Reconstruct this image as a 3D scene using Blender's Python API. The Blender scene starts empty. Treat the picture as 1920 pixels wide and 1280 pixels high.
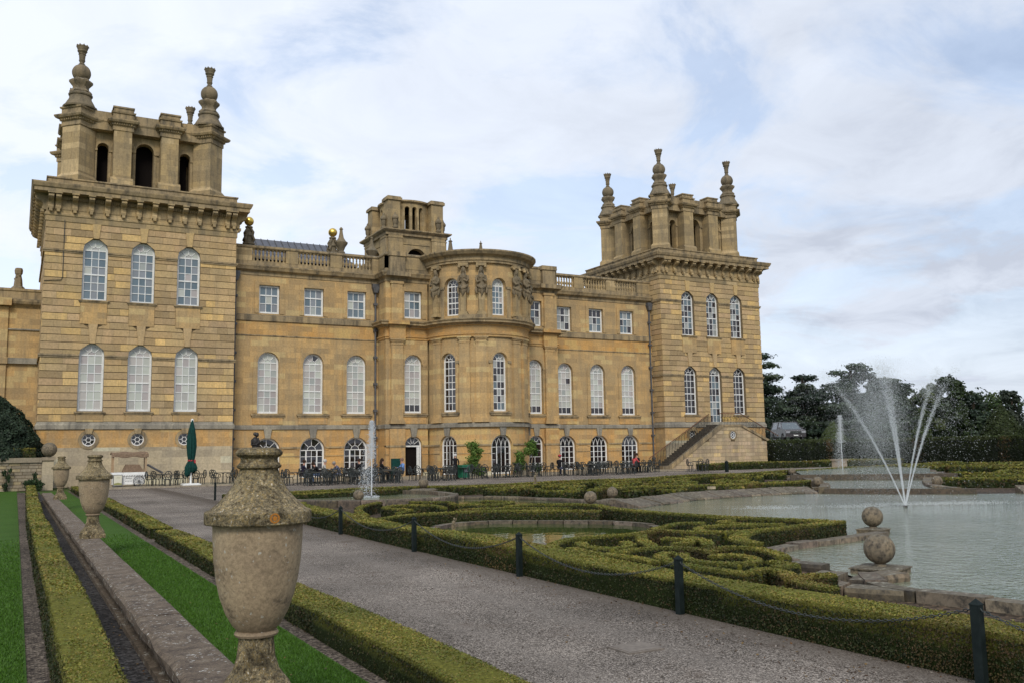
import bpy, math, random
import numpy as np
from mathutils import Vector, Matrix, noise
from mathutils.geometry import tessellate_polygon
PI = math.pi
R = math.radians
random.seed(7)
rng = np.random.default_rng(7)
sc = bpy.context.scene
col = sc.collection

# ------------------------------------------------------------------ camera
YAW, PITCH, ROLL = -0.50245, 0.11932, -0.01661
fw = Vector((-math.sin(YAW)*math.cos(PITCH), math.cos(YAW)*math.cos(PITCH), math.sin(PITCH)))
rt = Vector((math.cos(YAW), math.sin(YAW), 0)); up = rt.cross(fw)
rx = rt*math.cos(ROLL) + up*math.sin(ROLL); ux = up*math.cos(ROLL) - rt*math.sin(ROLL)
cd = bpy.data.cameras.new('camera'); cam = bpy.data.objects.new('camera', cd); col.objects.link(cam)
cam.matrix_world = Matrix(((rx.x, ux.x, -fw.x, -29.658), (rx.y, ux.y, -fw.y, -61.0936), (rx.z, ux.z, -fw.z, 1.768), (0, 0, 0, 1)))
cd.sensor_width = 36; cd.lens = 1690.06/1920*36; cd.clip_end = 3000; cd.clip_start = .05
sc.camera = cam
sc.view_settings.view_transform = 'Standard'; sc.view_settings.look = 'None'
sc.view_settings.gamma = 1; sc.view_settings.exposure = 0.36
sc.view_settings.use_curve_mapping = False

# ------------------------------------------------------------------ sky and sun
SUN_EL, SUN_AZ = R(38), R(205)          # azimuth clockwise from +Y
w = bpy.data.worlds.new('World'); sc.world = w; w.use_nodes = True
nt = w.node_tree; nt.nodes.clear()
def N(t, typ, **k):
    n = t.nodes.new(typ)
    for a, b in k.items():
        if a == 'inp':
            for i, v in b.items(): n.inputs[i].default_value = v
        else: setattr(n, a, b)
    return n
def ramp(t, pts, interp='LINEAR'):
    n = t.nodes.new('ShaderNodeValToRGB'); cr = n.color_ramp; cr.interpolation = interp
    while len(cr.elements) < len(pts): cr.elements.new(.5)
    for e, (p, c) in zip(cr.elements, pts):
        e.position = p; e.color = (c, c, c, 1) if isinstance(c, (int, float)) else (*c, 1)
    return n
def mixc(t, a, b, f=None, mode='MIX', fac=1.0):
    n = t.nodes.new('ShaderNodeMix'); n.data_type = 'RGBA'; n.blend_type = mode
    n.inputs[0].default_value = fac
    for s, v in ((6, a), (7, b)):
        if hasattr(v, 'links'): t.links.new(v, n.inputs[s])
        else: n.inputs[s].default_value = (*v, 1)
    if f is not None: t.links.new(f, n.inputs[0])
    return n.outputs[2]
L = nt.links.new
sky = N(nt, 'ShaderNodeTexSky', sky_type='NISHITA', sun_disc=False, sun_elevation=SUN_EL, sun_rotation=SUN_AZ, air_density=1.0, dust_density=.6, ozone_density=1.6)
bgS = N(nt, 'ShaderNodeBackground', inp={1: .15})
L(sky.outputs[0], bgS.inputs[0])
tc = N(nt, 'ShaderNodeTexCoord'); sep = N(nt, 'ShaderNodeSeparateXYZ'); L(tc.outputs['Generated'], sep.inputs[0])
def M(t, op, a, b=None, clamp=False):
    n = t.nodes.new('ShaderNodeMath'); n.operation = op; n.use_clamp = clamp
    for i, v in enumerate((a, b)):
        if v is None: continue
        if hasattr(v, 'links'): t.links.new(v, n.inputs[i])
        else: n.inputs[i].default_value = v
    return n.outputs[0]
zc = M(nt, 'ADD', M(nt, 'MAXIMUM', sep.outputs[2], 0.0), .22)
px = M(nt, 'DIVIDE', sep.outputs[0], zc); py = M(nt, 'DIVIDE', sep.outputs[1], zc)
cmb = N(nt, 'ShaderNodeCombineXYZ'); L(px, cmb.inputs[0]); L(py, cmb.inputs[1])
n1 = N(nt, 'ShaderNodeTexNoise', inp={2: 2.1, 3: 8.0, 4: .6, 8: .5}); L(cmb.outputs[0], n1.inputs[0])
n2 = N(nt, 'ShaderNodeTexNoise', inp={2: .55, 3: 3.0, 4: .5}); L(cmb.outputs[0], n2.inputs[0])
n3 = N(nt, 'ShaderNodeTexNoise', inp={2: 3.4, 3: 8.0, 4: .6, 8: .6}); L(cmb.outputs[0], n3.inputs[0])
cover = ramp(nt, [(.425, 0), (.47, .6), (.525, 1)]); L(M(nt, 'ADD', M(nt, 'MULTIPLY', n1.outputs[0], .72), M(nt, 'MULTIPLY', n2.outputs[0], .28)), cover.inputs[0])
# the cloud bank thickens and greys towards the east (photo right)
azr = M(nt, 'ADD', M(nt, 'MULTIPLY', sep.outputs[0], .62), M(nt, 'MULTIPLY', sep.outputs[1], -.35))
shade = M(nt, 'ADD', M(nt, 'ADD', M(nt, 'MULTIPLY', azr, .8), M(nt, 'MULTIPLY', n3.outputs[0], .75)), M(nt, 'MULTIPLY', n2.outputs[0], .55), )
ccol = ramp(nt, [(.40, (.78, .83, .92)), (.62, (.70, .755, .855)), (.86, (.60, .65, .745)), (1.0, (.49, .535, .63))]); L(shade, ccol.inputs[0])
bgC = N(nt, 'ShaderNodeBackground', inp={1: .93}); L(ccol.outputs[0], bgC.inputs[0])
mx = N(nt, 'ShaderNodeMixShader')
cov2 = M(nt, 'MAXIMUM', cover.outputs[0], M(nt, 'MULTIPLY', M(nt, 'SUBTRACT', .32, sep.outputs[2]), 3.2, True), True)
cov3 = M(nt, 'ADD', M(nt, 'MULTIPLY', cov2, .45), .55, True)
L(cov3, mx.inputs[0]); L(bgS.outputs[0], mx.inputs[1]); L(bgC.outputs[0], mx.inputs[2])
out = N(nt, 'ShaderNodeOutputWorld'); L(mx.outputs[0], out.inputs[0])
sl = bpy.data.lights.new('sun', 'SUN'); sl.energy = 1.5; sl.angle = R(18); sl.color = (1, .94, .84)
so = bpy.data.objects.new('sun', sl); col.objects.link(so)
sd = Vector((math.sin(SUN_AZ)*math.cos(SUN_EL), math.cos(SUN_AZ)*math.cos(SUN_EL), math.sin(SUN_EL)))
so.rotation_euler = (-sd).to_track_quat('-Z', 'Y').to_euler(); so.location = (0, -30, 60)

# ------------------------------------------------------------------ materials
def newmat(name):
    m = bpy.data.materials.new(name); m.use_nodes = True; t = m.node_tree
    b = t.nodes['Principled BSDF']; return m, t, b
def bump(t, b, h, strength=.4, dist=.02):
    n = t.nodes.new('ShaderNodeBump'); n.inputs['Strength'].default_value = strength; n.inputs['Distance'].default_value = dist
    t.links.new(h, n.inputs['Height']); t.links.new(n.outputs[0], b.inputs['Normal'])
def tex(t, typ, scale, co, **inp):
    n = t.nodes.new(typ); n.inputs['Scale'].default_value = scale
    for k, v in inp.items(): n.inputs[k.replace('_', ' ')].default_value = v
    t.links.new(co, n.inputs['Vector']); return n
def coords(t, sx=1, sy=1, sz=1):
    g = t.nodes.new('ShaderNodeNewGeometry'); m = t.nodes.new('ShaderNodeMapping'); m.inputs['Scale'].default_value = (sx, sy, sz)
    t.links.new(g.outputs['Position'], m.inputs[0]); return g, m.outputs[0]
def stone(name, a, b_, c, blocks=True, grime=.5, tint=False, lichen=0.0, bs=(.85, .36), fs=1.0):
    """ashlar: two honey tones in broad patches, odd replaced blocks, rain streaks, grain"""
    m, t, b = newmat(name); g, co = coords(t)
    n1 = tex(t, 'ShaderNodeTexNoise', .45*fs, co, Detail=5.0, Roughness=.6)
    r1 = ramp(t, [(.36, 0), (.64, 1)]); t.links.new(n1.outputs[0], r1.inputs[0])
    cc = mixc(t, a, b_, r1.outputs[0])
    if blocks:
        s = t.nodes.new('ShaderNodeSeparateXYZ'); t.links.new(co, s.inputs[0])
        k = t.nodes.new('ShaderNodeCombineXYZ')
        t.links.new(M(t, 'ADD', s.outputs[0], M(t, 'MULTIPLY', s.outputs[1], .8)), k.inputs[0]); t.links.new(s.outputs[2], k.inputs[1])
        br = t.nodes.new('ShaderNodeTexBrick'); t.links.new(k.outputs[0], br.inputs[0])
        br.inputs['Scale'].default_value = 1; br.inputs['Brick Width'].default_value = bs[0]; br.inputs['Row Height'].default_value = bs[1]
        br.inputs['Mortar Size'].default_value = .006; br.inputs['Mortar Smooth'].default_value = .3; br.inputs['Bias'].default_value = 0
        br.inputs[1].default_value = (.78, .78, .8, 1); br.inputs[2].default_value = (1.18, 1.15, 1.06, 1); br.inputs[3].default_value = (.62, .6, .58, 1)
        cc = mixc(t, cc, br.outputs[0], mode='MULTIPLY', fac=.75)
        b2 = t.nodes.new('ShaderNodeTexBrick'); t.links.new(k.outputs[0], b2.inputs[0]); b2.inputs['Scale'].default_value = 1; b2.inputs['Brick Width'].default_value = bs[0]*1.35; b2.inputs['Row Height'].default_value = bs[1]
        b2.inputs['Mortar Size'].default_value = 0; b2.offset = .37; b2.inputs[1].default_value = (0, 0, 0, 1); b2.inputs[2].default_value = (1, 1, 1, 1); b2.inputs['Bias'].default_value = 0
        ra = ramp(t, [(.0, 0), (.865, 0), (.875, .75)]); t.links.new(b2.outputs[0], ra.inputs[0]); cc = mixc(t, cc, tuple(min(.6, x*1.22+.03) for x in a), ra.outputs[0])
        rb = ramp(t, [(.0, .6), (.10, .6), (.11, 0)]); t.links.new(b2.outputs[0], rb.inputs[0]); cc = mixc(t, cc, tuple(x*.72 for x in b_), rb.outputs[0])
    if tint:
        at = t.nodes.new('ShaderNodeAttribute'); at.attribute_name = 'tint'
        cc = mixc(t, cc, at.outputs['Color'], mode='MULTIPLY')
    # rain streaks and soot
    g2, co2 = coords(t, 1.6, 1.6, .22 if fs < 3 else 1.3)
    n2 = tex(t, 'ShaderNodeTexNoise', 1.5*fs, co2, Detail=6.0, Roughness=.65)
    r2 = ramp(t, [(.44, 0), (.66, grime)]); t.links.new(n2.outputs[0], r2.inputs[0])
    cc = mixc(t, cc, c, r2.outputs[0])
    n3 = tex(t, 'ShaderNodeTexNoise', 9*fs**.7, co, Detail=6.0, Roughness=.75)
    r3 = ramp(t, [(.3, .68), (.7, 1.25)]); t.links.new(n3.outputs[0], r3.inputs[0])
    cc = mixc(t, cc, r3.outputs[0], mode='MULTIPLY', fac=.8)
    # lichen and dark growth on what faces up
    s2 = t.nodes.new('ShaderNodeSeparateXYZ'); t.links.new(g.outputs['Normal'], s2.inputs[0])
    n4 = tex(t, 'ShaderNodeTexNoise', 6*fs**.5, co, Detail=4.0, Roughness=.7)
    up_ = M(t, 'MULTIPLY', M(t, 'SUBTRACT', M(t, 'ADD', s2.outputs[2], M(t, 'MULTIPLY', n4.outputs[0], .9)), 1.18 - lichen), 1.6, True)
    r4 = ramp(t, [(.42, (.075, .065, .05)), (.56, (.15, .135, .10)), (.70, (.34, .32, .26))]); t.links.new(n4.outputs[0], r4.inputs[0])
    cc = mixc(t, cc, r4.outputs[0], up_)
    t.links.new(cc, b.inputs['Base Color']); b.inputs['Roughness'].default_value = .9; b.inputs['Specular IOR Level'].default_value = .25
    bump(t, b, n3.outputs[0], .35, .02)
    return m
ORANGE, ORANGE2 = (.50, .255, .085), (.42, .25, .10)
TAN, TAN2, SOOT = (.53, .345, .15), (.345, .245, .13), (.16, .13, .09)
S_main = stone('stone_honey', TAN, (.455, .325, .17), (.29, .225, .135), grime=.55)
S_orange = stone('stone_orange', (.57, .325, .115), (.49, .33, .155), (.36, .275, .17), grime=.55)
S_frieze = stone('stone_frieze', (.56, .31, .10), (.49, .325, .145), (.34, .24, .135), grime=.5)
S_block = stone('stone_rusticated', (.53, .37, .185), (.455, .33, .18), (.33, .25, .15), blocks=False, grime=.45, tint=True)
S_joint = stone('stone_joint', (.22, .16, .085), (.19, .14, .08), (.15, .115, .075), blocks=False, grime=.3)
S_trim = stone('stone_trim', (.42, .305, .16), (.31, .24, .145), (.10, .085, .062), blocks=False, grime=.85, lichen=.35)
S_pale = stone('stone_pale', (.52, .44, .31), (.43, .36, .25), (.29, .25, .19), blocks=True, grime=.4, bs=(1.1, .42))
S_string = stone('stone_string', (.38, .34, .26), (.22, .2, .165), (.14, .13, .11), blocks=False, grime=.8, lichen=.1)
S_logg = stone('stone_loggia', (.43, .315, .16), (.35, .265, .15), (.18, .15, .10), grime=.65, lichen=.05)
S_fin = stone('stone_finial', (.25, .19, .115), (.19, .155, .10), (.085, .075, .055), blocks=False, grime=.7, lichen=.15)
S_wall = stone('stone_garden_wall', (.36, .30, .22), (.29, .25, .185), (.2, .17, .13), blocks=False, grime=.5, tint=True)
S_rim = stone('stone_pool_rim', (.21, .165, .12), (.15, .125, .095), (.05, .045, .038), blocks=False, grime=1.0, tint=True, lichen=.1, fs=4)
S_ball = stone('stone_ball', (.25, .195, .125), (.17, .14, .10), (.055, .048, .04), blocks=False, grime=1.0, lichen=.25, fs=7)
S_step = stone('stone_step', (.11, .095, .075), (.075, .068, .055), (.035, .03, .026), blocks=False, grime=.9, lichen=-.1, fs=3)  # grimy step stone, darkened further to paint in the shaded risers
def plain(name, c, rough=.6, metal=0, spec=.5, nscale=None, c2=None, bmp=0):
    m, t, b = newmat(name)
    b.inputs['Base Color'].default_value = (*c, 1); b.inputs['Roughness'].default_value = rough; b.inputs['Metallic'].default_value = metal
    b.inputs['Specular IOR Level'].default_value = spec
    if nscale:
        g, co = coords(t); n = tex(t, 'ShaderNodeTexNoise', nscale, co, Detail=5.0, Roughness=.65)
        r = ramp(t, [(.35, c), (.65, c2 or tuple(v*.6 for v in c))]); t.links.new(n.outputs[0], r.inputs[0]); t.links.new(r.outputs[0], b.inputs['Base Color'])
        if bmp: bump(t, b, n.outputs[0], .5, bmp)
    return m
WHITE = plain('white_paint', (.83, .83, .81), .4, nscale=6, c2=(.68, .68, .65))
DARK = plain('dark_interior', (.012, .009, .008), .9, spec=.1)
LEAD = plain('lead_pipe', (.11, .11, .115), .55, nscale=4, c2=(.055, .055, .06))
SLATE = plain('slate', (.10, .105, .125), .45, nscale=3, c2=(.07, .072, .085))
GOLD = plain('gilding', (.83, .58, .13), .28, metal=.95, nscale=10, c2=(.7, .47, .12))
IRON = plain('black_iron', (.018, .024, .024), .45, nscale=20, c2=(.03, .034, .03))
POSTG = plain('green_black_paint', (.005, .010, .010), .7, spec=.2, nscale=12, c2=(.011, .018, .017))
RUSTRAIL = plain('rusty_iron', (.20, .075, .03), .7, nscale=12, c2=(.07, .045, .03))
m, t, b = newmat('window_glass'); PANE = m
at = t.nodes.new('ShaderNodeAttribute'); at.attribute_name = 'tint'
t.links.new(at.outputs['Color'], b.inputs['Base Color']); b.inputs['Roughness'].default_value = .03; b.inputs['IOR'].default_value = 1.75
g, co = coords(t); n = tex(t, 'ShaderNodeTexNoise', 1.4, co, Detail=1.0); bump(t, b, n.outputs[0], .25, .05)

# ------------------------------------------------------------------ mesh building
class Flat:                       # local (along, out, z) -> world
    def __init__(s, o=(0, 0), a=(1, 0), n=(0, -1)): s.o, s.a, s.n = o, a, n; s.curved = False
    def __call__(s, u, v, z): return (s.o[0]+u*s.a[0]+v*s.n[0], s.o[1]+u*s.a[1]+v*s.n[1], z)
class Cyl:                        # u is arc length at radius r0
    def __init__(s, c, r0): s.c, s.r0 = c, r0; s.curved = True
    def __call__(s, u, v, z):
        t = u/s.r0; r = s.r0+v
        return (s.c[0]+r*math.sin(t), s.c[1]-r*math.cos(t), z)
IDT = Flat((0, 0), (1, 0), (0, 1))
class MB:
    def __init__(s): s.v = []; s.f = []; s.tint = None
    def add(s, vs, fs):
        o = len(s.v); s.v += [tuple(p) for p in vs]; s.f += [tuple(o+i for i in f) for f in fs]; return s
    def quad(s, a, b, c, d): return s.add([a, b, c, d], [(0, 1, 2, 3)])
    def box(s, T, u0, u1, v0, v1, z0, z1, seg=None):
        n = seg or (max(1, int(abs(u1-u0)/.35)) if T.curved else 1)
        vs = []
        for i in range(n+1):
            u = u0+(u1-u0)*i/n
            vs += [T(u, v0, z0), T(u, v1, z0), T(u, v1, z1), T(u, v0, z1)]
        fs = [(0, 1, 2, 3), (4*n+3, 4*n+2, 4*n+1, 4*n)]
        for i in range(n):
            for k in range(4): fs.append((4*i+k, 4*i+4+k, 4*i+4+(k+1) % 4, 4*i+(k+1) % 4))
        return s.add(vs, fs)
    def prism(s, T, pts, v0, v1):     # pts (u, z) polygon pulled from v0 to v1
        n = len(pts)
        vs = [T(u, v0, z) for u, z in pts]+[T(u, v1, z) for u, z in pts]
        return s.add(vs, [tuple(range(n)), tuple(range(2*n-1, n-1, -1))]+[(i, i+n, (i+1) % n+n, (i+1) % n) for i in range(n)])
    def lathe(s, prof, c=(0, 0, 0), seg=12, ph=0.0, sq=False):
        vs = []; fs = []
        for r, z in prof:
            for k in range(seg):
                a = ph+2*PI*k/seg; vs.append((c[0]+r*math.cos(a), c[1]+r*math.sin(a), c[2]+z))
        for i in range(len(prof)-1):
            for k in range(seg): fs.append((i*seg+k, i*seg+(k+1) % seg, (i+1)*seg+(k+1) % seg, (i+1)*seg+k))
        fs.append(tuple(range(seg-1, -1, -1))); fs.append(tuple((len(prof)-1)*seg+k for k in range(seg)))
        return s.add(vs, fs)
    def ball(s, c, r, seg=12, rings=8, sz=1):
        return s.lathe([(r*math.sin(PI*(i+.02)/(rings+.04)), -r*sz*math.cos(PI*(i+.02)/(rings+.04))) for i in range(rings+1)], c, seg)
    def tube(s, pts, r, seg=6, closed=False):
        pts = [Vector(p) for p in pts]; n = len(pts); rs = r if isinstance(r, (list, tuple)) else [r]*n
        vs = []; prev = None
        for i, p in enumerate(pts):
            if closed: d = pts[(i+1) % n]-pts[i-1]
            else: d = pts[min(i+1, n-1)]-pts[max(i-1, 0)]
            d.normalize()
            if prev is None: prev = d.orthogonal().normalized()
            prev = (prev-d*prev.dot(d))
            prev = prev.normalized() if prev.length > 1e-6 else d.orthogonal().normalized()
            q = d.cross(prev)
            for k in range(seg):
                a = 2*PI*k/seg; vs.append(p+prev*math.cos(a)*rs[i]+q*math.sin(a)*rs[i])
        fs = []
        for i in range(n if closed else n-1):
            j = (i+1) % n
            for k in range(seg): fs.append((i*seg+k, i*seg+(k+1) % seg, j*seg+(k+1) % seg, j*seg+k))
        if not closed: fs += [tuple(range(seg-1, -1, -1)), tuple((n-1)*seg+k for k in range(seg))]
        return s.add(vs, fs)
    def sweep(s, path, prof, closed=False, caps=True):
        """path (x, y) with the outside on its right; prof (out, z); mitred corners"""
        n = len(path); P = [Vector(p) for p in path]; offs = []
        for i in range(n):
            if closed or 0 < i < n-1:
                d0 = (P[i]-P[i-1]).normalized(); d1 = (P[(i+1) % n]-P[i]).normalized()
            elif i == 0: d0 = d1 = (P[1]-P[0]).normalized()
            else: d0 = d1 = (P[i]-P[i-1]).normalized()
            n0 = Vector((d0.y, -d0.x)); n1_ = Vector((d1.y, -d1.x)); mm = n0+n1_
            if mm.length < 1e-6: mm = n0.copy()
            mm.normalize(); offs.append(mm/max(.35, mm.dot(n0)))
        k = len(prof); vs = []
        for p, o in zip(P, offs):
            for a, z in prof: q = p+o*a; vs.append((q.x, q.y, z))
        fs = []
        for i in range(n if closed else n-1):
            j = (i+1) % n
            for a in range(k-1): fs.append((i*k+a, j*k+a, j*k+a+1, i*k+a+1))
        if caps and not closed: fs += [tuple(range(k)), tuple((n-1)*k+a for a in range(k-1, -1, -1))]
        return s.add(vs, fs)
    def mesh(s, name, mat, smooth=False, tint=None, ang=32):
        me = bpy.data.meshes.new(name); me.from_pydata(s.v, [], s.f); me.materials.append(mat)
        if smooth:
            me.polygons.foreach_set('use_smooth', [True]*len(me.polygons))
            me.set_sharp_from_angle(angle=R(ang))
        tint = tint or s.tint
        if tint is not None: settint(me, tint)
        return me
    def build(s, name, mat, parent=None, smooth=False, tint=None, loc=None, **props):
        me = s.mesh(name, mat, smooth, tint)
        import bmesh
        bm = bmesh.new(); bm.from_mesh(me); bmesh.ops.recalc_face_normals(bm, faces=bm.faces); bm.to_mesh(me); bm.free()
        return link(name, me, parent, loc, **props)
def islands(mb, name, mat, parent, **k):
    par = list(range(len(mb.v)))
    def find(i):
        while par[i] != i: par[i] = par[par[i]]; i = par[i]
        return i
    for f in mb.f:
        a = find(f[0])
        for i in f[1:]: par[find(i)] = a
    g = {}
    for f in mb.f: g.setdefault(find(f[0]), []).append(f)
    for fs in g.values():
        ids = sorted({i for f in fs for i in f}); mp = {i: j for j, i in enumerate(ids)}; q = MB(); q.v = [mb.v[i] for i in ids]; q.f = [tuple(mp[i] for i in f) for f in fs]; q.build(name, mat, parent, **k)
MB.islands = lambda s, name, mat, parent=None, **k: islands(s, name, mat, parent, **k)
def settint(me, c):
    at = me.color_attributes.new('tint', 'FLOAT_COLOR', 'POINT')
    at.data.foreach_set('color', np.tile(np.array([*c, 1.0], 'f'), len(me.vertices)))
def link(name, me, parent=None, loc=None, rotz=0, scale=None, **props):
    o = bpy.data.objects.new(name, me); col.objects.link(o)
    if parent is not None: o.parent = parent
    if loc is not None: o.location = loc
    if rotz: o.rotation_euler.z = rotz
    if scale is not None: o.scale = (scale,)*3 if isinstance(scale, (int, float)) else scale
    for k, v in props.items(): o[k] = v
    return o
def thing(name, label, cat, loc=(0, 0, 0), rotz=0, group=None):
    o = bpy.data.objects.new(name, None); col.objects.link(o); o.location = loc; o.rotation_euler.z = rotz
    o.empty_display_size = .2
    o['label'] = label; o['category'] = cat
    if group: o['group'] = group
    return o
def tag(o, label, cat, group=None):
    o['label'] = label; o['category'] = cat
    if group: o['group'] = group
    return o
def copy_tree(o, parent=None):
    c = o.copy(); col.objects.link(c)
    if parent is not None: c.parent = parent
    for ch in list(o.children): copy_tree(ch, c)
    return c

def arch_pts(cx, w, zs, n=12):     # semicircle from left spring to right spring
    return [(cx-w/2*math.cos(PI*i/n), zs+w/2*math.sin(PI*i/n)) for i in range(n+1)]
def wall_row(mb, T, u0, u1, z0, z1, ops, depth=.3, floor=True):
    """one storey of wall with openings (cx, w, zb, zt, kind) kind: 'a' arched, 'r' square; front sheet at v=0 and the reveals"""
    def rect(a, b, c, d, v=0.0):
        if b-a < 1e-6 or d-c < 1e-6: return
        n = max(1, int(math.ceil((b-a)/.3))) if T.curved else 1
        for i in range(n):
            p, q = a+(b-a)*i/n, a+(b-a)*(i+1)/n
            mb.quad(T(p, v, c), T(q, v, c), T(q, v, d), T(p, v, d))
    x = u0
    for cx, w, zb, zt, kind in sorted(ops):
        a, b = cx-w/2, cx+w/2
        rect(x, a, z0, z1)
        zs = zt-w/2 if kind in 'ao' else zt
        if kind == 'o':
            pts = [(p, 2*zs-z) for p, z in arch_pts(cx, w, zs)]
            for (p, zp), (q, zq) in zip(pts, pts[1:]):
                mb.quad(T(p, 0, z0), T(q, 0, z0), T(q, 0, zq), T(p, 0, zp)); mb.quad(T(p, 0, zp), T(p, -depth, zp), T(q, -depth, zq), T(q, 0, zq))
            zb = zs
        else: rect(a, b, z0, zb)
        pts = arch_pts(cx, w, zs) if kind in 'ao' else [(a, zt), (b, zt)]
        if kind == 'r': rect(a, b, zt, z1)
        else:
            for (p, zp), (q, zq) in zip(pts, pts[1:]): mb.quad(T(p, 0, zp), T(q, 0, zq), T(q, 0, z1), T(p, 0, z1))
        for (p, zp), (q, zq) in zip(pts, pts[1:]): mb.quad(T(p, 0, zp), T(p, -depth, zp), T(q, -depth, zq), T(q, 0, zq))
        if kind != 'o':
            mb.quad(T(a, 0, zb), T(a, -depth, zb), T(a, -depth, zs), T(a, 0, zs)); mb.quad(T(b, 0, zb), T(b, 0, zs), T(b, -depth, zs), T(b, -depth, zb))
        if floor and kind != 'o': mb.quad(T(a, 0, zb), T(b, 0, zb), T(b, -depth, zb), T(a, -depth, zb))
        x = b
    rect(x, u1, z0, z1)
    return mb

def surround(mb, T, cx, w, zb, zt, kind, band=.2, v=.04, v0=-.02):
    """raised architrave round an opening"""
    if kind == 'a':
        zs = zt-w/2; A = arch_pts(cx, w, zs); B = arch_pts(cx, w+2*band, zs)
        for (a, za), (b, zb_), (c, zc_), (d, zd) in zip(A, A[1:], B[1:], B):
            mb.prism(T, [(a, za), (b, zb_), (c, zc_), (d, zd)], v0, v)
        zt_ = zs
    else:
        mb.box(T, cx-w/2-band, cx+w/2+band, v0, v, zt, zt+band); zt_ = zt
    mb.box(T, cx-w/2-band, cx-w/2, v0, v, zb, zt_, 1); mb.box(T, cx+w/2, cx+w/2+band, v0, v, zb, zt_, 1)

PANES = {'blind': [(.47, .48, .42), (.5, .52, .45), (.43, .42, .38), (.47, .44, .40), (.40, .36, .34), (.36, .38, .35)],
         'blue': [(.10, .145, .17), (.13, .175, .2), (.16, .20, .225), (.22, .235, .25)],  # curtained panes, blued in the base colour to paint in reflected sky
         'dark': [(.016, .012, .012), (.02, .013, .012), (.028, .02, .02), (.014, .014, .016)],
         'mix': [(.016, .012, .012), (.022, .015, .015), (.12, .16, .18), (.30, .31, .29)]}
def window(parent, T, cx, w, zb, zt, kind, v=-.3, cols=3, rows=7, look='blind', single=False, darkrows=0, bar=.042, rail=None, style='fan', skip=None):
    """white sash window: frame and glazing bars in one mesh, its panes below it"""
    f = MB(); fr = .12
    zs = zt-w/2 if kind == 'a' else zt
    a, b = cx-w/2, cx+w/2
    f.box(T, a, a+fr, v-.04, v+.03, zb, zs, 1); f.box(T, b-fr, b, v-.04, v+.03, zb, zs, 1)
    f.box(T, a+fr, b-fr, v-.04, v+.04, zb, zb+fr*1.1, 1)
    if kind == 'r': f.box(T, a+fr, b-fr, v-.04, v+.03, zt-fr, zt, 1)
    else:
        A = arch_pts(cx, w, zs); B = arch_pts(cx, w-2*fr, zs)
        for (p, q, r_, s_) in zip(A, A[1:], B[1:], B): f.prism(T, [p, q, r_, s_], v-.04, v+.03)
    ia, ib = a+fr, b-fr; iw = ib-ia; z0 = zb+fr*1.1
    ztop = zs-(0 if kind == 'a' else fr)
    us = [ia+iw*i/cols for i in range(cols+1)]
    zz = [z0+(ztop-z0)*i/rows for i in range(rows+1)]
    for iu, u in enumerate(us[1:-1]): bb = bar*(2.6 if cols == 4 and iu != 1 else 1); f.box(T, u-bb/2, u+bb/2, v-.03, v+.012, z0, ztop, 1)
    rl = rows//2 if rail is None else rail
    for i, z in enumerate(zz[1:-1], 1):
        h = bar*1.0 if i == rl else bar/2
        f.box(T, ia, ib, v-.032, v+.015 if i != rl else v+.03, z-h, z+h, 1)
    panes = []
    for i in range(rows):
        for j in range(cols):
            if skip and (i, j) in skip: continue
            panes.append(([(us[j], zz[i]), (us[j+1], zz[i]), (us[j+1], zz[i+1]), (us[j], zz[i+1])], i))
    if kind == 'a':
        r_ = w/2-fr; ri = r_*.36; f.box(T, ia, ib, v-.032, v+.02, zs-bar*.8, zs+bar*.8, 1)
        ks = 5 if style == 'fan' else 6
        if style == 'fan':
            I = [(cx-ri*math.cos(PI*i/8), zs+ri*math.sin(PI*i/8)) for i in range(9)]
            I2 = [(cx-(ri+bar)*math.cos(PI*i/8), zs+(ri+bar)*math.sin(PI*i/8)) for i in range(9)]
            for (p, q, x, y) in zip(I, I[1:], I2[1:], I2): f.prism(T, [p, q, x, y], v-.03, v+.012)
            panes.append((I, rows))
            nseg = 4
            for k in range(1, nseg):
                an = PI*k/nseg; c_, s_ = math.cos(an), math.sin(an); d = bar/2
                f.prism(T, [(cx-ri*c_-d*s_, zs+ri*s_-d*c_), (cx-r_*c_-d*s_, zs+r_*s_-d*c_), (cx-r_*c_+d*s_, zs+r_*s_+d*c_), (cx-ri*c_+d*s_, zs+ri*s_+d*c_)], v-.03, v+.012)
            for k in range(nseg):
                an = [PI*(k+j/4)/nseg for j in range(5)]
                panes.append(([(cx-ri*math.cos(x), zs+ri*math.sin(x)) for x in an]+[(cx-r_*math.cos(x), zs+r_*math.sin(x)) for x in an[::-1]], rows))
        else:                       # interlaced gothic head
            n_ = cols+1 if cols < 4 else 4
            cs = [ia+iw*i/n_ for i in range(n_+1)]
            arcs = []
            for s in (1, -1):
                for j in range(0, n_):
                    x0 = cs[j] if s > 0 else cs[n_-j]
                    pts = []
                    for i in range(9):
                        tt = i/8*PI*.5
                        x = x0+s*iw*.5*(1-math.cos(tt)); z = zs+iw*.62*math.sin(tt)
                        if (x-cx)**2+(z-zs)**2 > r_*r_: break
                        pts.append((x, z))
                    if len(pts) > 1: arcs.append(pts)
            for pts in arcs:
                for (p, q) in zip(pts, pts[1:]):
                    dx, dz = q[0]-p[0], q[1]-p[1]; l = math.hypot(dx, dz) or 1; ox, oz = -dz/l*bar/2, dx/l*bar/2
                    f.prism(T, [(p[0]-ox, p[1]-oz), (q[0]-ox, q[1]-oz), (q[0]+ox, q[1]+oz), (p[0]+ox, p[1]+oz)], v-.028, v+.01)
            panes.append((arch_pts(cx, 2*r_, zs), rows))
    wo = f.build('window', WHITE, parent)
    cols_ = PANES[look]
    J = MB(); tints = []
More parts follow.
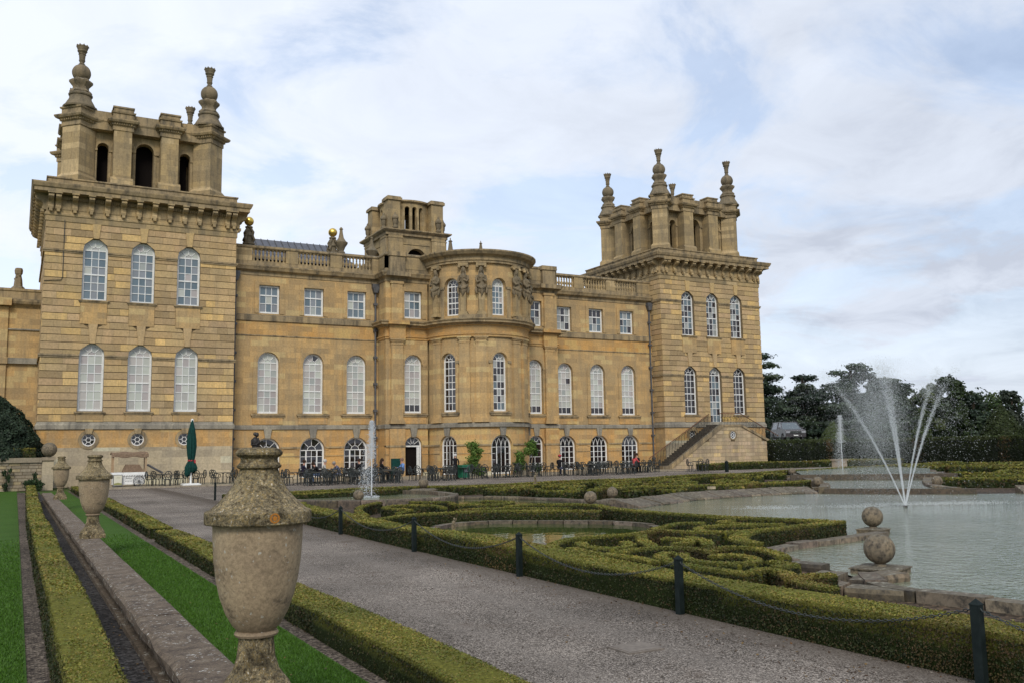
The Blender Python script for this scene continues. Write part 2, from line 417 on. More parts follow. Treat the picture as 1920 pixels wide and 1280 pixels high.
    for pts, i in panes:
        lk = cols_
        if i < darkrows or (look == 'blind' and random.random() < .012): lk = PANES['dark']
        if look == 'blue' and i >= rows: lk = PANES['blind'][:3]
        if look == 'blue' and random.random() < .12: lk = PANES['blind']
        c = random.choice(lk); k = random.uniform(.9, 1.08); c = tuple(x*k for x in c)
        # old crown glass: every pane sits at its own slight angle
        dv, du = random.uniform(-.004, .004), random.uniform(-.004, .004)
        um = sum(p[0] for p in pts)/len(pts); zm = sum(p[1] for p in pts)/len(pts)
        vs = [T(u, v-.02+(u-um)*du*4+(z-zm)*dv*4, z) for u, z in pts]
        if single:
            q = MB(); q.add(vs, [tuple(range(len(vs)))])
            me = q.mesh('pane', PANE, tint=c); link('pane', me, wo)
        else:
            J.add(vs, [tuple(range(len(vs)))]); tints += [c]*len(vs)
    if not single:
        me = J.mesh('panes', PANE); at = me.color_attributes.new('tint', 'FLOAT_COLOR', 'POINT')
        at.data.foreach_set('color', np.array([(*c, 1) for c in tints], 'f').ravel())
        link('panes', me, wo, kind='stuff')
    return wo

# ================================================================== THE PALACE
GARDEN = Flat((0, 0), (1, 0), (0, -1))
def front(y): return Flat((0, y), (1, 0), (0, -1))
def pil(T, u, w_, z0, z1, pr, cap=True, mb=None):
    mb = mb or MB(); h = w_/2
    mb.box(T, u-h, u+h, -.05, pr, z0+.36, z1-.42, 2)
    mb.box(T, u-h-.12, u+h+.12, -.05, pr+.12, z0, z0+.14, 2); mb.box(T, u-h-.08, u+h+.08, -.05, pr+.08, z0+.14, z0+.26, 2)
    mb.box(T, u-h-.04, u+h+.04, -.05, pr+.04, z0+.26, z0+.36, 2)
    mb.box(T, u-h-.03, u+h+.03, -.05, pr+.03, z1-.42, z1-.34, 2); mb.box(T, u-h, u+h, -.05, pr+.005, z1-.34, z1-.2, 2)
    mb.box(T, u-h-.06, u+h+.06, -.05, pr+.06, z1-.2, z1-.1, 2); mb.box(T, u-h-.12, u+h+.12, -.05, pr+.12, z1-.1, z1, 2)
    return mb
def keystone(mb, T, cx, zb, zt, w0=.16, w1=.27, v=.1):
    mb.prism(T, [(cx-w0, zb), (cx+w0, zb), (cx+w1, zt), (cx-w1, zt)], -.03, v)
def oculus(parent, T, cx, zc, r, v):
    f = MB(); n = 16
    def ring(r0, r1, va, vb):
        for k in range(n):
            a, b = 2*PI*k/n, 2*PI*(k+1)/n
            f.prism(T, [(cx+r0*math.cos(a), zc+r0*math.sin(a)), (cx+r0*math.cos(b), zc+r0*math.sin(b)), (cx+r1*math.cos(b), zc+r1*math.sin(b)), (cx+r1*math.cos(a), zc+r1*math.sin(a))], va, vb)
    ring(r-.06, r, v-.03, v+.03); ring(r*.3, r*.3+.04, v-.025, v+.02)
    for k in range(6):
        a = PI*k/3+.52*0; c_, s_ = math.cos(a), math.sin(a); d = .016
        f.prism(T, [(cx+r*.33*c_-d*s_, zc+r*.33*s_+d*c_), (cx+(r-.05)*c_-d*s_, zc+(r-.05)*s_+d*c_), (cx+(r-.05)*c_+d*s_, zc+(r-.05)*s_-d*c_), (cx+r*.33*c_+d*s_, zc+r*.33*s_-d*c_)], v-.02, v+.015)
    wo = f.build('window', WHITE, parent)
    q = MB(); q.add([T(cx+(r-.03)*math.cos(2*PI*k/n), v-.01, zc+(r-.03)*math.sin(2*PI*k/n)) for k in range(n)], [tuple(range(n))])
    link('pane', q.mesh('pane', PANE, tint=(.015, .013, .013)), wo)

# shared meshes -----------------------------------------------------
def finial_meshes():
    a = MB()
    a.lathe([(1.0, 0), (1.02, .1), (.92, .16), (.86, .3), (.76, .48), (.66, .66), (.64, .82), (.7, .86), (.72, .95), (.66, 1.02), (.5, 1.04), (.36, 1.1), (.3, 1.3), (.34, 1.6), (.42, 1.82), (.3, 1.9), (.2, 2.0)], seg=16)
    b = MB(); b.ball((0, 0, 2.42), .56, 18, 12)
    c = MB(); c.lathe([(.16, 2.93), (.2, 3.0), (.13, 3.08), (.17, 3.2), (.2, 3.26), (.17, 3.3), (.2, 3.62), (.24, 3.66), (.2, 3.72), (.26, 3.8), (.3, 3.86), (.28, 3.92), (.34, 4.1), (.36, 4.2), (.3, 4.2), (.26, 4.05)], seg=14)
    for k in range(9):
        t = 2*PI*k/9; c.lathe([(.06, 4.15), (.045, 4.24), (.0, 4.3)], (.33*math.cos(t), .33*math.sin(t), 0), 4)
    s = MB(); sg = 32; pr = [(.4, 1.0), (.56, 1.04), (.6, 1.12), (.54, 1.22), (.42, 1.34), (.42, 1.46), (.52, 1.6), (.62, 1.74), (.62, 1.86), (.5, 1.96), (.3, 2.02)]      # lobed vase
    s.add([(r*(1+.13*math.cos(6*2*PI*k/sg)*(1 if r > .38 else .4))*math.cos(2*PI*k/sg), r*(1+.13*math.cos(6*2*PI*k/sg)*(1 if r > .38 else .4))*math.sin(2*PI*k/sg), z) for r, z in pr for k in range(sg)], [(i*sg+k, i*sg+(k+1) % sg, (i+1)*sg+(k+1) % sg, (i+1)*sg+k) for i in range(len(pr)-1) for k in range(sg)])
    return [a.mesh('finial', S_fin, True), b.mesh('ball', S_fin, True), c.mesh('crown', S_fin, True), s.mesh('vase', S_fin, True)]
    pts = []
    for r, z in [(.5, 1.02), (.66, 1.1), (.62, 1.2), (.5, 1.28), (.42, 1.42), (.44, 1.6), (.54, 1.72), (.64, 1.8), (.68, 1.72), (.62, 1.64), (.56, 1.68)]: pts.append((r, 0, z))
    for p, q in zip(pts, pts[1:]):
        dx, dz = q[0]-p[0], q[2]-p[2]; l = math.hypot(dx, dz); ox, oz = -dz/l*.09, dx/l*.09
        s.prism(Flat((0, 0), (1, 0), (0, 1)), [(p[0]-ox, p[2]-oz), (q[0]-ox, q[2]-oz), (q[0]+ox, q[2]+oz), (p[0]+ox, p[2]+oz)], -.13, .13)
    return [a.mesh('finial', S_fin, True), b.mesh('ball', S_fin, True), c.mesh('crown', S_fin, True), s.mesh('scroll', S_fin)]
FIN = finial_meshes()
def finial(parent, x, y, z, rot=0):
    f = link('finial', FIN[0], parent, (x, y, z), rot)
    link('ball', FIN[1], f); link('crown', FIN[2], f)
    link('vase', FIN[3], f)
mb = MB(); mb.prism(Flat((0, 0), (0, 1), (1, 0)), [(0.02, .02), (-.12, .02), (-.2, .08), (-.22, .2), (-.15, .3), (-.17, .42), (-.26, .52), (-.5, .62), (-.62, .72), (-.6, .86), (-.52, .9), (.02, .9)], -.15, .15)
mb.box(Flat((0, 0), (1, 0), (0, 1)), -.2, .2, -.68, .0, .9, 1.0); mb.box(Flat((0, 0), (1, 0), (0, 1)), -.09, .09, -.3, -.1, -.12, .06)
BRK = mb.mesh('bracket', S_logg)
mb = MB(); mb.lathe([(.12, 0), (.12, .06), (.07, .09), (.06, .16), (.11, .28), (.115, .36), (.06, .5), (.05, .58), (.075, .62), (.05, .66), (.07, .76), (.12, .8), (.12, .87)], seg=8)
BAL = mb.mesh('baluster', S_logg, True)

def lay_blocks(T, parent, z0, z1, pitch, intervals, gap=.04, v0=-.05, v1=0.0, lo=.55, hi=1.25, single=True, name='stone_block', mat=None, odd=.15, jit=.006, hgap=.008, tone=(1, 1, 1)):
    J = MB(); tn = []
    z = z0
    while z < z1-.1:
        za, zb = z+gap/2, min(z+pitch, z1)-gap/2; A = intervals(za); B = intervals(zb)
        if len(B) != len(A):
            n_ = max(len(A), len(B)); A_ = A if len(A) == n_ else B; A = B = A_
        for (a0, a1), (b0, b1) in zip(A, B):
            if a1-a0 < .12: continue
            cuts = [0.0]; L_ = a1-a0; x = random.uniform(lo*.5, hi)
            while x < L_-lo*.5: cuts.append(x/L_); x += random.uniform(lo, hi)
            cuts.append(1.0)
            for p, q in zip(cuts, cuts[1:]):
                def at(k, s0, s1, first, last):
                    return s0+(s1-s0)*k if (first or last) else a0+L_*k
                ua, ub = a0+L_*p+hgap/2, a0+L_*q-hgap/2
                ta, tb = (b0 if p == 0 else ua), (b1 if q == 1 else ub)
                if tb-ta < .03: tb = ta+.03
                v = v1+random.uniform(-jit, jit)
                k = random.uniform(.84, 1.1); c = (k*tone[0], k*random.uniform(.97, 1.02)*tone[1], k*random.uniform(.93, 1.05)*tone[2])
                if random.random() < odd: k = random.uniform(1.15, 1.45); c = (k*tone[0], k*.96*tone[1], k*.78*tone[2])
                elif random.random() < .12: k = random.uniform(.68, .8); c = (k*tone[0], k*tone[1], k*tone[2])
                m_ = MB() if single else J
                pts = [T(ua, v, za), T(ub, v, za), T(tb, v, zb), T(ta, v, zb), T(ua, v0, za), T(ub, v0, za), T(tb, v0, zb), T(ta, v0, zb)]
                m_.add(pts, [(0, 1, 2, 3), (4, 0, 3, 7), (1, 5, 6, 2), (3, 2, 6, 7), (4, 5, 1, 0)])
                if single: link(name, m_.mesh(name, mat or S_block, tint=c), parent)
                else: tn += [c]*8
        z += pitch
    if not single and J.v:
        me = J.mesh(name+'s', mat or S_block); at_ = me.color_attributes.new('tint', 'FLOAT_COLOR', 'POINT')
        at_.data.foreach_set('color', np.array([(*c, 1) for c in tn], 'f').ravel()); link(name+'s', me, parent, kind='stuff')

def minus(a, b, holes):
    out_ = []; x = a
    for h0, h1 in sorted(holes):
        if h1 <= a or h0 >= b: continue
        if h0 > x: out_.append((x, h0))
        x = max(x, h1)
    if x < b: out_.append((x, b))
    return out_

TY = -1.414; TH = 5.585
def tower(cx, label, wins, looks_lo, looks_up, single):
    t = thing('palace_tower', label, 'tower', (0, 0, 0))
    x0, x1, y0, y1 = cx-TH, cx+TH, TY, TY+2*TH
    F = front(y0); W_ = 1.40
    sq = [(x0, y0), (x1, y0), (x1, y1), (x0, y1)]
    door = cx > 0
    lo = [(x, W_, 4.5 if not (door and i == 1) else 3.75, 8.58, 'a') for i, x in enumerate(wins)]
    hi_ = [(x, W_, 11.17, 15.0, 'a') for x in wins]
    # base storey
    mb = MB(); wall_row(mb, F, x0, x1, 2.32, 3.42, [(x, .78, 2.4, 3.17, 'o') for x in wins], .22)
    mb.build('base_wall', S_orange, t)
    mb = MB(); wall_row(mb, F, x0, x1, 0, 2.32, [], .2)
    mb.build('plinth', S_pale, t)
    mb = MB()
    for a, b in ((sq[1], sq[2]), (sq[2], sq[3]), (sq[3], sq[0])): mb.quad((*a, 0), (*b, 0), (*b, 3.42), (*a, 3.42))
    mb.build('side_base', S_main, t)
    for x in wins:
        mb = MB()
        for k in range(16):
            a, b = 2*PI*k/16, 2*PI*(k+1)/16
            mb.prism(F, [(x+.4*math.cos(a), 2.785+.4*math.sin(a)), (x+.4*math.cos(b), 2.785+.4*math.sin(b)), (x+.58*math.cos(b), 2.785+.58*math.sin(b)), (x+.58*math.cos(a), 2.785+.58*math.sin(a))], -.02, .035)
        keystone(mb, F, x, 3.14, 3.45, .16, .22, .12)
        mb.build('oculus_surround', S_trim, t)
    for x in wins: oculus(t, F, x, 2.785, .385, -.16)
    mb = MB(); mb.sweep(sq, [(0, 3.38), (.1, 3.42), (.1, 3.66), (.04, 3.74), (0, 3.86)], True); mb.build('string_course', S_string, t)
    # joint backing with the openings, then the rusticated courses
    mb = MB(); B = front(y0+.05)
    wall_row(mb, B, x0+.05, x1-.05, 3.7, 9.6, lo, .3); wall_row(mb, B, x0+.05, x1-.05, 9.6, 15.95, hi_, .3)
    for a, b in ((sq[1], sq[2]), (sq[2], sq[3]), (sq[3], sq[0])):
        c_ = ((a[0]+b[0])/2, (a[1]+b[1])/2); k = lambda p: (p[0]+(cx-p[0])*.009, p[1]+(TY+TH-p[1])*.009)
        mb.quad((*k(a), 3.7), (*k(b), 3.7), (*k(b), 15.95), (*k(a), 15.95))
    mb.build('wall', S_joint, t)
    def holes(z):
        h = []
        for (x, w_, zb, zt, _k) in lo+hi_:
            zs = zt-w_/2
            if zb-.02 < z < zs: h.append((x-w_/2-.005, x+w_/2+.005))
            elif zs <= z < zt: q = math.sqrt(max(0, (w_/2)**2-(z-zs)**2)); h.append((x-q, x+q))
            if zt <= z < zt+1.12 or (zs+.5 < z < zt): k = .15+.1*(z-zt); q = max(k, math.sqrt(max(0, (w_/2)**2-(z-zs)**2)) if z < zt else 0); h.append((x-q, x+q))
            if zb-.12-1.4 < z < zb and zb > 9: h.append((x-.75, x+.75))
            if z < zb and zb < 9: h.append((x-.75, x+.75))
        return minus(x0, x1, h)
    lay_blocks(F, t, 3.86, 15.9, .43, holes, single=single)
    # sides: coursed too, alike and mostly turned away
    for T, a, b in ((Flat((x0, y1), (0, -1), (-1, 0)), 0, 2*TH), (Flat((x1, y0), (0, 1), (1, 0)), 0, 2*TH)):
        lay_blocks(T, t, 3.86, 15.9, .43, lambda z: [(a, b)], single=False, odd=.08, name='side_block')
    # aprons, sills, keystones, imposts
    for i, x in enumerate(wins):
        mb = MB(); mb.box(F, x-.74, x+.74, -.05, .05, 9.72, 11.02); mb.build('apron', S_main, t)
        if not (door and i == 1):
            mb = MB(); mb.box(F, x-.74, x+.74, -.05, .05, 3.87, 4.3); mb.build('apron', S_main, t)
        for zz in ((4.3, 11.02) if not (door and i == 1) else (11.02,)):
            mb = MB(); mb.box(F, x-.86, x+.86, -.28, .14, zz+.08, zz+.16); mb.box(F, x-.8, x+.8, -.28, .09, zz, zz+.08); mb.build('sill', S_trim, t)
        mb = MB(); keystone(mb, F, x, 8.58, 9.72, .15, .26, .06); mb.build('keystone', S_block, t, tint=(1.0, 1, 1))
        mb = MB(); keystone(mb, F, x, 15.0, 15.9, .15, .25, .06); mb.build('keystone', S_block, t, tint=(1.12, 1.1, .95))
    mb = MB()
    for z0_, z1_ in ((7.68, 7.88), (13.99, 14.17)):
        for a, b in minus(x0-.08, x1+.08, [(x-.72, x+.72) for x in wins]):
            mb.box(F, a, b, -.25, .05, z0_, z0_+.1); mb.box(F, a-.03, b+.03, -.25, .1, z0_+.1, z1_)
        mb.box(Flat((x0, y1), (0, -1), (-1, 0)), 0, 2*TH-.25, -.05, .09, z0_, z1_); mb.box(Flat((x1, y0), (0, 1), (1, 0)), .25, 2*TH, -.05, .09, z0_, z1_)
    mb.islands('impost_band', S_trim, t)
    # windows
    for i, x in enumerate(wins):
        window(t, F, x, W_, lo[i][2], 8.58, 'a', v=-.3, cols=3, rows=6 if not (door and i == 1) else 7, look=looks_lo[i], single=single, rail=3, darkrows=0)
        window(t, F, x, W_, 11.17, 15.0, 'a', v=-.3, cols=3, rows=6, look=looks_up[i], single=single, rail=3)
    # entablature
    mb = MB(); mb.sweep(sq, [(0, 15.86), (.05, 15.9), (.05, 16.2), (.1, 16.24), (.1, 16.34), (.02, 16.44), (.02, 17.6)], True)
    mb.build('frieze', S_logg, t)
    mb = MB(); mb.sweep(sq, [(.02, 17.48), (.25, 17.5), (.7, 17.52), (.7, 17.72), (.78, 17.78), (.86, 17.98), (.86, 18.06), (.05, 18.16), (.0, 18.2), (0, 18.5), (.07, 18.54), (.07, 18.62), (-.4, 18.66)], True)
    mb.add([(x0+.4, y0+.4, 18.66), (x1-.4, y0+.4, 18.66), (x1-.4, y1-.4, 18.66), (x0+.4, y1-.4, 18.66)], [(0, 1, 2, 3)])
    mb.build('cornice', S_trim, t)
    us = [.22, .62]+[.62+.908*i for i in range(1, 11)]+[2*TH-.62, 2*TH-.22]
    dn = MB()
    for (ox, oy, rot) in ((x0, y0, 0), (x0, y1, -PI/2), (x1, y0, PI/2)):
        T = Flat((ox, oy), (math.cos(rot), math.sin(rot)), (math.sin(rot), -math.cos(rot)))
        for u in us:
            p = T(u, .02, 16.54); link('bracket', BRK, t, p, rot)
        x = .3
        while x < 2*TH-.2:
            dn.box(T, x, x+.07, .0, .17, 17.2, 17.36); x += .125
        for a, b in zip(us, us[1:]):
            if b-a > .6: dn.box(T, a+.22, b-.22, .0, .05, 16.62, 17.05)
    dn.build('dentils', S_logg, t, kind='stuff')
    # loggia
    cy = TY+TH
    mb = MB()
    for k in range(4):
        an = k*PI/2; T = Flat((cx+3.75*math.sin(an), cy-3.75*math.cos(an)), (math.cos(an), math.sin(an)), (math.sin(an), -math.cos(an)))
        ops = [(-2.5, .66, 18.7, 21.7, 'a'), (0, 1.1, 18.7, 22.0, 'a'), (2.5, .66, 18.7, 21.7, 'a')]
        wall_row(mb, T, -3.7, 3.7, 18.6, 22.5, ops, .55)
        I = Flat((cx+3.2*math.sin(an), cy-3.2*math.cos(an)), (math.cos(an), math.sin(an)), (math.sin(an), -math.cos(an)))
        wall_row(mb, I, -3.2, 3.2, 18.6, 22.5, ops, .01, False)
        s = MB(); surround(s, T, 0, 1.1, 18.7, 22.0, 'a', .17, .05); surround(s, T, -2.5, .72, 18.7, 21.7, 'a', .13, .05); surround(s, T, 2.5, .72, 18.7, 21.7, 'a', .13, .05)
        for u in (-.7, .7, -2.98, -2.02, 2.02, 2.98): s.box(T, u-.15, u+.15, -.02, .11, 21.15 if abs(u) > 1 else 21.3, (21.15 if abs(u) > 1 else 21.3)+.14)
        s.build('arch_surround', S_logg, t)
        for u in (-1.42, 1.42):
            p = MB(); p.box(T, u-.53, u+.53, .0, .92, 19.3, 22.4)
            p.prism(Flat(T(u, 0, 0)[:2], T.n, T.a), [(0, 18.6), (1.1, 18.6), (1.1, 19.1), (.94, 19.3), (0, 19.3)], -.68, .68)
            p.build('pier', S_logg, t)
    mb.build('loggia_wall', S_logg, t)
    for sx in (-1, 1):
        for sy in (-1, 1):
            p = MB(); p.lathe([(.94+.22, 0), (.94+.22, .5), (.94, .72), (.94, 3.82)], (cx+3.93*sx, cy+3.93*sy, 18.6), 4, 0)
            p.build('corner_pier', S_logg, t)
    if cx < 0:
        q = MB(); q.box(IDT, cx-2.75, cx+2.75, cy-2.75, cy+2.75, 18.6, 22.5); q.build('loggia_dark_box', DARK, t)  # added black box, blocks light and sky through the left loggia arches
        q = MB(); q.tube([(-27.62, y0-.05, 16.0), (-27.62, y0-.05, 12.5), (-27.7, y0-.05, 12.3), (-28.6, y0-.05, 12.2)], .022, 5); q.build('cable', IRON, t)
    path = []
    for k in range(4):
        an = k*PI/2
        for x, y in [(-3.93, -4.92), (-3.45, -4.45), (-3.02, -4.16), (-2.6, -4.06), (-2.02, -4.06), (-2.02, -4.7), (-.82, -4.7), (-.82, -4.08), (.82, -4.08), (.82, -4.7), (2.02, -4.7), (2.02, -4.06), (2.6, -4.06), (3.02, -4.16), (3.45, -4.45), (3.93, -4.92)]:
            path.append((cx+x*math.cos(an)-y*math.sin(an), cy+x*math.sin(an)+y*math.cos(an)))
    mb = MB(); mb.sweep(path, [(-.3, 22.38), (.02, 22.38), (.02, 22.66), (.1, 22.7), (.1, 22.8), (.27, 22.86), (.34, 22.98), (.34, 23.06), (.03, 23.14), (.03, 23.46), (.1, 23.5), (.13, 23.6), (-.2, 23.64)], True)
    mb.prism(IDT, [], 0, 0) if False else None
    mb.build('entablature', S_trim, t)
    mb = MB(); mb.box(IDT, cx-4.35, cx+4.35, cy-4.35, cy+4.35, 22.4, 23.6); mb.build('loggia_roof', S_trim, t)
    dn = MB()
    for (ax, ay), (bx, by) in zip(path, path[1:]+path[:1]):
        d = Vector((bx-ax, by-ay)); l = d.length; d.normalize(); T = Flat((ax, ay), (d.x, d.y), (d.y, -d.x)); x = .05
        while x < l-.05: dn.box(T, x, x+.07, 0, .17, 22.72, 22.83); x += .14
    dn.build('dentils', S_logg, t, kind='stuff')
    for k in range(4):
        an = k*PI/2; T = Flat((cx, cy), (math.cos(an), math.sin(an)), (math.sin(an), -math.cos(an)))
        for u in (-1.42, 1.42):
            p = MB(); p.box(T, u-.58, u+.58, 3.7, 4.68, 23.55, 23.86); p.box(T, u-.64, u+.64, 3.66, 4.74, 23.86, 23.96); p.build('cap_block', S_trim, t)
    for sx in (-1, 1):
        for sy in (-1, 1):
            p = MB(); p.lathe([(1.05, 0), (1.05, .06), (.9, .08)], (cx+3.93*sx, cy+3.93*sy, 23.58), 4, 0); p.build('finial_base', S_trim, t)
            finial(t, cx+3.93*sx, cy+3.93*sy, 23.62)
    return t
TW = [20.39, 23.13, 25.85]
tower(-23.05, 'nearest and tallest looking corner tower of the palace, at the left behind the parasol', [-x for x in TW[::-1]], ['blind', 'blind', 'blind'], ['blue', 'blue', 'blue'], True)
tower(23.05, 'far corner tower of the palace, at the right end above the garden staircase', TW, ['dark', 'mix', 'dark'], ['mix', 'mix', 'mix'], True)

# ------------------------------------------------------------------ central range
pal = thing('palace_range', 'long honey stone central range of the palace with the rounded bow, between the two towers', 'palace')
XE = 17.46; BX = 7.1; BY = -1.56
A_ = [8.707, 11.817, 14.904]
WW = 1.44
secs = [(front(0), -XE, -BX, [-x for x in A_[::-1]]), (front(BY), -BX, -3.9, [-5.02]), (front(BY), 3.9, BX, [5.02]), (front(0), BX, XE, A_)]
BOW = Cyl((0, BY), 3.8); BA = BOW.r0*PI/2
wg, wm, wat, wfz = MB(), MB(), MB(), MB()
for T, a, b, ws in secs:
    bay = len(ws) == 1
    gw = 1.3 if bay else 1.75
    gz = 0.1
    wall_row(wg, T, a, b, 0, 3.42, [(x, gw, gz, 2.85, 'a') for x in ws], .3)
    wall_row(wm, T, a, b, 3.42, 9.7, [(x, WW if not bay else 1.36, 4.47, 8.61, 'a') for x in ws], .28)
    wall_row(wfz, T, a, b, 9.7, 10.7, [], .2)
    wall_row(wat, T, a, b, 10.7, 14.05, [(x, 1.4, 11.2, 13.15, 'r') for x in ws], .26)
for s in (-1, 1):
    T = Flat((s*BX, 0), (0, -1), (s, 0))
    for mbx, z0_, z1_ in ((wg, 0, 3.42), (wm, 3.42, 9.7), (wfz, 9.7, 10.7), (wat, 10.7, 14.05)): wall_row(mbx, T, 0, -BY, z0_, z1_, [])
ar = lambda deg: BOW.r0*R(deg)
bw_g = [(ar(-59), 1.42), (ar(1.5), 1.72), (ar(59), 1.42)]; bw_m = [ar(-57.5), ar(0), ar(57.5)]
wall_row(wg, BOW, -BA, BA, 0, 3.42, [(u, w_, .1, 2.85, 'a') for u, w_ in bw_g], .3)
wall_row(wm, BOW, -BA, BA, 3.42, 9.7, [(u, 1.15, 4.47, 8.6, 'a') for u in bw_m], .3)
wall_row(wfz, BOW, -BA, BA, 9.7, 10.7, [])
wall_row(wat, BOW, -BA, BA, 10.7, 15.3, [(u, 1.12, 11.2, 13.88, 'a') for u in [ar(-53), 0, ar(53)]], .38)
wg.build('ground_storey_wall', S_orange, pal); wm.build('main_storey_wall', S_main, pal); wfz.build('frieze_wall', S_frieze, pal); wat.build('attic_wall', S_main, pal)
mb = MB(); mb.box(IDT, -XE, XE, .4, 14, 0, 14.4); mb.box(IDT, -BX+.3, BX-.3, -1.0, .4, 0, 15.3); mb.build('interior_core', S_main, pal)
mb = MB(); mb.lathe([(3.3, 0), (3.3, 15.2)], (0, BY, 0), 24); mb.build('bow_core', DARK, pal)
# windows of the range
for T, a, b, ws in secs:
    bay = len(ws) == 1
    for x in ws:
        far = x > 0
        window(pal, T, x, WW if not bay else 1.36, 4.47, 8.61, 'a', v=-.26, cols=3, rows=7, look='blind', rail=3, darkrows=1 if (far or bay) else 0)
        window(pal, T, x, 1.4 if not bay else 1.36, 11.2, 13.15, 'r', v=-.22, cols=3, rows=3, look='blue' if not far else 'mix', rail=2)
        if bay and x < 0: continue
        window(pal, T, x, 1.3 if bay else 1.75, .12, 2.85, 'a', v=-.26, cols=2 if bay else 4, rows=4, look='dark', rail=9, style='fan' if not far or bay else 'lace', bar=.035)
for u, w_ in bw_g: window(pal, BOW, u, w_, .12, 2.85, 'a', v=-.26, cols=4, rows=4, look='dark', rail=9, style='lace', bar=.026)
for i, u in enumerate(bw_m): window(pal, BOW, u, 1.15, 4.47, 8.6, 'a', v=-.27, cols=3, rows=7, look='mix' if i == 1 else 'dark', rail=3)
for i, u in enumerate([ar(-53), 0, ar(53)]): window(pal, BOW, u, 1.12, 11.2, 13.88, 'a', v=-.34, cols=3, rows=5, look='dark' if i == 0 else 'blue', rail=2)
# open garden door in the left bay
T = front(BY); x = -5.02
f = MB(); f.box(T, x-.65, x-.57, -.3, -.2, .1, 2.2); f.box(T, x+.57, x+.65, -.3, -.2, .1, 2.2); f.box(T, x-.57, x+.57, -.3, -.18, 2.1, 2.2)
zs = 2.2
for (p, q, r_, s_) in zip(arch_pts(x, 1.3, zs), arch_pts(x, 1.3, zs)[1:], arch_pts(x, 1.12, zs)[1:], arch_pts(x, 1.12, zs)): f.prism(T, [p, q, r_, s_], -.3, -.2)
for k in range(1, 5):
    an = PI*k/5; c_, s_ = math.cos(an), math.sin(an); f.prism(T, [(x-.15*c_-.016*s_, zs+.15*s_-.016*c_), (x-.57*c_-.016*s_, zs+.57*s_-.016*c_), (x-.57*c_+.016*s_, zs+.57*s_+.016*c_), (x-.15*c_+.016*s_, zs+.15*s_+.016*c_)], -.28, -.22)
dr = f.build('door_frame', WHITE, pal)
f = MB(); f.add([T(p, -.26, z) for p, z in arch_pts(x, 1.14, zs)], [tuple(range(13))]); link('pane', f.mesh('pane', PANE, tint=(.03, .03, .035)), dr)
f = MB(); f.box(Flat((x+.57, BY+.2), (.35, .94), (.94, -.35)), 0, -1.0, -.02, .03, .12, 2.08); f.box(T, x+.33, x+.57, -.28, -.22, .12, 2.1); f.build('door', WHITE, pal)
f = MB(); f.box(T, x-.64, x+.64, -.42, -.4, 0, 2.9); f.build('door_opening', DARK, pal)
# mouldings that follow the plan, ressauts and bow included
bowpath = [(3.9*math.sin(t), BY-3.9*math.cos(t)) for t in [PI*(-.5+i/28) for i in range(29)]]
plan = [(-XE, 0), (-BX, 0), (-BX, BY)]+bowpath+[(BX, BY), (BX, 0), (XE, 0)]
mb = MB(); mb.sweep(plan, [(-.1, 3.38), (.1, 3.4), (.1, 3.62), (.04, 3.68), (-.1, 3.72)]); mb.build('string_course', S_string, pal)
mb = MB(); mb.sweep([(-XE, 0), (-BX, 0)], [(-.02, 9.62), (.05, 9.66), (.05, 9.72), (-.02, 9.74)]); mb.sweep([(BX, 0), (XE, 0)], [(-.02, 9.62), (.05, 9.66), (.05, 9.72), (-.02, 9.74)])
mb.sweep([(-XE, 0), (-BX, 0)], [(-.02, 10.6), (.1, 10.68), (.1, 11.05), (-.02, 11.12)]); mb.sweep([(BX, 0), (XE, 0)], [(-.02, 10.6), (.1, 10.68), (.1, 11.05), (-.02, 11.12)])
mb.islands('attic_band', S_trim, pal)
cen = [(-BX, 0), (-BX, BY)]+bowpath+[(BX, BY), (BX, 0)]
mb = MB(); mb.sweep(cen, [(0, 9.62), (.06, 9.66), (.06, 9.78), (.12, 9.82), (.12, 9.9), (.02, 9.94), (.02, 10.42), (.12, 10.5)]); mb.build('belt_architrave', S_frieze, pal)
mb = MB(); mb.sweep(cen, [(.0, 10.46), (.12, 10.5), (.2, 10.58), (.46, 10.64), (.46, 10.74), (.55, 10.84), (.55, 10.9), (0, 11.0)]); mb.build('belt_cornice', S_trim, pal)
top = [(-XE, 0), (-BX, 0), (-BX, BY), (-3.6, BY)]
topR = [(3.6, BY), (BX, BY), (BX, 0), (XE, 0)]
cor = [(0, 13.75), (.05, 13.8), (.05, 13.98), (.12, 14.04), (.3, 14.12), (.36, 14.26), (.42, 14.36), (.42, 14.42), (.02, 14.52)]
mb = MB(); mb.sweep(top, cor); mb.sweep(topR, cor); mb.islands('cornice', S_trim, pal)
mb = MB(); mb.sweep(top, [(-.3, 14.4), (0, 14.45), (0, 14.76), (-.3, 14.78)]); mb.sweep(topR, [(-.3, 14.4), (0, 14.45), (0, 14.76), (-.3, 14.78)])
mb.sweep(top, [(-.36, 15.62), (.02, 15.64), (.07, 15.7), (.07, 15.8), (.0, 15.86), (-.36, 15.88)]); mb.sweep(topR, [(-.36, 15.62), (.02, 15.64), (.07, 15.7), (.07, 15.8), (0, 15.86), (-.36, 15.88)])
mb.islands('parapet_rail', S_trim, pal)
mb = MB()
for s in (-1, 1):
    T0 = front(0); T1 = front(BY)
    for a, b in ((16.1, 17.46), (12.95, 13.8), (9.8, 10.65), (7.1, 7.55)):
        if s > 0: mb.box(T0, a, b, -.28, .0, 14.74, 15.64)
        else: mb.box(T0, -b, -a, -.28, .0, 14.74, 15.64)
    mb.box(T1, min(s*BX, s*3.7), max(s*BX, s*3.7), -.28, .0, 14.74, 15.64); mb.box(Flat((s*BX, 0), (0, -1), (s, 0)), -.0, -BY, -.28, .0, 14.74, 15.64)
mb.islands('parapet', S_logg, pal)
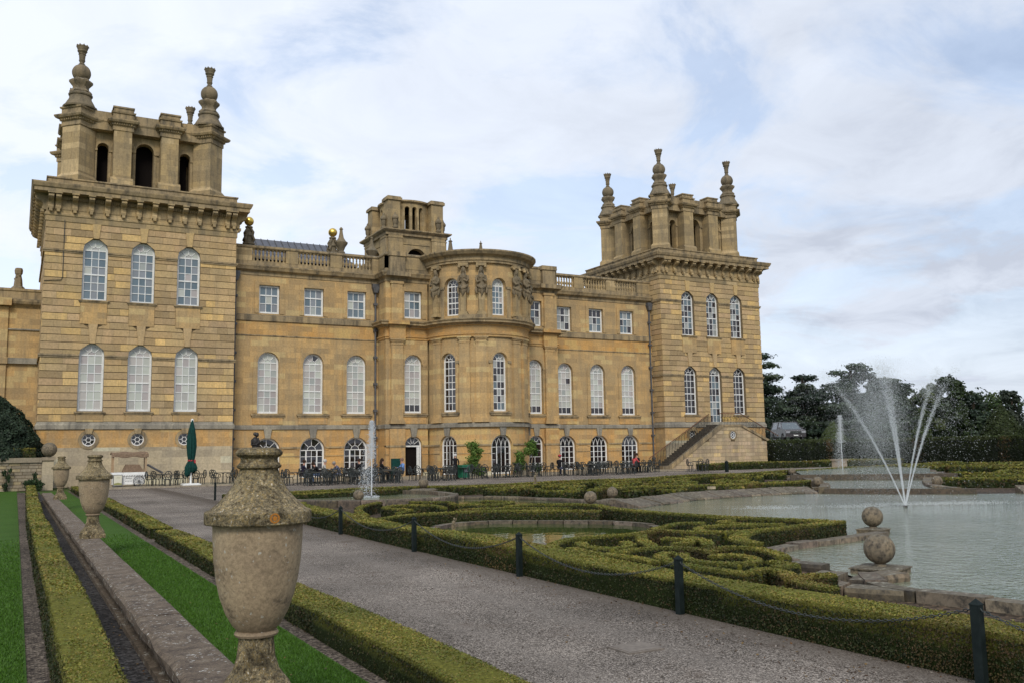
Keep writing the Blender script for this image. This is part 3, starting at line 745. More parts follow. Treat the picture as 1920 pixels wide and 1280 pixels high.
for s in (-1, 1):
    for a, b in ((13.8, 16.1), (10.65, 12.95), (7.55, 9.8)):
        n = 9
        for i in range(n): link('baluster', BAL, pal, (s*(a+(b-a)*(i+.5)/n), .15, 14.77))
# ressaut blocks above the bay pilasters
for s in (-1, 1):
    for T, u, pw in ((front(BY), s*6.3, 1.0), ):
        mb = MB(); pil(T, u, .88, 3.72, 9.68, .2, mb=mb); mb.build('pilaster', S_main, pal)
        mb = MB(); mb.box(T, u-.42, u+.42, -.05, .16, 11.0, 13.7); mb.box(T, u-.5, u+.5, -.05, .22, 13.62, 13.8); mb.build('pilaster', S_main, pal)
        mb = MB(); mb.box(T, u-.78, u+.78, 0, .62, 10.66, 10.93); mb.box(T, u-.6, u+.6, 0, .3, 9.68, 10.62); mb.build('belt_ressaut', S_frieze, pal)
        mb = MB(); mb.box(T, u-.9, u+.9, 0, .58, 14.12, 14.44); mb.box(T, u-.58, u+.58, -.3, .3, 14.44, 15.6); mb.box(T, u-.66, u+.66, -.36, .38, 15.6, 15.92); mb.build('parapet_pier', S_trim, pal)
        mb = MB(); mb.box(T, u-.56, u+.56, -.04, .26, 0, 3.36); mb.build('pier', S_orange, pal)
        mb = MB(); mb.box(T, u-.6, u+.6, -.04, .3, 2.08, 2.22); mb.build('impost', S_trim, pal)
for dg in (-71.5, -38.4, -21.4, 21.4, 38.4, 71.5):
    mb = MB(); pil(BOW, ar(dg), .72, 3.72, 9.68, .17, mb=mb); mb.build('pilaster', S_main, pal)
# bow top
mb = MB(); tp = [(3.78*math.sin(t), BY-3.78*math.cos(t)) for t in [PI*(-.62+1.24*i/36) for i in range(37)]]
mb.sweep(tp, [(0, 14.86), (.22, 14.9), (.22, 15.02), (.3, 15.08), (.3, 15.3), (.42, 15.38), (.62, 15.46), (.7, 15.56), (.78, 15.66), (.78, 15.76), (.1, 15.88), (-3.7, 16.0)]); mb.build('bow_cornice', S_trim, pal)
# window dressings
for T, a, b, ws in secs:
    bay = len(ws) == 1
    for x in ws:
        mb = MB(); W2 = 1.36 if bay else WW
        surround(mb, T, x, W2, 4.47, 8.61, 'a', .3, .045); mb.build('window_surround', S_main, pal)
        mb = MB(); mb.box(T, x-W2/2-.42, x+W2/2+.42, -.2, .16, 4.32, 4.42); mb.box(T, x-W2/2-.34, x+W2/2+.34, -.2, .1, 4.2, 4.32); mb.build('sill', S_trim, pal)
        mb = MB(); mb.box(T, x-W2/2-.28, x+W2/2+.28, -.02, .05, 3.73, 4.19); mb.build('apron', S_orange, pal)
        mb = MB(); surround(mb, T, x, 1.4 if not bay else 1.36, 11.2, 13.15, 'r', .3, .05); mb.build('window_surround', S_main, pal)
        gw = 1.3 if bay else 1.75
        mb = MB(); keystone(mb, T, x, 2.8, 3.45, .17, .27, .13); mb.build('keystone', S_string, pal)
        mb = MB(); zs = 2.85-gw/2
        for (p, q, r_, s_) in zip(arch_pts(x, gw, zs), arch_pts(x, gw, zs)[1:], arch_pts(x, gw+.5, zs)[1:], arch_pts(x, gw+.5, zs)): mb.prism(T, [p, q, r_, s_], -.02, .035)
        mb.build('arch_surround', S_orange, pal)
    mb = MB(); gw = 1.3 if bay else 1.75
    for p, q in minus(a, b, [(x-gw/2-.02, x+gw/2+.02) for x in ws]):
        mb.box(T, p, q, -.25, .08, 2.1, 2.22); mb.box(T, p, q, -.25, .04, 1.56, 1.6)
    mb.build('impost', S_trim, pal)
    mb = MB()
    for p, q in minus(a, b, [(x-gw/2-.02, x+gw/2+.02) for x in ws]): mb.box(T, p, q, -.25, .05, 0, .34)
    mb.build('plinth', S_pale, pal)
    if bay:
        mb = MB()
        for x in ws:
            for s in (-1, 1): mb.box(T, x+s*.84-.16, x+s*.84+.16, -.05, .1, 7.8, 8.0); mb.box(T, x+s*.84-.13, x+s*.84+.13, -.05, .06, 7.62, 7.8)
        mb.build('impost', S_main, pal)
mb = MB(); kk = MB(); pl = MB()
hol = [(u-w_/2-.02, u+w_/2+.02) for u, w_ in bw_g]
for p, q in minus(-BA, BA, hol): mb.box(BOW, p, q, -.25, .08, 2.1, 2.22); mb.box(BOW, p, q, -.25, .04, 1.56, 1.6); pl.box(BOW, p, q, -.25, .05, 0, .34)
for u in bw_m:
    mb.box(BOW, u-.86, u+.86, -.2, .14, 4.32, 4.42); mb.box(BOW, u-.8, u+.8, -.2, .1, 4.2, 4.32)
    for s in (-1, 1): mb.box(BOW, u+s*.74-.16, u+s*.74+.16, -.05, .1, 7.84, 8.02)
for i, dg in enumerate((-53, 0, 53)):
    for s in (-1, 1): mb.box(BOW, ar(dg)+s*.76-.2, ar(dg)+s*.76+.2, -.05, .12, 13.1, 13.28); mb.box(BOW, ar(dg)+s*.76-.17, ar(dg)+s*.76+.17, -.05, .06, 11.0, 13.1)
mb.islands('impost', S_trim, pal); pl.build('plinth', S_pale, pal)
for u, w_ in bw_g:
    kk = MB(); keystone(kk, BOW, u, 2.8, 3.45, .17, .27, .13); kk.build('keystone', S_string, pal)
for u in bw_m:
    mb = MB(); surround(mb, BOW, u, 1.15, 4.47, 8.6, 'a', .2, .05); mb.build('window_surround', S_main, pal)
for dg in (-53, 0, 53):
    mb = MB(); surround(mb, BOW, ar(dg), 1.12, 11.0, 13.88, 'a', .16, .05); mb.build('window_surround', S_main, pal)
# herm figures on the bow
def herm():
    a = MB(); Tt = Flat((0, 0), (1, 0), (0, -1))
    a.box(Tt, -.34, .34, -.1, .42, 0, .12); a.box(Tt, -.29, .29, -.1, .36, .12, .24)
    a.add([(-.17, 0, .24), (.17, 0, .24), (.17, -.3, .24), (-.17, -.3, .24), (-.22, 0, 1.75), (.22, 0, 1.75), (.22, -.36, 1.75), (-.22, -.36, 1.75)], [(0, 1, 2, 3), (4, 5, 6, 7), (0, 1, 5, 4), (1, 2, 6, 5), (2, 3, 7, 6), (3, 0, 4, 7)])
    cpt = MB(); cpt.box(Tt, -.36, .36, -.1, .32, 3.5, 3.7)
    for s in (-1, 1): cpt.lathe([(.0, 0), (.11, .0), (.11, .14), (0, .14)], (s*.3, -.28, 3.38), 8)
    b = MB()
    b.lathe([(.2, 1.5), (.3, 1.62), (.34, 1.8), (.31, 2.05), (.27, 2.25), (.31, 2.5), (.35, 2.68), (.33, 2.82), (.2, 2.9), (.1, 2.96), (.09, 3.02), (.14, 3.08), (.165, 3.22), (.15, 3.36), (.09, 3.44), (.02, 3.46)], (0, -.2, 0), 12)
    b.tube([(-.33, -.2, 2.78), (-.42, -.28, 2.5), (-.36, -.44, 2.3), (-.12, -.5, 2.36)], [.11, .1, .09, .07], 7)
    b.tube([(.33, -.2, 2.78), (.41, -.28, 2.5), (.34, -.44, 2.38), (.08, -.5, 2.48)], [.11, .1, .09, .07], 7)
    b.tube([(-.36, -.2, 2.1), (-.2, -.46, 1.95), (0, -.52, 1.85), (.2, -.46, 1.95), (.38, -.2, 2.12)], [.09, .12, .13, .12, .09], 7)
    b.tube([(-.42, -.2, 1.95), (-.44, -.26, 1.7), (-.36, -.3, 1.5)], [.1, .1, .05], 6); b.tube([(.42, -.2, 1.95), (.44, -.26, 1.72), (.37, -.3, 1.52)], [.1, .1, .05], 6)
    b.tube([(0, -.5, 1.9), (.03, -.48, 1.6), (-.02, -.44, 1.35)], [.1, .12, .05], 6)
    for s in (-1, 1): b.tube([(s*.1, -.22, 3.36), (s*.17, -.2, 3.1), (s*.2, -.2, 2.85)], [.06, .06, .05], 6); b.ball((s*.12, -.46, 2.66), .1, 8, 6)
    b.v = [(x*.86, y, z) for x, y, z in b.v]
    return a.mesh('herm_pedestal', S_logg), b.mesh('herm_figure', S_fin, True), cpt.mesh('capital', S_logg)
HM = herm()
for dg in (-71, -38.5, -20.5, 20.5, 38.5, 71):
    t_ = R(dg); h = link('herm_pedestal', HM[0], pal, (3.82*math.sin(t_), BY-3.82*math.cos(t_), 11.15), t_); link('herm_figure', HM[1], h); link('capital', HM[2], h)
mb = MB()
for dg in (-29.5, 29.5): mb.box(BOW, ar(dg-13), ar(dg+13), -.05, .5, 10.92, 11.16)
mb.build('herm_base', S_trim, pal)
# downpipes in the corners
for x_, y_, zt in ((-17.2, -.12, 13.6), (-7.35, -.16, 13.4), (17.2, -.12, 13.6), (7.35, -.16, 13.4)):
    p = MB(); p.tube([(x_, y_, 0), (x_, y_, zt-.3)], .075, 8)
    for z in np.arange(.8, zt-.5, 1.9): p.box(IDT, x_-.14, x_+.14, y_-.1, y_+.1, z, z+.16)
    d = p.build('downpipe', LEAD, pal)
    p = MB(); p.prism(Flat((0, y_), (1, 0), (0, -1)), [(x_-.12, zt-.3), (x_+.12, zt-.3), (x_+.26, zt+.1), (x_+.26, zt+.35), (x_-.26, zt+.35), (x_-.26, zt+.1)], -.12, .2); p.build('hopper', LEAD, d)
# slate roof behind the left parapet, flat lead elsewhere
mb = MB(); xs = np.linspace(-15.6, -8.8, 15)
mb.add([(-16.2, 1.2, 15.2), (-8.2, 1.2, 15.2), (-8.2, 6.8, 15.2), (-16.2, 6.8, 15.2), (-15.2, 4, 17.25), (-9.4, 4, 17.25)], [(0, 1, 5, 4), (1, 2, 5), (2, 3, 4, 5), (3, 0, 4)]); rf = mb.build('roof', SLATE, pal)
for i, x in enumerate(xs):
    q = MB(); q.tube([(x, 1.2+max(0, 0), 15.22), (min(max(x, -15.2), -9.4), 4, 17.29)], .03, 4); q.build('roof_roll', LEAD, rf)
mb = MB(); mb.box(IDT, -XE, XE, .3, 14, 14.3, 14.6); mb.build('roof_deck', SLATE, pal)
# roof ornaments: gilt balls on scrolled stands, obelisks
def gilt(x, y, z):
    p = MB(); p.lathe([(.42, 0), (.42, .12), (.3, .2), (.26, .5), (.36, .62), (.3, .75), (.16, .9), (.14, 1.1), (.26, 1.18), (.26, 1.26), (.1, 1.34)], (x, y, z), 10)
    for k in range(4):
        a = k*PI/2+PI/4; c_, s_ = math.cos(a), math.sin(a)
        p.tube([(x+.26*c_, y+.26*s_, z+.15), (x+.42*c_, y+.42*s_, z+.35), (x+.28*c_, y+.28*s_, z+.6), (x+.34*c_, y+.34*s_, z+.85), (x+.16*c_, y+.16*s_, z+1.1)], .09, 6)
    o = p.build('ornament', S_fin, pal, True)
    p = MB(); p.ball((x, y, z+1.64), .32, 20, 14); p.build('gilt_ball', GOLD, o, True)
gilt(-16.25, .5, 15.95); gilt(-10.25, .8, 15.85)
def obelisk(x, y, z, s=1.0, vase=True):
    p = MB()
    if vase: p.lathe([(.3*s, 0), (.3*s, .1*s), (.2*s, .2*s), (.32*s, .5*s), (.46*s, .7*s), (.5*s, .8*s), (.36*s, .9*s), (.2*s, 1.15*s), (.13*s, 1.5*s), (.1*s, 1.75*s), (.15*s, 1.8*s), (.04*s, 1.95*s)], (x, y, z), 10)
    else: p.lathe([(.24*s, 0), (.12*s, .8*s), (.18*s, .84*s), (.04*s, .95*s), (.05*s, 1.05*s), (.01*s, 1.12*s)], (x, y, z), 6)
    p.build('roof_finial', S_fin, pal, True)
obelisk(-9.72, .5, 15.92); obelisk(-6.9, 1.9, 15.9, .95)
for x_, z_, s_ in ((-.6, 17.05, 1.05), (2.05, 17.35, .8)):
    p = MB(); p.lathe([(.3*s_, 14.6), (.27*s_, z_+.02)], (x_, 1.5, 0), 6); p.build('chimney', S_fin, pal); obelisk(x_, 1.5, z_, s_, False)
for s in (-1, 1):
    p = MB(); p.box(IDT, min(s*6.85, s*7.5), max(s*6.85, s*7.5), -.04, 5, 14.5, 15.6); p.build('parapet_return', S_logg, pal)
p = MB(); p.box(IDT, -6.9, -3, -1.2, 3, 14.4, 15.6); p.build('roof_block', S_logg, pal); obelisk(8.2, .3, 15.85, .5, False)

# ------------------------------------------------------------------ belvedere on the roof
bv = thing('rooftop_belvedere', 'open arcaded stone belvedere turret standing on the palace roof behind the bow', 'turret')
bcx, bcy, bh = -.15, 12.0, 2.62
F4 = [Flat((bcx+bh*math.sin(k*PI/2), bcy-bh*math.cos(k*PI/2)), (math.cos(k*PI/2), math.sin(k*PI/2)), (math.sin(k*PI/2), -math.cos(k*PI/2))) for k in range(4)]
mb = MB()
for T in F4: wall_row(mb, T, -bh, bh, 14.5, 20.1, [(0, 1.75, 17.4, 19.0, 'a')], .6)
mb.build('lower_wall', S_logg, bv)
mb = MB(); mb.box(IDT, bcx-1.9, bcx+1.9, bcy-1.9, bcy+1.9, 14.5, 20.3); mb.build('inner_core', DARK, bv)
for T in F4:
    for u in (-1.98, 1.98):
        p = MB(); p.box(T, u-.64, u+.64, 0, .2, 14.5, 20.1); p.box(T, u-.68, u+.68, 0, .24, 19.75, 19.85); p.build('pier', S_logg, bv)
    p = MB(); p.box(T, -1.25, 1.25, 0, .06, 19.3, 19.36); p.box(T, -1.31, -1.25, 0, .06, 17.4, 19.36); p.box(T, 1.25, 1.31, 0, .06, 17.4, 19.36); surround(p, T, 0, 1.75, 17.4, 19.0, 'a', .16, .05); p.build('arch_panel', S_logg, bv)
sqb = [(bcx-bh, bcy-bh), (bcx+bh, bcy-bh), (bcx+bh, bcy+bh), (bcx-bh, bcy+bh)]
mb = MB(); mb.sweep(sqb, [(0, 19.98), (.22, 20.0), (.22, 20.2), (.4, 20.3), (.52, 20.4), (.52, 20.5), (-.3, 20.7), (-2.5, 20.72)], True); mb.build('cornice', S_trim, bv)
DR = Cyl((bcx, bcy), 2.2)
mb = MB(); circ = 2.2*PI*2
for k in range(4):
    u0 = 2.2*(k*PI/2); h = 2.2*PI/4
    wall_row(mb, DR, u0-h, u0+h, 20.6, 23.1, [(u0-.66, .42, 20.75, 22.8, 'a'), (u0, .42, 20.75, 22.8, 'a'), (u0+.66, .42, 20.75, 22.8, 'a')], .3)
DI = Cyl((bcx, bcy), 1.9)
for k in range(4):
    u0 = 1.9*(k*PI/2); h = 1.9*PI/4; q = 1.9/2.2
    wall_row(mb, DI, u0-h, u0+h, 20.6, 23.1, [(u0-.66*q, .4*q, 20.75, 22.78, 'a'), (u0, .4*q, 20.75, 22.78, 'a'), (u0+.66*q, .4*q, 20.75, 22.78, 'a')], .01, False)
mb.build('arcade_drum', S_logg, bv)
for sx in (-1, 1):
    for sy in (-1, 1):
        p = MB(); p.box(IDT, bcx+sx*2.0-.55, bcx+sx*2.0+.55, bcy+sy*2.0-.55, bcy+sy*2.0+.55, 20.5, 23.15); p.build('corner_pier', S_logg, bv)
        p = MB(); p.box(IDT, bcx+sx*2.0-.68, bcx+sx*2.0+.68, bcy+sy*2.0-.68, bcy+sy*2.0+.68, 23.1, 23.34); p.box(IDT, bcx+sx*2.0-.6, bcx+sx*2.0+.6, bcy+sy*2.0-.6, bcy+sy*2.0+.6, 23.34, 23.44); p.build('pier_cap', S_trim, bv)
mb = MB(); mb.lathe([(2.2, 23.05), (2.24, 23.1), (2.42, 23.2), (2.42, 23.34), (2.2, 23.4), (1.7, 23.4), (1.7, 23.05)], (bcx, bcy, 0), 40); mb.build('drum_cornice', S_trim, bv)
p = MB(); p.lathe([(.24, 0), (.26, .1), (.16, .2), (.14, .3), (.2, .42), (.22, .75), (.28, .8), (.3, .92), (.2, 1.1), (.12, 1.18), (.1, 1.3), (.0, 1.45)], seg=10); UR = p.mesh('urn', S_fin, True)
for sx in (-1, 1):
    for sy in (-1, 1):
        link('urn', UR, bv, (bcx+sx*2.75, bcy+sy*2.0, 20.6)); link('urn', UR, bv, (bcx+sx*2.0, bcy+sy*2.75, 20.6))

# ------------------------------------------------------------------ left wing
wgx = thing('side_wing', 'plain lower stone wing running out of frame beyond the left tower', 'building')
T = front(3.0)
mb = MB(); wall_row(mb, T, -62, -28.55, 0, 11.2, []); mb.build('wall', S_main, wgx)
mb = MB(); mb.box(IDT, -62, -28.6, 3.1, 14, 0, 12.0); mb.build('core', S_main, wgx)
mb = MB(); mb.box(T, -62, -28.64, 0, .22, 7.62, 7.98); mb.box(T, -62, -28.64, 0, .1, 9.72, 9.8); mb.build('string_course', S_string, wgx)
mb = MB(); mb.sweep([(-62, 3), (-28.64, 3)], [(0, 11.1), (.1, 11.2), (.3, 11.35), (.36, 11.5), (.36, 11.62), (0, 11.7), (0, 12.15), (.06, 12.2), (.06, 12.35), (-.3, 12.4)]); mb.build('cornice', S_trim, wgx)
for x in (-30.95, -36, -41):
    p = MB(); p.box(T, x-.55, x+.55, 0, .16, 0, 11.15); p.box(T, x-.62, x+.62, 0, .28, 7.6, 8.0); p.box(T, x-.75, x+.7, 0, .5, 11.2, 11.66); p.build('pilaster', S_main, wgx)
p = MB(); p.lathe([(.42, 0), (.36, .12), (.26, .2), (.22, .6), (.16, .9), (.22, 1.0), (.24, 1.2), (.2, 1.35), (.1, 1.35)], (-29.95, 3.3, 12.35), 6)
for k in range(6): p.box(IDT, -29.95+.2*math.cos(k)-.05, -29.95+.2*math.cos(k)+.05, 3.3+.2*math.sin(k)-.05, 3.3+.2*math.sin(k)+.05, 12.6+k*.12, 12.7+k*.12)
p.build('roof_finial', S_fin, wgx)

# ================================================================== GROUND, PATHS, LAWNS
CAMP = np.array([-29.658, -61.094, 1.768])
def sheet(name, pts, z, mat, label=None):
    m_ = MB(); m_.add([(x, y, z) for x, y in pts], [tuple(range(len(pts)))])
    o = link(name, m_.mesh(name, mat), kind='structure')
    return o
def rect4(x0, x1, y0, y1): return [(x0, y0), (x1, y0), (x1, y1), (x0, y1)]
def ground_mat(name, c1, c2, c3, fine, bscale, bdist, rough=.9, big=.35, contrast=(.35, .65), stray=None):
    m, t, b = newmat(name); g, co = coords(t)
    v = tex(t, 'ShaderNodeTexVoronoi', fine, co); v2 = tex(t, 'ShaderNodeTexVoronoi', fine*2.3, co)
    n_ = tex(t, 'ShaderNodeTexNoise', big, co, Detail=6.0, Roughness=.6)
    s_ = t.nodes.new('ShaderNodeSeparateColor'); t.links.new(v.outputs['Color'], s_.inputs[0])
    r_ = ramp(t, [(0, c3), (.4, c2), (.7, c1), (1.0, tuple(min(1, x*1.7) for x in c1))]); t.links.new(s_.outputs[0], r_.inputs[0])
    r2 = ramp(t, [(contrast[0], .62), (contrast[1], 1.3)]); t.links.new(n_.outputs[0], r2.inputs[0])
    cc = mixc(t, r_.outputs[0], r2.outputs[0], mode='MULTIPLY', fac=1.0)
    if stray:
        n5 = tex(t, 'ShaderNodeTexNoise', 1.7, co, Detail=8.0, Roughness=.7); r5 = ramp(t, [(.56, 0), (.7, .75)]); t.links.new(n5.outputs[0], r5.inputs[0])
        cc = mixc(t, cc, stray, r5.outputs[0])
    if name == 'gravel':           # leaf litter and soil washed out along the hedges
        s3 = t.nodes.new('ShaderNodeSeparateXYZ'); t.links.new(co, s3.inputs[0]); xx = M(t, 'ADD', s3.outputs[0], M(t, 'MULTIPLY', n_.outputs[0], .5))
        lit = M(t, 'MULTIPLY', M(t, 'MAXIMUM', M(t, 'MULTIPLY', M(t, 'ADD', xx, 23.75), 1.7, True), M(t, 'MULTIPLY', M(t, 'SUBTRACT', -25.9, xx), 1.4, True)), M(t, 'LESS_THAN', s3.outputs[0], -22.7))
        cc = mixc(t, cc, (.055, .04, .028), M(t, 'MULTIPLY', lit, .62))
        trk = M(t, 'POWER', M(t, 'ABSOLUTE', M(t, 'SINE', M(t, 'MULTIPLY', M(t, 'ADD', s3.outputs[0], M(t, 'MULTIPLY', n_.outputs[0], .35)), 2.9))), 6.0)      # worn wheel lines
        cc = mixc(t, cc, (.24, .21, .18), M(t, 'MULTIPLY', M(t, 'MULTIPLY', trk, .3), M(t, 'LESS_THAN', s3.outputs[0], -22.7)))
    t.links.new(cc, b.inputs['Base Color']); b.inputs['Roughness'].default_value = rough; b.inputs['Specular IOR Level'].default_value = .2
    bump(t, b, v.outputs['Distance'], .8, bdist)
    return m
GRAVEL = ground_mat('gravel', (.27, .235, .20), (.125, .105, .085), (.035, .028, .023), 95, 1, .012, stray=(.13, .10, .078))
DGRAV = ground_mat('dark_gravel', (.075, .07, .068), (.04, .037, .036), (.014, .013, .013), 36, 1, .03)
SOIL = ground_mat('bed_soil', (.085, .06, .04), (.045, .034, .023), (.02, .015, .011), 18, 1, .03)
SGRAV = ground_mat('soil_gravel', (.14, .115, .09), (.075, .058, .045), (.03, .024, .02), 40, 1, .02)
def grass_mat(name, a, b_, c, sc=1.0):
    m, t, b = newmat(name); g, co = coords(t)
    n1 = tex(t, 'ShaderNodeTexNoise', 1.1*sc, co, Detail=5.0, Roughness=.6); n2 = tex(t, 'ShaderNodeTexNoise', 70, co, Detail=3.0, Roughness=.7)
    r1 = ramp(t, [(.35, a), (.65, b_)]); t.links.new(n1.outputs[0], r1.inputs[0])
    r2 = ramp(t, [(.35, .55), (.65, 1.5)]); t.links.new(n2.outputs[0], r2.inputs[0])
    cq = mixc(t, r1.outputs[0], r2.outputs[0], mode='MULTIPLY')
    n9 = tex(t, 'ShaderNodeTexNoise', 2.6, co, Detail=6.0, Roughness=.75); r9 = ramp(t, [(.55, 0), (.72, .5)]); t.links.new(n9.outputs[0], r9.inputs[0]); cq = mixc(t, cq, (.10, .10, .025), r9.outputs[0])
    t.links.new(cq, b.inputs['Base Color'])
    b.inputs['Roughness'].default_value = .85; b.inputs['Specular IOR Level'].default_value = .15; bump(t, b, n2.outputs[0], .6, .02); return m
LAWN = grass_mat('lawn', (.036, .088, .009), (.048, .108, .013), None)
FIELD = grass_mat('parkland', (.05, .08, .02), (.06, .09, .03), None, .05)
sheet('ground', rect4(-1500, 1500, -800, 1800), -.012, FIELD)
sheet('gravel_terrace', rect4(-26.62, 40, -66, -1), .0, GRAVEL)
sheet('parterre_bed', rect4(-22.85, 37.5, -64, -25.6), .004, SOIL)
sheet('soil_strip', rect4(-29.62, -28.9, -66, -8), .002, SGRAV)
sheet('gravel_strip', rect4(-28.95, -28.5, -66, -8), .008, DGRAV)
sheet('lawn', rect4(-60, -29.5, -66, -5.3), .012, LAWN)
sheet('lawn_strip', rect4(-28.3, -27.2, -66, -8.2), .012, LAWN)
sheet('edging_strip', rect4(-27.22, -26.55, -66, -8.2), .006, SGRAV)
m_ = MB(); m_.box(IDT, -26.9, 14.5, -7.2, -.02, -.02, .07); link('patio', m_.mesh('patio', S_pale), kind='structure')
m_ = MB()
for i in range(60):
    pass
x = -26.9; k = 0
pav = bpy.data.objects.new('patio_kerb', None); col.objects.link(pav); pav['kind'] = 'structure'
while x < 14.4:
    l_ = random.uniform(.9, 1.5); q = MB(); q.box(IDT, x+.012, min(x+l_, 14.5)-.012, -7.42+random.uniform(-.02, .02), -7.205, -.02, .085+random.uniform(-.006, .006)); link('kerb_stone', q.mesh('kerb_stone', S_wall, tint=(1, 1, 1)), pav); x += l_
q = MB(); q.box(IDT, -.32, .32, -.28, .28, 0, .012); q.box(IDT, -.28, .28, -.24, .24, .012, .016)
o = q.build('drain_cover', plain('drain_stone', (.2, .17, .14), .9, nscale=14, c2=(.13, .11, .09)), None, loc=(-24.75, -54.35, 0)); o.scale = (.6, .6, 1); tag(o, 'pale square stone drain cover let into the gravel path', 'drain cover')

# grass blades near the camera
def blades(name, x0, x1, y0, y1, n, h, parent=None):
    xs = rng.uniform(x0, x1, n); ys = y0+(y1-y0)*rng.uniform(0, 1, n)**1.6
    a = rng.uniform(0, 2*PI, n); kp = rng.uniform(0, 1, n) < np.clip((y1-ys)/12, .0, 1); xs, ys, a = xs[kp], ys[kp], a[kp]; n = len(xs); hh = h*rng.uniform(.6, 1.3, n); wd = .0022+.0004*np.abs(ys-CAMP[1])
    dx, dy = np.cos(a)*wd, np.sin(a)*wd; lx, ly = rng.normal(0, .4, n)*hh, rng.normal(0, .4, n)*hh
    v = np.empty((n, 3, 3)); v[:, 0] = np.stack([xs-dx, ys-dy, np.full(n, .012)], 1); v[:, 1] = np.stack([xs+dx, ys+dy, np.full(n, .012)], 1); v[:, 2] = np.stack([xs+lx, ys+ly, .012+hh], 1)
    me = fastmesh(name, v.reshape(-1, 3), 3); me.materials.append(LEAF); setcol(me, np.repeat(np.array([[.066, .15, .016]])*rng.uniform(.6, 1.35, (n, 1)), 3, 0))
    return link(name, me, parent, kind='stuff')
def fastmesh(name, v, k):
    me = bpy.data.meshes.new(name); n = len(v); me.vertices.add(n); me.vertices.foreach_set('co', v.astype('f').ravel())
    me.loops.add(n); me.loops.foreach_set('vertex_index', np.arange(n, dtype='i'))
    me.polygons.add(n//k); me.polygons.foreach_set('loop_start', np.arange(0, n, k, dtype='i'))
    try: me.polygons.foreach_set('loop_total', np.full(n//k, k, dtype='i'))
    except Exception: pass
    me.update(calc_edges=True); return me
def setcol(me, c):
    at = me.color_attributes.new('tint', 'FLOAT_COLOR', 'POINT'); q = np.ones((len(c), 4), 'f'); q[:, :3] = c; at.data.foreach_set('color', q.ravel())
m, t, b = newmat('foliage'); LEAF = m
at = t.nodes.new('ShaderNodeAttribute'); at.attribute_name = 'tint'
t.links.new(at.outputs['Color'], b.inputs['Base Color']); b.inputs['Roughness'].default_value = .6; b.inputs['Specular IOR Level'].default_value = .3
tr = t.nodes.new('ShaderNodeBsdfTranslucent'); t.links.new(at.outputs['Color'], tr.inputs[0]); ms = t.nodes.new('ShaderNodeMixShader'); ms.inputs[0].default_value = .25
t.links.new(b.outputs[0], ms.inputs[1]); t.links.new(tr.outputs[0], ms.inputs[2]); t.links.new(ms.outputs[0], t.nodes['Material Output'].inputs[0])
m, t, b = newmat('hedge_body'); HBODY = m; g, co = coords(t)
n_ = tex(t, 'ShaderNodeTexNoise', 28, co, Detail=4.0, Roughness=.8); r_ = ramp(t, [(.3, .35), (.5, .8), (.72, 1.3)]); t.links.new(n_.outputs[0], r_.inputs[0])
at = t.nodes.new('ShaderNodeAttribute'); at.attribute_name = 'tint'; t.links.new(mixc(t, at.outputs['Color'], r_.outputs[0], mode='MULTIPLY'), b.inputs['Base Color']); b.inputs['Roughness'].default_value = .9; b.inputs['Specular IOR Level'].default_value = .1; bump(t, b, n_.outputs[0], 1, .02)

def leafcloud(P, Nn, s, cols, spread=.9, al=1.6):
    """quads at points P lying roughly across normals Nn"""
    n = len(P); q = Nn+rng.normal(0, spread, (n, 3))*.6; q /= np.linalg.norm(q, axis=1)[:, None]+1e-9
    a = np.cross(q, rng.normal(0, 1, (n, 3))); a /= np.linalg.norm(a, axis=1)[:, None]+1e-9; b = np.cross(q, a)
    s = s[:, None] if hasattr(s, 'shape') else s
    v = np.stack([P-a*s*al*.5, P-b*s*.5+a*s*.1, P+a*s*al*.5, P+b*s*.5+a*s*.1], 1).reshape(-1, 3)
    return v, np.repeat(cols, 4, 0)
TOPC = [(.20, .195, .035), (.165, .18, .03), (.235, .205, .04), (.13, .155, .025), (.24, .18, .045)]  # yellowish new growth, brightened further to paint in the lit clipped tops
SIDC = [(.022, .032, .008), (.034, .046, .012), (.018, .025, .007), (.048, .058, .016), (.07, .05, .022)]  # side leaves darkened, so their shade is painted into the colour
def smooth_path(p, step=.15):
    p = [Vector(q) for q in p]; o = []
    if len(p) == 2: n = max(1, int((p[1]-p[0]).length/step)); return [p[0].lerp(p[1], i/n) for i in range(n+1)]
    for i in range(len(p)-1):
        a, b, c, d = p[max(i-1, 0)], p[i], p[i+1], p[min(i+2, len(p)-1)]; n = max(1, int((c-b).length/step))
        for k in range(n):
            t = k/n; o.append(.5*((2*b)+(c-a)*t+(2*a-5*b+4*c-d)*t*t+(3*b-a-3*c+d)*t**3))
    o.append(p[-1]); return o
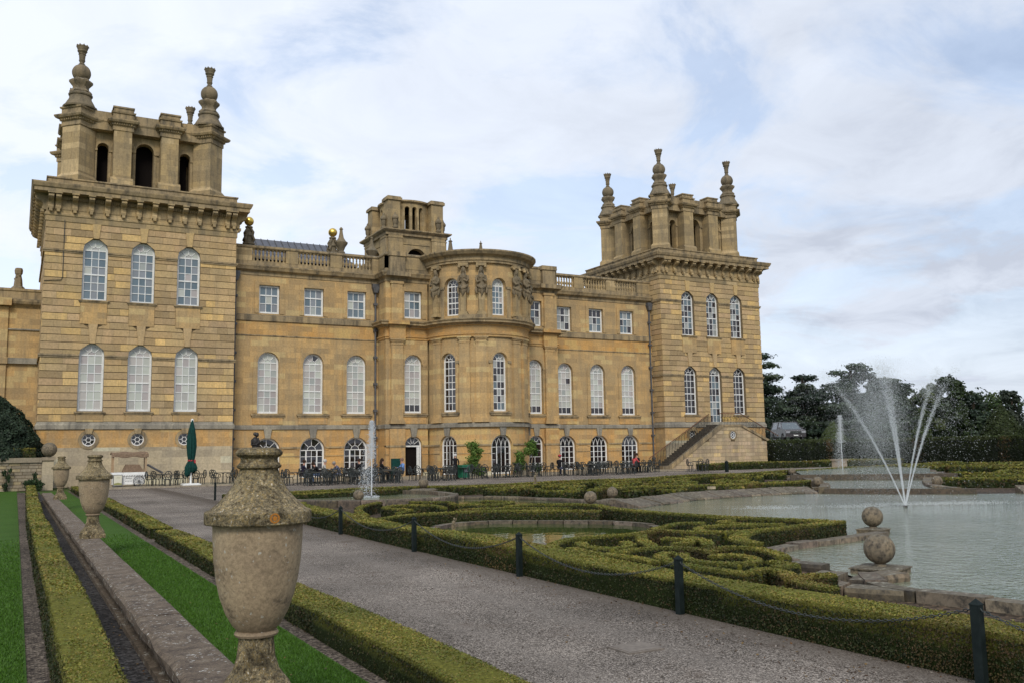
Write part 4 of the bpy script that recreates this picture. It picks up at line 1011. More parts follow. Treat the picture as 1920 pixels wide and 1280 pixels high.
def hedge(path, w_, h, label, group=None, dens=1.0, z0=0.0, straight=False, name='hedge', lmin=.009, lk=.0014, body=True, cat='hedge', maxn=90000, topc=TOPC, sidc=SIDC):
    P = [Vector(p) for p in path] if straight else smooth_path(path, .16)
    if straight: P = [q for a, b in zip(P, P[1:]) for q in [a.lerp(b, i/max(1, int((b-a).length/.3))) for i in range(max(1, int((b-a).length/.3)))]]+[P[-1]]
    prof = [(-.5, 0), (-.52, .5), (-.5, .93), (-.44, 1), (-.2, 1.0), (.2, 1.0), (.44, 1), (.5, .93), (.52, .5), (.5, 0)]
    m_ = MB(); n = len(P); k = len(prof); vs = []; nr = []
    step_ = (lambda x, y: 1+.07*math.sin(math.floor((x+y)/.62)*12.9898)) if straight and h < .6 else (lambda x, y: 1.0)
    for i, p in enumerate(P):
        d = (P[min(i+1, n-1)]-P[max(i-1, 0)]).normalized(); o_ = Vector((d.y, -d.x))
        for u, z in prof:
            nz = noise.noise(Vector((p.x*2.2+u*3, p.y*2.2, z*2)))*.014+noise.noise(Vector((p.x*.5, p.y*.5, 5+z)))*.014
            q = p+o_*(u*w_+nz*(1 if u > 0 else -1)); vs.append((q.x, q.y, z0+z*h*step_(p.x, p.y)+(nz if z > .9 else 0)))
    fs = [(i*k+a, (i+1)*k+a, (i+1)*k+a+1, i*k+a+1) for i in range(n-1) for a in range(k-1)]+[tuple(range(k)), tuple((n-1)*k+a for a in range(k-1, -1, -1))]
    m_.add(vs, fs)
    o = m_.build(name, HBODY); tag(o, label, cat, group)
    cvt = np.array([v_.co.z for v_ in o.data.vertices]) > z0+h*.9; setcol(o.data, np.where(cvt[:, None], np.array([topc[0]])*.8, np.array([sidc[0]])))  # body follows the leaves: bright painted top, sides with shade in the colour
    # leaves over sides and top, each about a pixel wide from the garden wall
    seg = np.array([(p.x, p.y) for p in P]); dd = np.diff(seg, axis=0); L_ = np.linalg.norm(dd, axis=1); tot = L_.sum(); A = tot*(w_+2*h)+2*w_*h
    mid = (seg[1:]+seg[:-1])/2; ss = np.clip(np.hypot(np.hypot(mid[:, 0]-CAMP[0], mid[:, 1]-CAMP[1]), 1.5)*lk, lmin, .2)
    wt = L_/ss**2; N_ = int(min(maxn*1.4, wt.sum()*(w_+2*h)*1.7*dens/.8)); cw = np.concatenate([[0], np.cumsum(wt)])
    u = rng.uniform(0, cw[-1], N_); i = np.clip(np.searchsorted(cw, u)-1, 0, len(L_)-1)
    f = (u-cw[i])/wt[i]; base = seg[i]+dd[i]*f[:, None]; dn = dd[i]/L_[i][:, None]; on = np.stack([dn[:, 1], -dn[:, 0]], 1)
    r = rng.uniform(0, w_+2*h, N_); side = r > w_; sgn = np.where(r > w_+h, 1.0, -1.0)
    ends = rng.uniform(0, A, N_) < 2*w_*h
    off = np.where(side, sgn*w_*.51, (r/w_-.5)*w_); z = np.where(side, rng.uniform(0.0, 1, N_)**.8*h, h*1.0)
    nn = np.zeros((N_, 3)); nn[:, 0] = np.where(side, on[:, 0]*sgn, 0); nn[:, 1] = np.where(side, on[:, 1]*sgn, 0); nn[:, 2] = np.where(side, .15, 1)
    if ends.any():
        e0 = rng.uniform(0, 1, N_) < .5
        for msk, pp, dr in ((ends & e0, seg[0], -dd[0]/L_[0]), (ends & ~e0, seg[-1], dd[-1]/L_[-1])):
            c_ = msk.sum(); base[msk] = pp; on[msk] = (dr[1], -dr[0]); off[msk] = rng.uniform(-.5, .5, c_)*w_; z[msk] = rng.uniform(0, 1, c_)*h; nn[msk] = (dr[0], dr[1], .1); side[msk] = True
    Pp = np.stack([base[:, 0]+on[:, 0]*off, base[:, 1]+on[:, 1]*off, z0+z], 1)+nn*rng.normal(.003, .006, (N_, 1))
    if straight and h < .6: Pp[:, 2] = z0+(Pp[:, 2]-z0)*(1+.07*np.sin(np.floor((Pp[:, 0]+Pp[:, 1])/.62)*12.9898))
    d = np.linalg.norm(Pp-CAMP, axis=1); s = np.clip(d*lk, lmin, .2); keep = rng.uniform(0, 1, N_) < 2
    # gappy bare patches low on the sides
    Pp, nn, s, side, z = Pp[keep], nn[keep], s[keep], side[keep], z[keep]
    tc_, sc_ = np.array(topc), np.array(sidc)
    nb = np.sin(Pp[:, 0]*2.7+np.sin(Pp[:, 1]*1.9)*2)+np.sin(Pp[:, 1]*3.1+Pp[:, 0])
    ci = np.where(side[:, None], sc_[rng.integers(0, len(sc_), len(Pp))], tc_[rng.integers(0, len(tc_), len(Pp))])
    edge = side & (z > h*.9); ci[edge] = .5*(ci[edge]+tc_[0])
    brown = (np.sin(Pp[:, 0]*1.3+Pp[:, 1]*1.7+2)+np.sin(Pp[:, 1]*.83-Pp[:, 0]*2.1)+rng.normal(0, .35, len(Pp))) > 1.62; ci[brown] = ci[brown]*.6+np.array([.055, .03, .012])
    ci = ci*(rng.uniform(.78, 1.22, (len(Pp), 1)))*(1+.13*nb[:, None]*np.array([1.2, .9, .9]))
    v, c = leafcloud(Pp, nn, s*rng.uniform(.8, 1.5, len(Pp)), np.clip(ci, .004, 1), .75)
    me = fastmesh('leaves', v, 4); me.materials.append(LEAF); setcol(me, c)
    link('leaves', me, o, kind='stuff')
    return o
blades('grass_blades', -28.28, -27.22, -58.2, -38, 90000, .022)
blades('grass_blades', -30.6, -29.52, -57.2, -38, 70000, .022)

def litter(name, x0, x1, y0, y1, n, z, cols):
    P = np.stack([rng.uniform(x0, x1, n), y0+(y1-y0)*rng.uniform(0, 1, n)**1.5, np.full(n, z)+rng.uniform(.002, .01, n)], 1)
    v, c = leafcloud(P, np.tile(np.array([[0, 0, 1.0]]), (n, 1)), .016*rng.uniform(.6, 1.5, n), np.array(cols)[rng.integers(0, len(cols), n)], .5)
    me = fastmesh(name, v, 4); me.materials.append(LEAF); setcol(me, c); return link(name, me, None, kind='stuff')
LC = [(.14, .07, .025), (.09, .05, .02), (.2, .13, .05), (.06, .035, .018)]
litter('fallen_leaves', -24.2, -23.3, -58, -40, 900, .0, LC); litter('fallen_leaves', -26.6, -23.4, -58, -38, 260, .0, LC); litter('fallen_leaves', -28.9, -28.6, -58, -45, 260, .008, LC); litter('fallen_leaves', -28.2, -27.2, -58, -42, 160, .02, LC)
litter('loose_stones', -26.6, -23.35, -58, -48, 1500, .0, [(.35, .31, .27), (.22, .19, .16), (.08, .065, .05)])

# ------------------------------------------------------------------ long hedges
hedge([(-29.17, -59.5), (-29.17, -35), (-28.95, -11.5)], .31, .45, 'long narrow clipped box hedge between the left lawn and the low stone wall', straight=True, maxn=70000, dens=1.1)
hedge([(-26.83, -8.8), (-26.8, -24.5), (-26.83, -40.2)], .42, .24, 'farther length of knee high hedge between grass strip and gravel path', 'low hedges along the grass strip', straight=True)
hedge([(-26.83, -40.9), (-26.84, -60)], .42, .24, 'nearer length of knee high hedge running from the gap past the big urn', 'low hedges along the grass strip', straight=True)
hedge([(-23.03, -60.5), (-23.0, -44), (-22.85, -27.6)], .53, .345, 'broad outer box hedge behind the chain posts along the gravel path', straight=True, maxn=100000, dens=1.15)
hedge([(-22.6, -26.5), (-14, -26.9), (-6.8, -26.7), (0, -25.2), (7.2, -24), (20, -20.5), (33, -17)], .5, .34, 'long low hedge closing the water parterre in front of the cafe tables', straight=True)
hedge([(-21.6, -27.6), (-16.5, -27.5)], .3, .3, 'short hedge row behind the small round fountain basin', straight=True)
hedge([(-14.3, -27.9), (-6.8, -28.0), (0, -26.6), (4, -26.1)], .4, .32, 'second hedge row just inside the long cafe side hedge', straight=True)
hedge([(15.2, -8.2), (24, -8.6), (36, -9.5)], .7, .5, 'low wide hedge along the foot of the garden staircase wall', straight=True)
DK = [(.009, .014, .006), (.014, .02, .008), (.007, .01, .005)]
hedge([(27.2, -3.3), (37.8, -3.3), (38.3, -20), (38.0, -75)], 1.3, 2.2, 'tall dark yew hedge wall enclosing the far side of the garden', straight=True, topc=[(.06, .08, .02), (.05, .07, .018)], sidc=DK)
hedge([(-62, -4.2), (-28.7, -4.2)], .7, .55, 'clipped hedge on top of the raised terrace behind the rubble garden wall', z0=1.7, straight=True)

# ------------------------------------------------------------------ pools
m, t, b = newmat('pool_water'); WATER = m; g, co = coords(t, 1, 1, 1)
n1 = tex(t, 'ShaderNodeTexNoise', .5, co, Detail=3.0); r1 = ramp(t, [(.35, (.12, .145, .085)), (.65, (.19, .21, .145))]); t.links.new(n1.outputs[0], r1.inputs[0]); t.links.new(r1.outputs[0], b.inputs['Base Color'])
b.inputs['Roughness'].default_value = .06; b.inputs['IOR'].default_value = 1.33
n2 = tex(t, 'ShaderNodeTexNoise', 4.2, co, Detail=4.0, Roughness=.6); n3 = tex(t, 'ShaderNodeTexNoise', 13, co, Detail=2.0)
bump(t, b, M(t, 'ADD', n2.outputs[0], M(t, 'MULTIPLY', n3.outputs[0], .5)), .9, .045)
m, t, b = newmat('still_water'); WATER2 = m; g, co = coords(t)
n1 = tex(t, 'ShaderNodeTexNoise', .8, co, Detail=3.0); r1 = ramp(t, [(.35, (.03, .05, .012)), (.65, (.055, .085, .02))]); t.links.new(n1.outputs[0], r1.inputs[0]); t.links.new(r1.outputs[0], b.inputs['Base Color'])
b.inputs['Roughness'].default_value = .03; b.inputs['IOR'].default_value = 1.33
n2 = tex(t, 'ShaderNodeTexNoise', 3.0, co, Detail=2.0); bump(t, b, n2.outputs[0], .3, .02)
def rim(parent, path, w_=.24, h=.13, slope=.0, step=.75, closed=False, z0=-.02):
    """coping stones laid end to end, each its own block; path walks with the water on its left"""
    P = smooth_path(path, .25); acc = [0]
    for a, b_ in zip(P, P[1:]): acc.append(acc[-1]+(b_-a).length)
    tot = acc[-1]; n = max(1, int(tot/step))
    def at(s):
        i = min(max(0, int(np.searchsorted(acc, s))-1), len(P)-2); return P[i].lerp(P[i+1], (s-acc[i])/max(1e-6, acc[i+1]-acc[i])), (P[i+1]-P[i]).normalized()
    for k in range(n):
        s0, s1 = tot*k/n+.014, tot*(k+1)/n-.014; vs = []; zz = h+random.uniform(-.012, .012); sh = random.uniform(-.015, .015)
        for s in (s0, (s0+s1)/2, s1):
            p, d = at(s); o_ = Vector((d.y, -d.x))
            for u, z in ((-w_*.5, z0), (-w_*.56, zz-.05-slope), (-w_*.5, zz-slope), (w_*.5, zz), (w_*.5, z0)):
                q = p+o_*(u+sh); vs.append((q.x, q.y, z))
        fs = [(i*5+a, i*5+5+a, i*5+5+(a+1) % 5, i*5+(a+1) % 5) for i in range(2) for a in range(5)]+[(0, 1, 2, 3, 4), (14, 13, 12, 11, 10)]
        q = MB(); q.add(vs, fs); c = random.uniform(.6, 1.45); q.build('rim_stone', S_rim, parent, tint=(c, c*random.uniform(.93, 1.03), c*random.uniform(.85, 1.02)))
def pool(label, outline, z, mat=None, rims=(), **k):
    t_ = thing('pool_basin', label, 'pool')
    for r_ in rims: rim(t_, r_, **k)
    o = sheet('water', outline, z, mat or WATER)
    return t_
POOLS = []
p1_o = [(-21.35, -42.3), (-20.9, -41.9), (-20.0, -41.6), (-19.4, -41.85), (-18.5, -42.6), (-17.7, -43.4), (-17.35, -44.2), (-17.45, -45.2), (-18.1, -46.2), (-19.1, -46.9), (-20.3, -47.3), (-21.3, -47.1), (-22.0, -46.2), (-22.3, -44.8), (-22.1, -43.2)]
pool('small scalloped basin among the box scrolls beside the path hedge, with green still water', p1_o, .03, WATER2, [p1_o+[p1_o[0]]], w_=.2, h=.1, step=.6)
B_o = [(-16.9, -31.9), (-16.3, -30.9), (-14.8, -31.4), (-13.7, -33.5), (-13.4, -35.6), (-13.2, -37.4), (-14.4, -38.9), (-15.6, -38.4), (-17, -36.8), (-18.2, -35.2), (-18.9, -33.9)]
pool('curved canal of green water linking the round basin and the large pool', B_o, .03, WATER2, [B_o[:6][::-1], B_o[6:][::-1]], w_=.22, h=.12)
cc_ = (-18.4, -29.3)
C_o = [(cc_[0]+3.0*math.cos(a), cc_[1]+4.1*math.sin(a)) for a in np.linspace(0, 2*PI, 28, endpoint=False)]
pool('round basin with a tall single water jet near the cafe tables', C_o, .1, WATER, [C_o[::-1]+[C_o[-1]]], w_=.3, h=.24)
D_o = [(-15.45, -49.3), (-16.0, -47.4), (-16.5, -44.9), (-16.2, -42.4), (-14.9, -40.2), (-14.0, -39.2), (-12.2, -38.4), (-9.86, -37.2), (-7, -36.7), (-4.4, -37.1), (-3.9, -38.4), (-2.8, -40.2), (.2, -42.2), (4, -45.5), (9, -52), (9, -66), (-18.9, -66), (-20.1, -60), (-20.45, -55.3), (-20.68, -53.8), (-20.0, -52.9), (-19.6, -51.9), (-19.75, -51.4), (-19.47, -50.85), (-18.93, -50.1), (-18.1, -49.72), (-16.5, -49.45)]
D_t = pool('great ornamental pool with the large fan fountain and chipped stone edge', D_o, .03, WATER, [D_o[16:21][::-1]])
for o in list(D_t.children): pass
rim(D_t, [(-4.2, -37.25), (-5.5, -36.85), (-7, -36.85), (-9.86, -37.3), (-12.2, -38.4), (-13.9, -39.2)], w_=.75, h=.26, slope=.17, step=.5)
rim(D_t, [(-15.1, -49.15), (-16.5, -49.45), (-18.1, -49.72), (-18.93, -50.1), (-19.47, -50.85), (-19.75, -51.4), (-19.65, -51.9)][::-1], w_=.26, h=.12, step=.6)
rim(D_t, [(-20.25, -52.6), (-20.85, -52.9), (-21.05, -53.4), (-20.7, -54.0)][::-1], w_=.34, h=.13, step=.5)
rim(D_t, [(-19.6, -53.05), (-20.1, -53.05), (-20.55, -53.3)], w_=.34, h=.13, step=.5)
rim(D_t, [(9, -52), (4, -45.5), (.2, -42.2)], w_=.8, h=.3, slope=.2)
E_o = [(-3.8, -37.4), (-1.2, -35.0), (3.5, -29.5), (7.8, -24.9), (11.5, -21.6), (15.5, -20.2), (18.4, -22.8), (16.8, -26.5), (11, -30.8), (4.5, -35.5), (.6, -38.6), (-1.4, -41.0)]
E_t = pool('raised stepped basin behind the fan fountain with a single jet', E_o, .14, WATER, [E_o[:6][::-1], E_o[6:][::-1]], w_=.35, h=.24)
m_ = MB(); m_.box(Flat((-4.0, -37.6), (.62, -.785), (-.785, -.62)), 0, 4.9, -.2, .08, -.02, .2); m_.build('step_wall', S_rim, E_t, tint=(.6, .58, .55))
m_ = MB(); m_.box(Flat((2.6, -30.4), (.75, -.66), (-.66, -.75)), -.6, 6.6, -.2, .08, .1, .4); m_.build('step_wall', S_rim, E_t, tint=(.6, .58, .55))
sheet('water', [(2.8, -30.2), (7.8, -24.9), (11.5, -21.6), (15.5, -20.2), (18.4, -22.8), (16.8, -26.5), (11, -30.8), (7.6, -34.3)], .33, WATER)
POOLS = [p1_o, B_o, C_o, D_o, E_o]
def inside(p, poly, grow=.0):
    c = False; n = len(poly)
    for i in range(n):
        (x0, y0), (x1, y1) = poly[i], poly[i-1]
        if (y0 > p[1]) != (y1 > p[1]) and p[0] < (x1-x0)*(p[1]-y0)/(y1-y0)+x0: c = not c
    return c
def near_pool(p, g=.3):
    return any(inside((p[0]+dx, p[1]+dy), q) for q in POOLS for dx in (-g, 0, g) for dy in (-g, 0, g))

# stone balls on plinths round the pools
BS = []
def ball_plinth(x, y, zb, r, label, pw=.3, ph=.22, rot=.6, z0=0):
    t_ = thing('ball_finial', label, 'stone ball', (x, y, z0), rot, 'stone balls round the pools')
    a = MB(); a.box(IDT, -pw, pw, -pw, pw, -.02, ph*.72); a.lathe([(pw*1.5, ph*.72), (pw*1.5, ph*.86), (pw*1.1, ph), (pw*.5, ph)], (0, 0, 0), 4, PI/4); a.build('plinth', S_ball, t_)
    a = MB(); a.lathe([(.1, ph-.01), (.07, ph+.03)], seg=12); a.ball((0, 0, ph+.02+r), r, 24, 16); a.build('ball', S_ball, t_, True)
ball_plinth(-19.25, -52.47, 0, .205, 'large stone ball on square plinth at the near corner of the great pool', .3, .12, .35)
ball_plinth(-14.72, -48.6, 0, .2, 'stone ball on stepped plinth directly behind the nearest pool ball', .24, .12, .35)
ball_plinth(-19.58, -31.97, 0, .18, 'weathered stone ball left of the thin white jet in the round basin', .26, .16, .5)
ball_plinth(-15.33, -27.5, 0, .2, 'stone ball on plinth at the back rim of the round basin', .38, .3, .5)
ball_plinth(-14.62, -38.4, 0, .19, 'left one of the close pair of stone balls by the canal mouth', .24, .12, .5)
ball_plinth(-12.5, -36.5, 0, .18, 'right one of the close pair of stone balls at the end of the sloped rim', .27, .14, .5)
ball_plinth(-1.6, -35.1, 0, .2, 'stone ball beside the step wall left of the fan fountain', .28, .1, .5, .0)
ball_plinth(8.1, -24.3, 0, .2, 'farthest stone ball at the head of the raised basin', .42, .12, .5, .0)
ball_plinth(.9, -38.6, 0, .2, 'stone ball half lost in spray behind the fan fountain', .28, .12, .5, .0)

# ------------------------------------------------------------------ box scrolls
SC = {'a': [(-22.62, -49.59), (-22.3, -48.9), (-21.6, -48.3), (-20.89, -48.2), (-20.3, -48.2), (-19.7, -48.0)],
 'b': [(-22.3, -49.45), (-22.42, -50.05), (-22.3, -50.6), (-22.25, -51.1), (-22.35, -51.5)],
 'c': [(-21.75, -48.85), (-22.0, -49.4), (-21.85, -49.85), (-21.4, -49.7), (-21.16, -49.2)],
 'd': [(-22.1, -50.4), (-21.6, -50.15), (-21.1, -50.25), (-20.9, -50.6), (-21.0, -51.1)],
 'e': [(-22.12, -53.0), (-22.2, -52.4), (-22.2, -51.84), (-22.05, -51.3), (-21.8, -50.95), (-21.5, -50.75)],
 'f': [(-21.45, -51.0), (-21.75, -51.35), (-21.85, -51.85), (-21.6, -52.25), (-21.25, -52.2), (-21.0, -51.8), (-21.05, -51.45), (-21.35, -51.5)],
 'g': [(-20.3, -48.5), (-20.8, -49.2), (-21.1, -49.8), (-21.3, -50.1)],
 'h': [(-20.75, -49.95), (-20.45, -49.9), (-20.18, -49.5), (-20.3, -49.1)],
 'i': [(-19.85, -49.2), (-20.1, -49.9), (-20.5, -50.4)],
 'j': [(-20.77, -50.86), (-20.35, -50.75), (-20.2, -51.1), (-20.4, -51.7), (-20.7, -52.15)],
 'k': [(-20.0, -50.9), (-19.75, -50.25), (-19.2, -49.75), (-18.5, -49.35), (-17.9, -49.3), (-17.3, -49.2), (-16.7, -49.1), (-16.0, -48.9)],
 'l': [(-18.38, -49.0), (-18.8, -48.9), (-18.94, -48.45), (-18.6, -48.0), (-18.0, -47.85), (-17.5, -48.3)],
 'm': [(-16.75, -42.0), (-17.05, -43.2), (-17.1, -44.68), (-17.0, -46.0), (-16.8, -46.9), (-16.45, -47.9), (-16.1, -48.7)],
 'n': [(-22.5, -41.9), (-21.6, -41.2), (-20.5, -41.0), (-19.4, -41.3), (-18.3, -42.1), (-17.4, -43.0)],
 'o': [(-21.93, -52.9), (-21.67, -52.77), (-21.75, -53.2), (-22.0, -53.55)],
 'p': [(-21.1, -52.3), (-21.14, -52.75), (-21.45, -52.75)],
 'q': [(-22.2, -54.3), (-22.1, -53.75), (-21.65, -53.5), (-21.4, -53.6)],
 'r': [(-17.8, -47.2), (-18.3, -47.0), (-18.9, -47.4), (-19.4, -47.7), (-19.3, -48.4), (-18.9, -48.9)],
 's': [(-17.0, -47.1), (-17.5, -47.3), (-17.35, -48.0), (-16.9, -48.4)],
 't': [(-22.4, -40.6), (-22.0, -39.0), (-21.5, -37.6), (-20.9, -36.5), (-20.2, -35.6)],
 'u': [(-21.5, -40.4), (-20.8, -39.4), (-21.0, -38.2), (-20.3, -37.4), (-19.6, -38.1), (-19.8, -39.3)],
 'v': [(-19.9, -40.4), (-19.0, -40.3), (-18.2, -40.9), (-17.5, -41.8)],
 'w': [(-19.4, -36.0), (-18.6, -36.9), (-18.9, -38.2), (-18.0, -38.9), (-17.2, -38.2), (-17.6, -37.2)],
 'x': [(-18.3, -39.9), (-17.3, -39.7), (-16.5, -40.4), (-16.2, -41.4)],
 'y': [(-22.35, -36.5), (-22.3, -35.0), (-22.0, -33.9)]}
SCL = 'clipped box scroll in the knot pattern between path hedge and pools'
SN = {'a': 'box hedge curling along the front of the still basin', 'b': 'box scroll joining the path hedge left of the knot', 'c': 'small hooked scroll just right of the still basin front', 'd': 'cross piece running through the middle of the knot', 'e': 'long C shaped scroll nearest the path hedge', 'f': 'tight spiral at the heart of the knot pattern',
 'g': 'diagonal hedge stroke above the centre of the knot', 'h': 'short bracket shaped hedge inside the knot', 'i': 'short stroke pointing at the knot spiral', 'j': 'bow shaped hedge at the right of the knot', 'k': 'hedge following the curved rim of the pool bay to the second ball', 'l': 'crescent scroll behind the curved pool bay', 'm': 'hedge along the edge of the great pool behind the knot', 'n': 'hedge curving round the back of the still basin',
 'o': 'small hook below the right end of the knot', 'p': 'short angle of hedge beside the nearest pool corner', 'q': 'last block of hedge before the nearest stone ball', 'r': 'scroll between the still basin and the curved bay', 's': 'small scroll close to the great pool edge', 't': 'curved hedge leading from the still basin to the round basin', 'u': 'spiral between the still basin and the canal', 'v': 'short hedge stroke behind the still basin', 'w': 'hooked scroll beside the canal', 'x': 'curved stroke between canal and great pool', 'y': 'straight stroke close behind the path hedge near the round basin'}
for kk_, v in SC.items():
    SCL = 'clipped '+SN[kk_]
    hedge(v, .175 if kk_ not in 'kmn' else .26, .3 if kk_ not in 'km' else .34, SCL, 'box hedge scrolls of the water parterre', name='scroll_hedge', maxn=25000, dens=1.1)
SCF = 'low box scroll in the farther beds round the great pool'
def scroll_bed(x0, x1, y0, y1, sx, sy, rr=1.0):
    j = 0; y = y0
    while y < y1:
        x = x0+(j % 2)*sx*.5
        while x < x1:
            a0 = random.uniform(0, 2*PI); s = random.choice((-1, 1)); r0 = rr*random.uniform(.85, 1.15); pts = []
            for i in range(9):
                a = a0+s*i*.62; r = r0*(1-.075*i); q = (x+r*math.cos(a), y+r*math.sin(a)*1.15)
                pts.append(q)
            good = []
            for q in pts:
                if near_pool(q, .45): break
                good.append(q)
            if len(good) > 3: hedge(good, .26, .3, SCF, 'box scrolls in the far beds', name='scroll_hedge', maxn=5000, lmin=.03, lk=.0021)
            x += sx
        y += sy; j += 1
scroll_bed(-13.4, -1.5, -34.8, -28.6, 2.7, 2.0, 1.0)
scroll_bed(-9.5, -5.5, -35.6, -35.0, 2.7, 2, .8)
scroll_bed(1.5, 8, -28.0, -25.4, 3.0, 2.2, 1.1)
scroll_bed(8, 24, -45, -31.5, 3.2, 3.0, 1.25)
scroll_bed(20, 34, -31, -20, 3.4, 3.2, 1.3)
for i, (a, b_) in enumerate((((2.5, -40.8), (9.5, -49.5)), ((2.5, -37.5), (14, -50)), ((6, -36.2), (24, -52)), ((19, -26), (36, -40)), ((20, -21.5), (37, -26)))):
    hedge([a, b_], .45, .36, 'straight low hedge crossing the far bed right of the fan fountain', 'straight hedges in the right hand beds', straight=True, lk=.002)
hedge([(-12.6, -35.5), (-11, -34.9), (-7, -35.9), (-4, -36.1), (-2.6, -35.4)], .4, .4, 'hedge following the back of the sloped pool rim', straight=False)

# ------------------------------------------------------------------ low wall with urns on the left
lw = thing('low_wall', 'low lichen spotted stone wall carrying the row of urns', 'wall')
m, t, b = newmat('lichen_coping'); COP = m; g, co = coords(t)
n1 = tex(t, 'ShaderNodeTexNoise', 6, co, Detail=6.0, Roughness=.75); r1 = ramp(t, [(.35, (.06, .042, .028)), (.5, (.125, .092, .062)), (.65, (.20, .158, .11))]); t.links.new(n1.outputs[0], r1.inputs[0])
n2 = tex(t, 'ShaderNodeTexNoise', 26, co, Detail=3.0, Roughness=.6); r2 = ramp(t, [(.6, 0), (.64, 1)]); t.links.new(n2.outputs[0], r2.inputs[0])
n3 = tex(t, 'ShaderNodeTexNoise', 4, co, Detail=3.0); r3 = ramp(t, [(.42, 0), (.55, 1)]); t.links.new(n3.outputs[0], r3.inputs[0])
c_ = mixc(t, r1.outputs[0], (.5, .49, .44), M(t, 'MULTIPLY', r2.outputs[0], r3.outputs[0]))
n4 = tex(t, 'ShaderNodeTexNoise', 60, co, Detail=4.0, Roughness=.8); r4 = ramp(t, [(.35, .5), (.65, 1.5)]); t.links.new(n4.outputs[0], r4.inputs[0])
t.links.new(mixc(t, c_, r4.outputs[0], mode='MULTIPLY'), b.inputs['Base Color']); b.inputs['Roughness'].default_value = .92; bump(t, b, n4.outputs[0], .9, .012)
y = -60.5
while y < -19.5:
    l_ = random.uniform(1.3, 1.9); a, b_ = y+.006, min(y+l_, -19.4)-.006; dz = random.uniform(-.004, .004); q = MB()
    n = 6; vs = []
    prof = [(-28.54, .18), (-28.62, .2), (-28.66, .25), (-28.66, .32), (-28.63, .345), (-28.6, .35), (-28.3, .352), (-28.27, .33), (-28.27, .18)]
    for i in range(n+1):
        yy = a+(b_-a)*i/n
        for px_, pz in prof:
            e = noise.noise(Vector((px_*9, yy*7, pz*9)))*.012 if px_ < -28.58 else 0
            vs.append((px_+e*2, yy, pz+dz+e*.5))
    k = len(prof); q.add(vs, [(i*k+c, (i+1)*k+c, (i+1)*k+(c+1) % k, i*k+(c+1) % k) for i in range(n) for c in range(k)]+[tuple(range(k)), tuple(n*k+c for c in range(k-1, -1, -1))])
    q.build('coping_stone', COP, lw); y += l_
q = MB(); q.box(IDT, -28.56, -28.3, -60.5, -19.4, -.02, .19); q.build('wall_body', COP, lw)
q = MB(); q.box(IDT, -28.62, -28.56, -60.5, -19.4, -.02, .06); q.build('footing', COP, lw)

# urns
m, t, b = newmat('urn_body'); URNB = m; g, co = coords(t)
tco = t.nodes.new('ShaderNodeTexCoord'); oc = tco.outputs['Object']
n1 = tex(t, 'ShaderNodeTexNoise', 3.2, oc, Detail=6.0, Roughness=.6); r1 = ramp(t, [(.3, (.22, .165, .11)), (.5, (.31, .235, .15)), (.7, (.38, .295, .19))]); t.links.new(n1.outputs[0], r1.inputs[0])
n2 = tex(t, 'ShaderNodeTexNoise', 45, oc, Detail=5.0, Roughness=.75); r2 = ramp(t, [(.35, .72), (.62, 1.18)]); t.links.new(n2.outputs[0], r2.inputs[0])
n5 = tex(t, 'ShaderNodeTexNoise', 5.5, oc, Detail=7.0, Roughness=.75); r5 = ramp(t, [(.55, 0), (.66, .8)]); t.links.new(n5.outputs[0], r5.inputs[0])
n6 = tex(t, 'ShaderNodeTexNoise', 34, oc, Detail=2.0, Roughness=.5); r6 = ramp(t, [(.68, 0), (.72, 1)]); t.links.new(n6.outputs[0], r6.inputs[0])
c_ = mixc(t, r1.outputs[0], (.09, .07, .05), r5.outputs[0]); c_ = mixc(t, c_, r2.outputs[0], mode='MULTIPLY'); c_ = mixc(t, c_, (.42, .41, .36), M(t, 'MULTIPLY', r6.outputs[0], .7))
t.links.new(c_, b.inputs['Base Color']); b.inputs['Roughness'].default_value = .9; b.inputs['Specular IOR Level'].default_value = .2; bump(t, b, n2.outputs[0], .5, .006)
m, t, b = newmat('urn_lid'); URNL = m; tco = t.nodes.new('ShaderNodeTexCoord'); oc = tco.outputs['Object']
v1 = tex(t, 'ShaderNodeTexNoise', 42, oc, Detail=5.0, Roughness=.75); r1 = ramp(t, [(.3, (.03, .022, .015)), (.42, (.12, .09, .05)), (.5, (.22, .19, .125)), (.58, (.23, .15, .04)), (.64, (.48, .45, .38))]); t.links.new(v1.outputs[0], r1.inputs[0])
n2 = tex(t, 'ShaderNodeTexNoise', 5, oc, Detail=5.0, Roughness=.7); r2 = ramp(t, [(.38, .38), (.6, 1.35)]); t.links.new(n2.outputs[0], r2.inputs[0])
n3 = tex(t, 'ShaderNodeTexNoise', 90, oc, Detail=3.0, Roughness=.7); r3 = ramp(t, [(.35, .6), (.65, 1.4)]); t.links.new(n3.outputs[0], r3.inputs[0])
c_ = mixc(t, mixc(t, r1.outputs[0], r2.outputs[0], mode='MULTIPLY'), r3.outputs[0], mode='MULTIPLY')
t.links.new(c_, b.inputs['Base Color']); b.inputs['Roughness'].default_value = .95; b.inputs['Specular IOR Level'].default_value = .15; bump(t, b, v1.outputs[0], 1, .015)
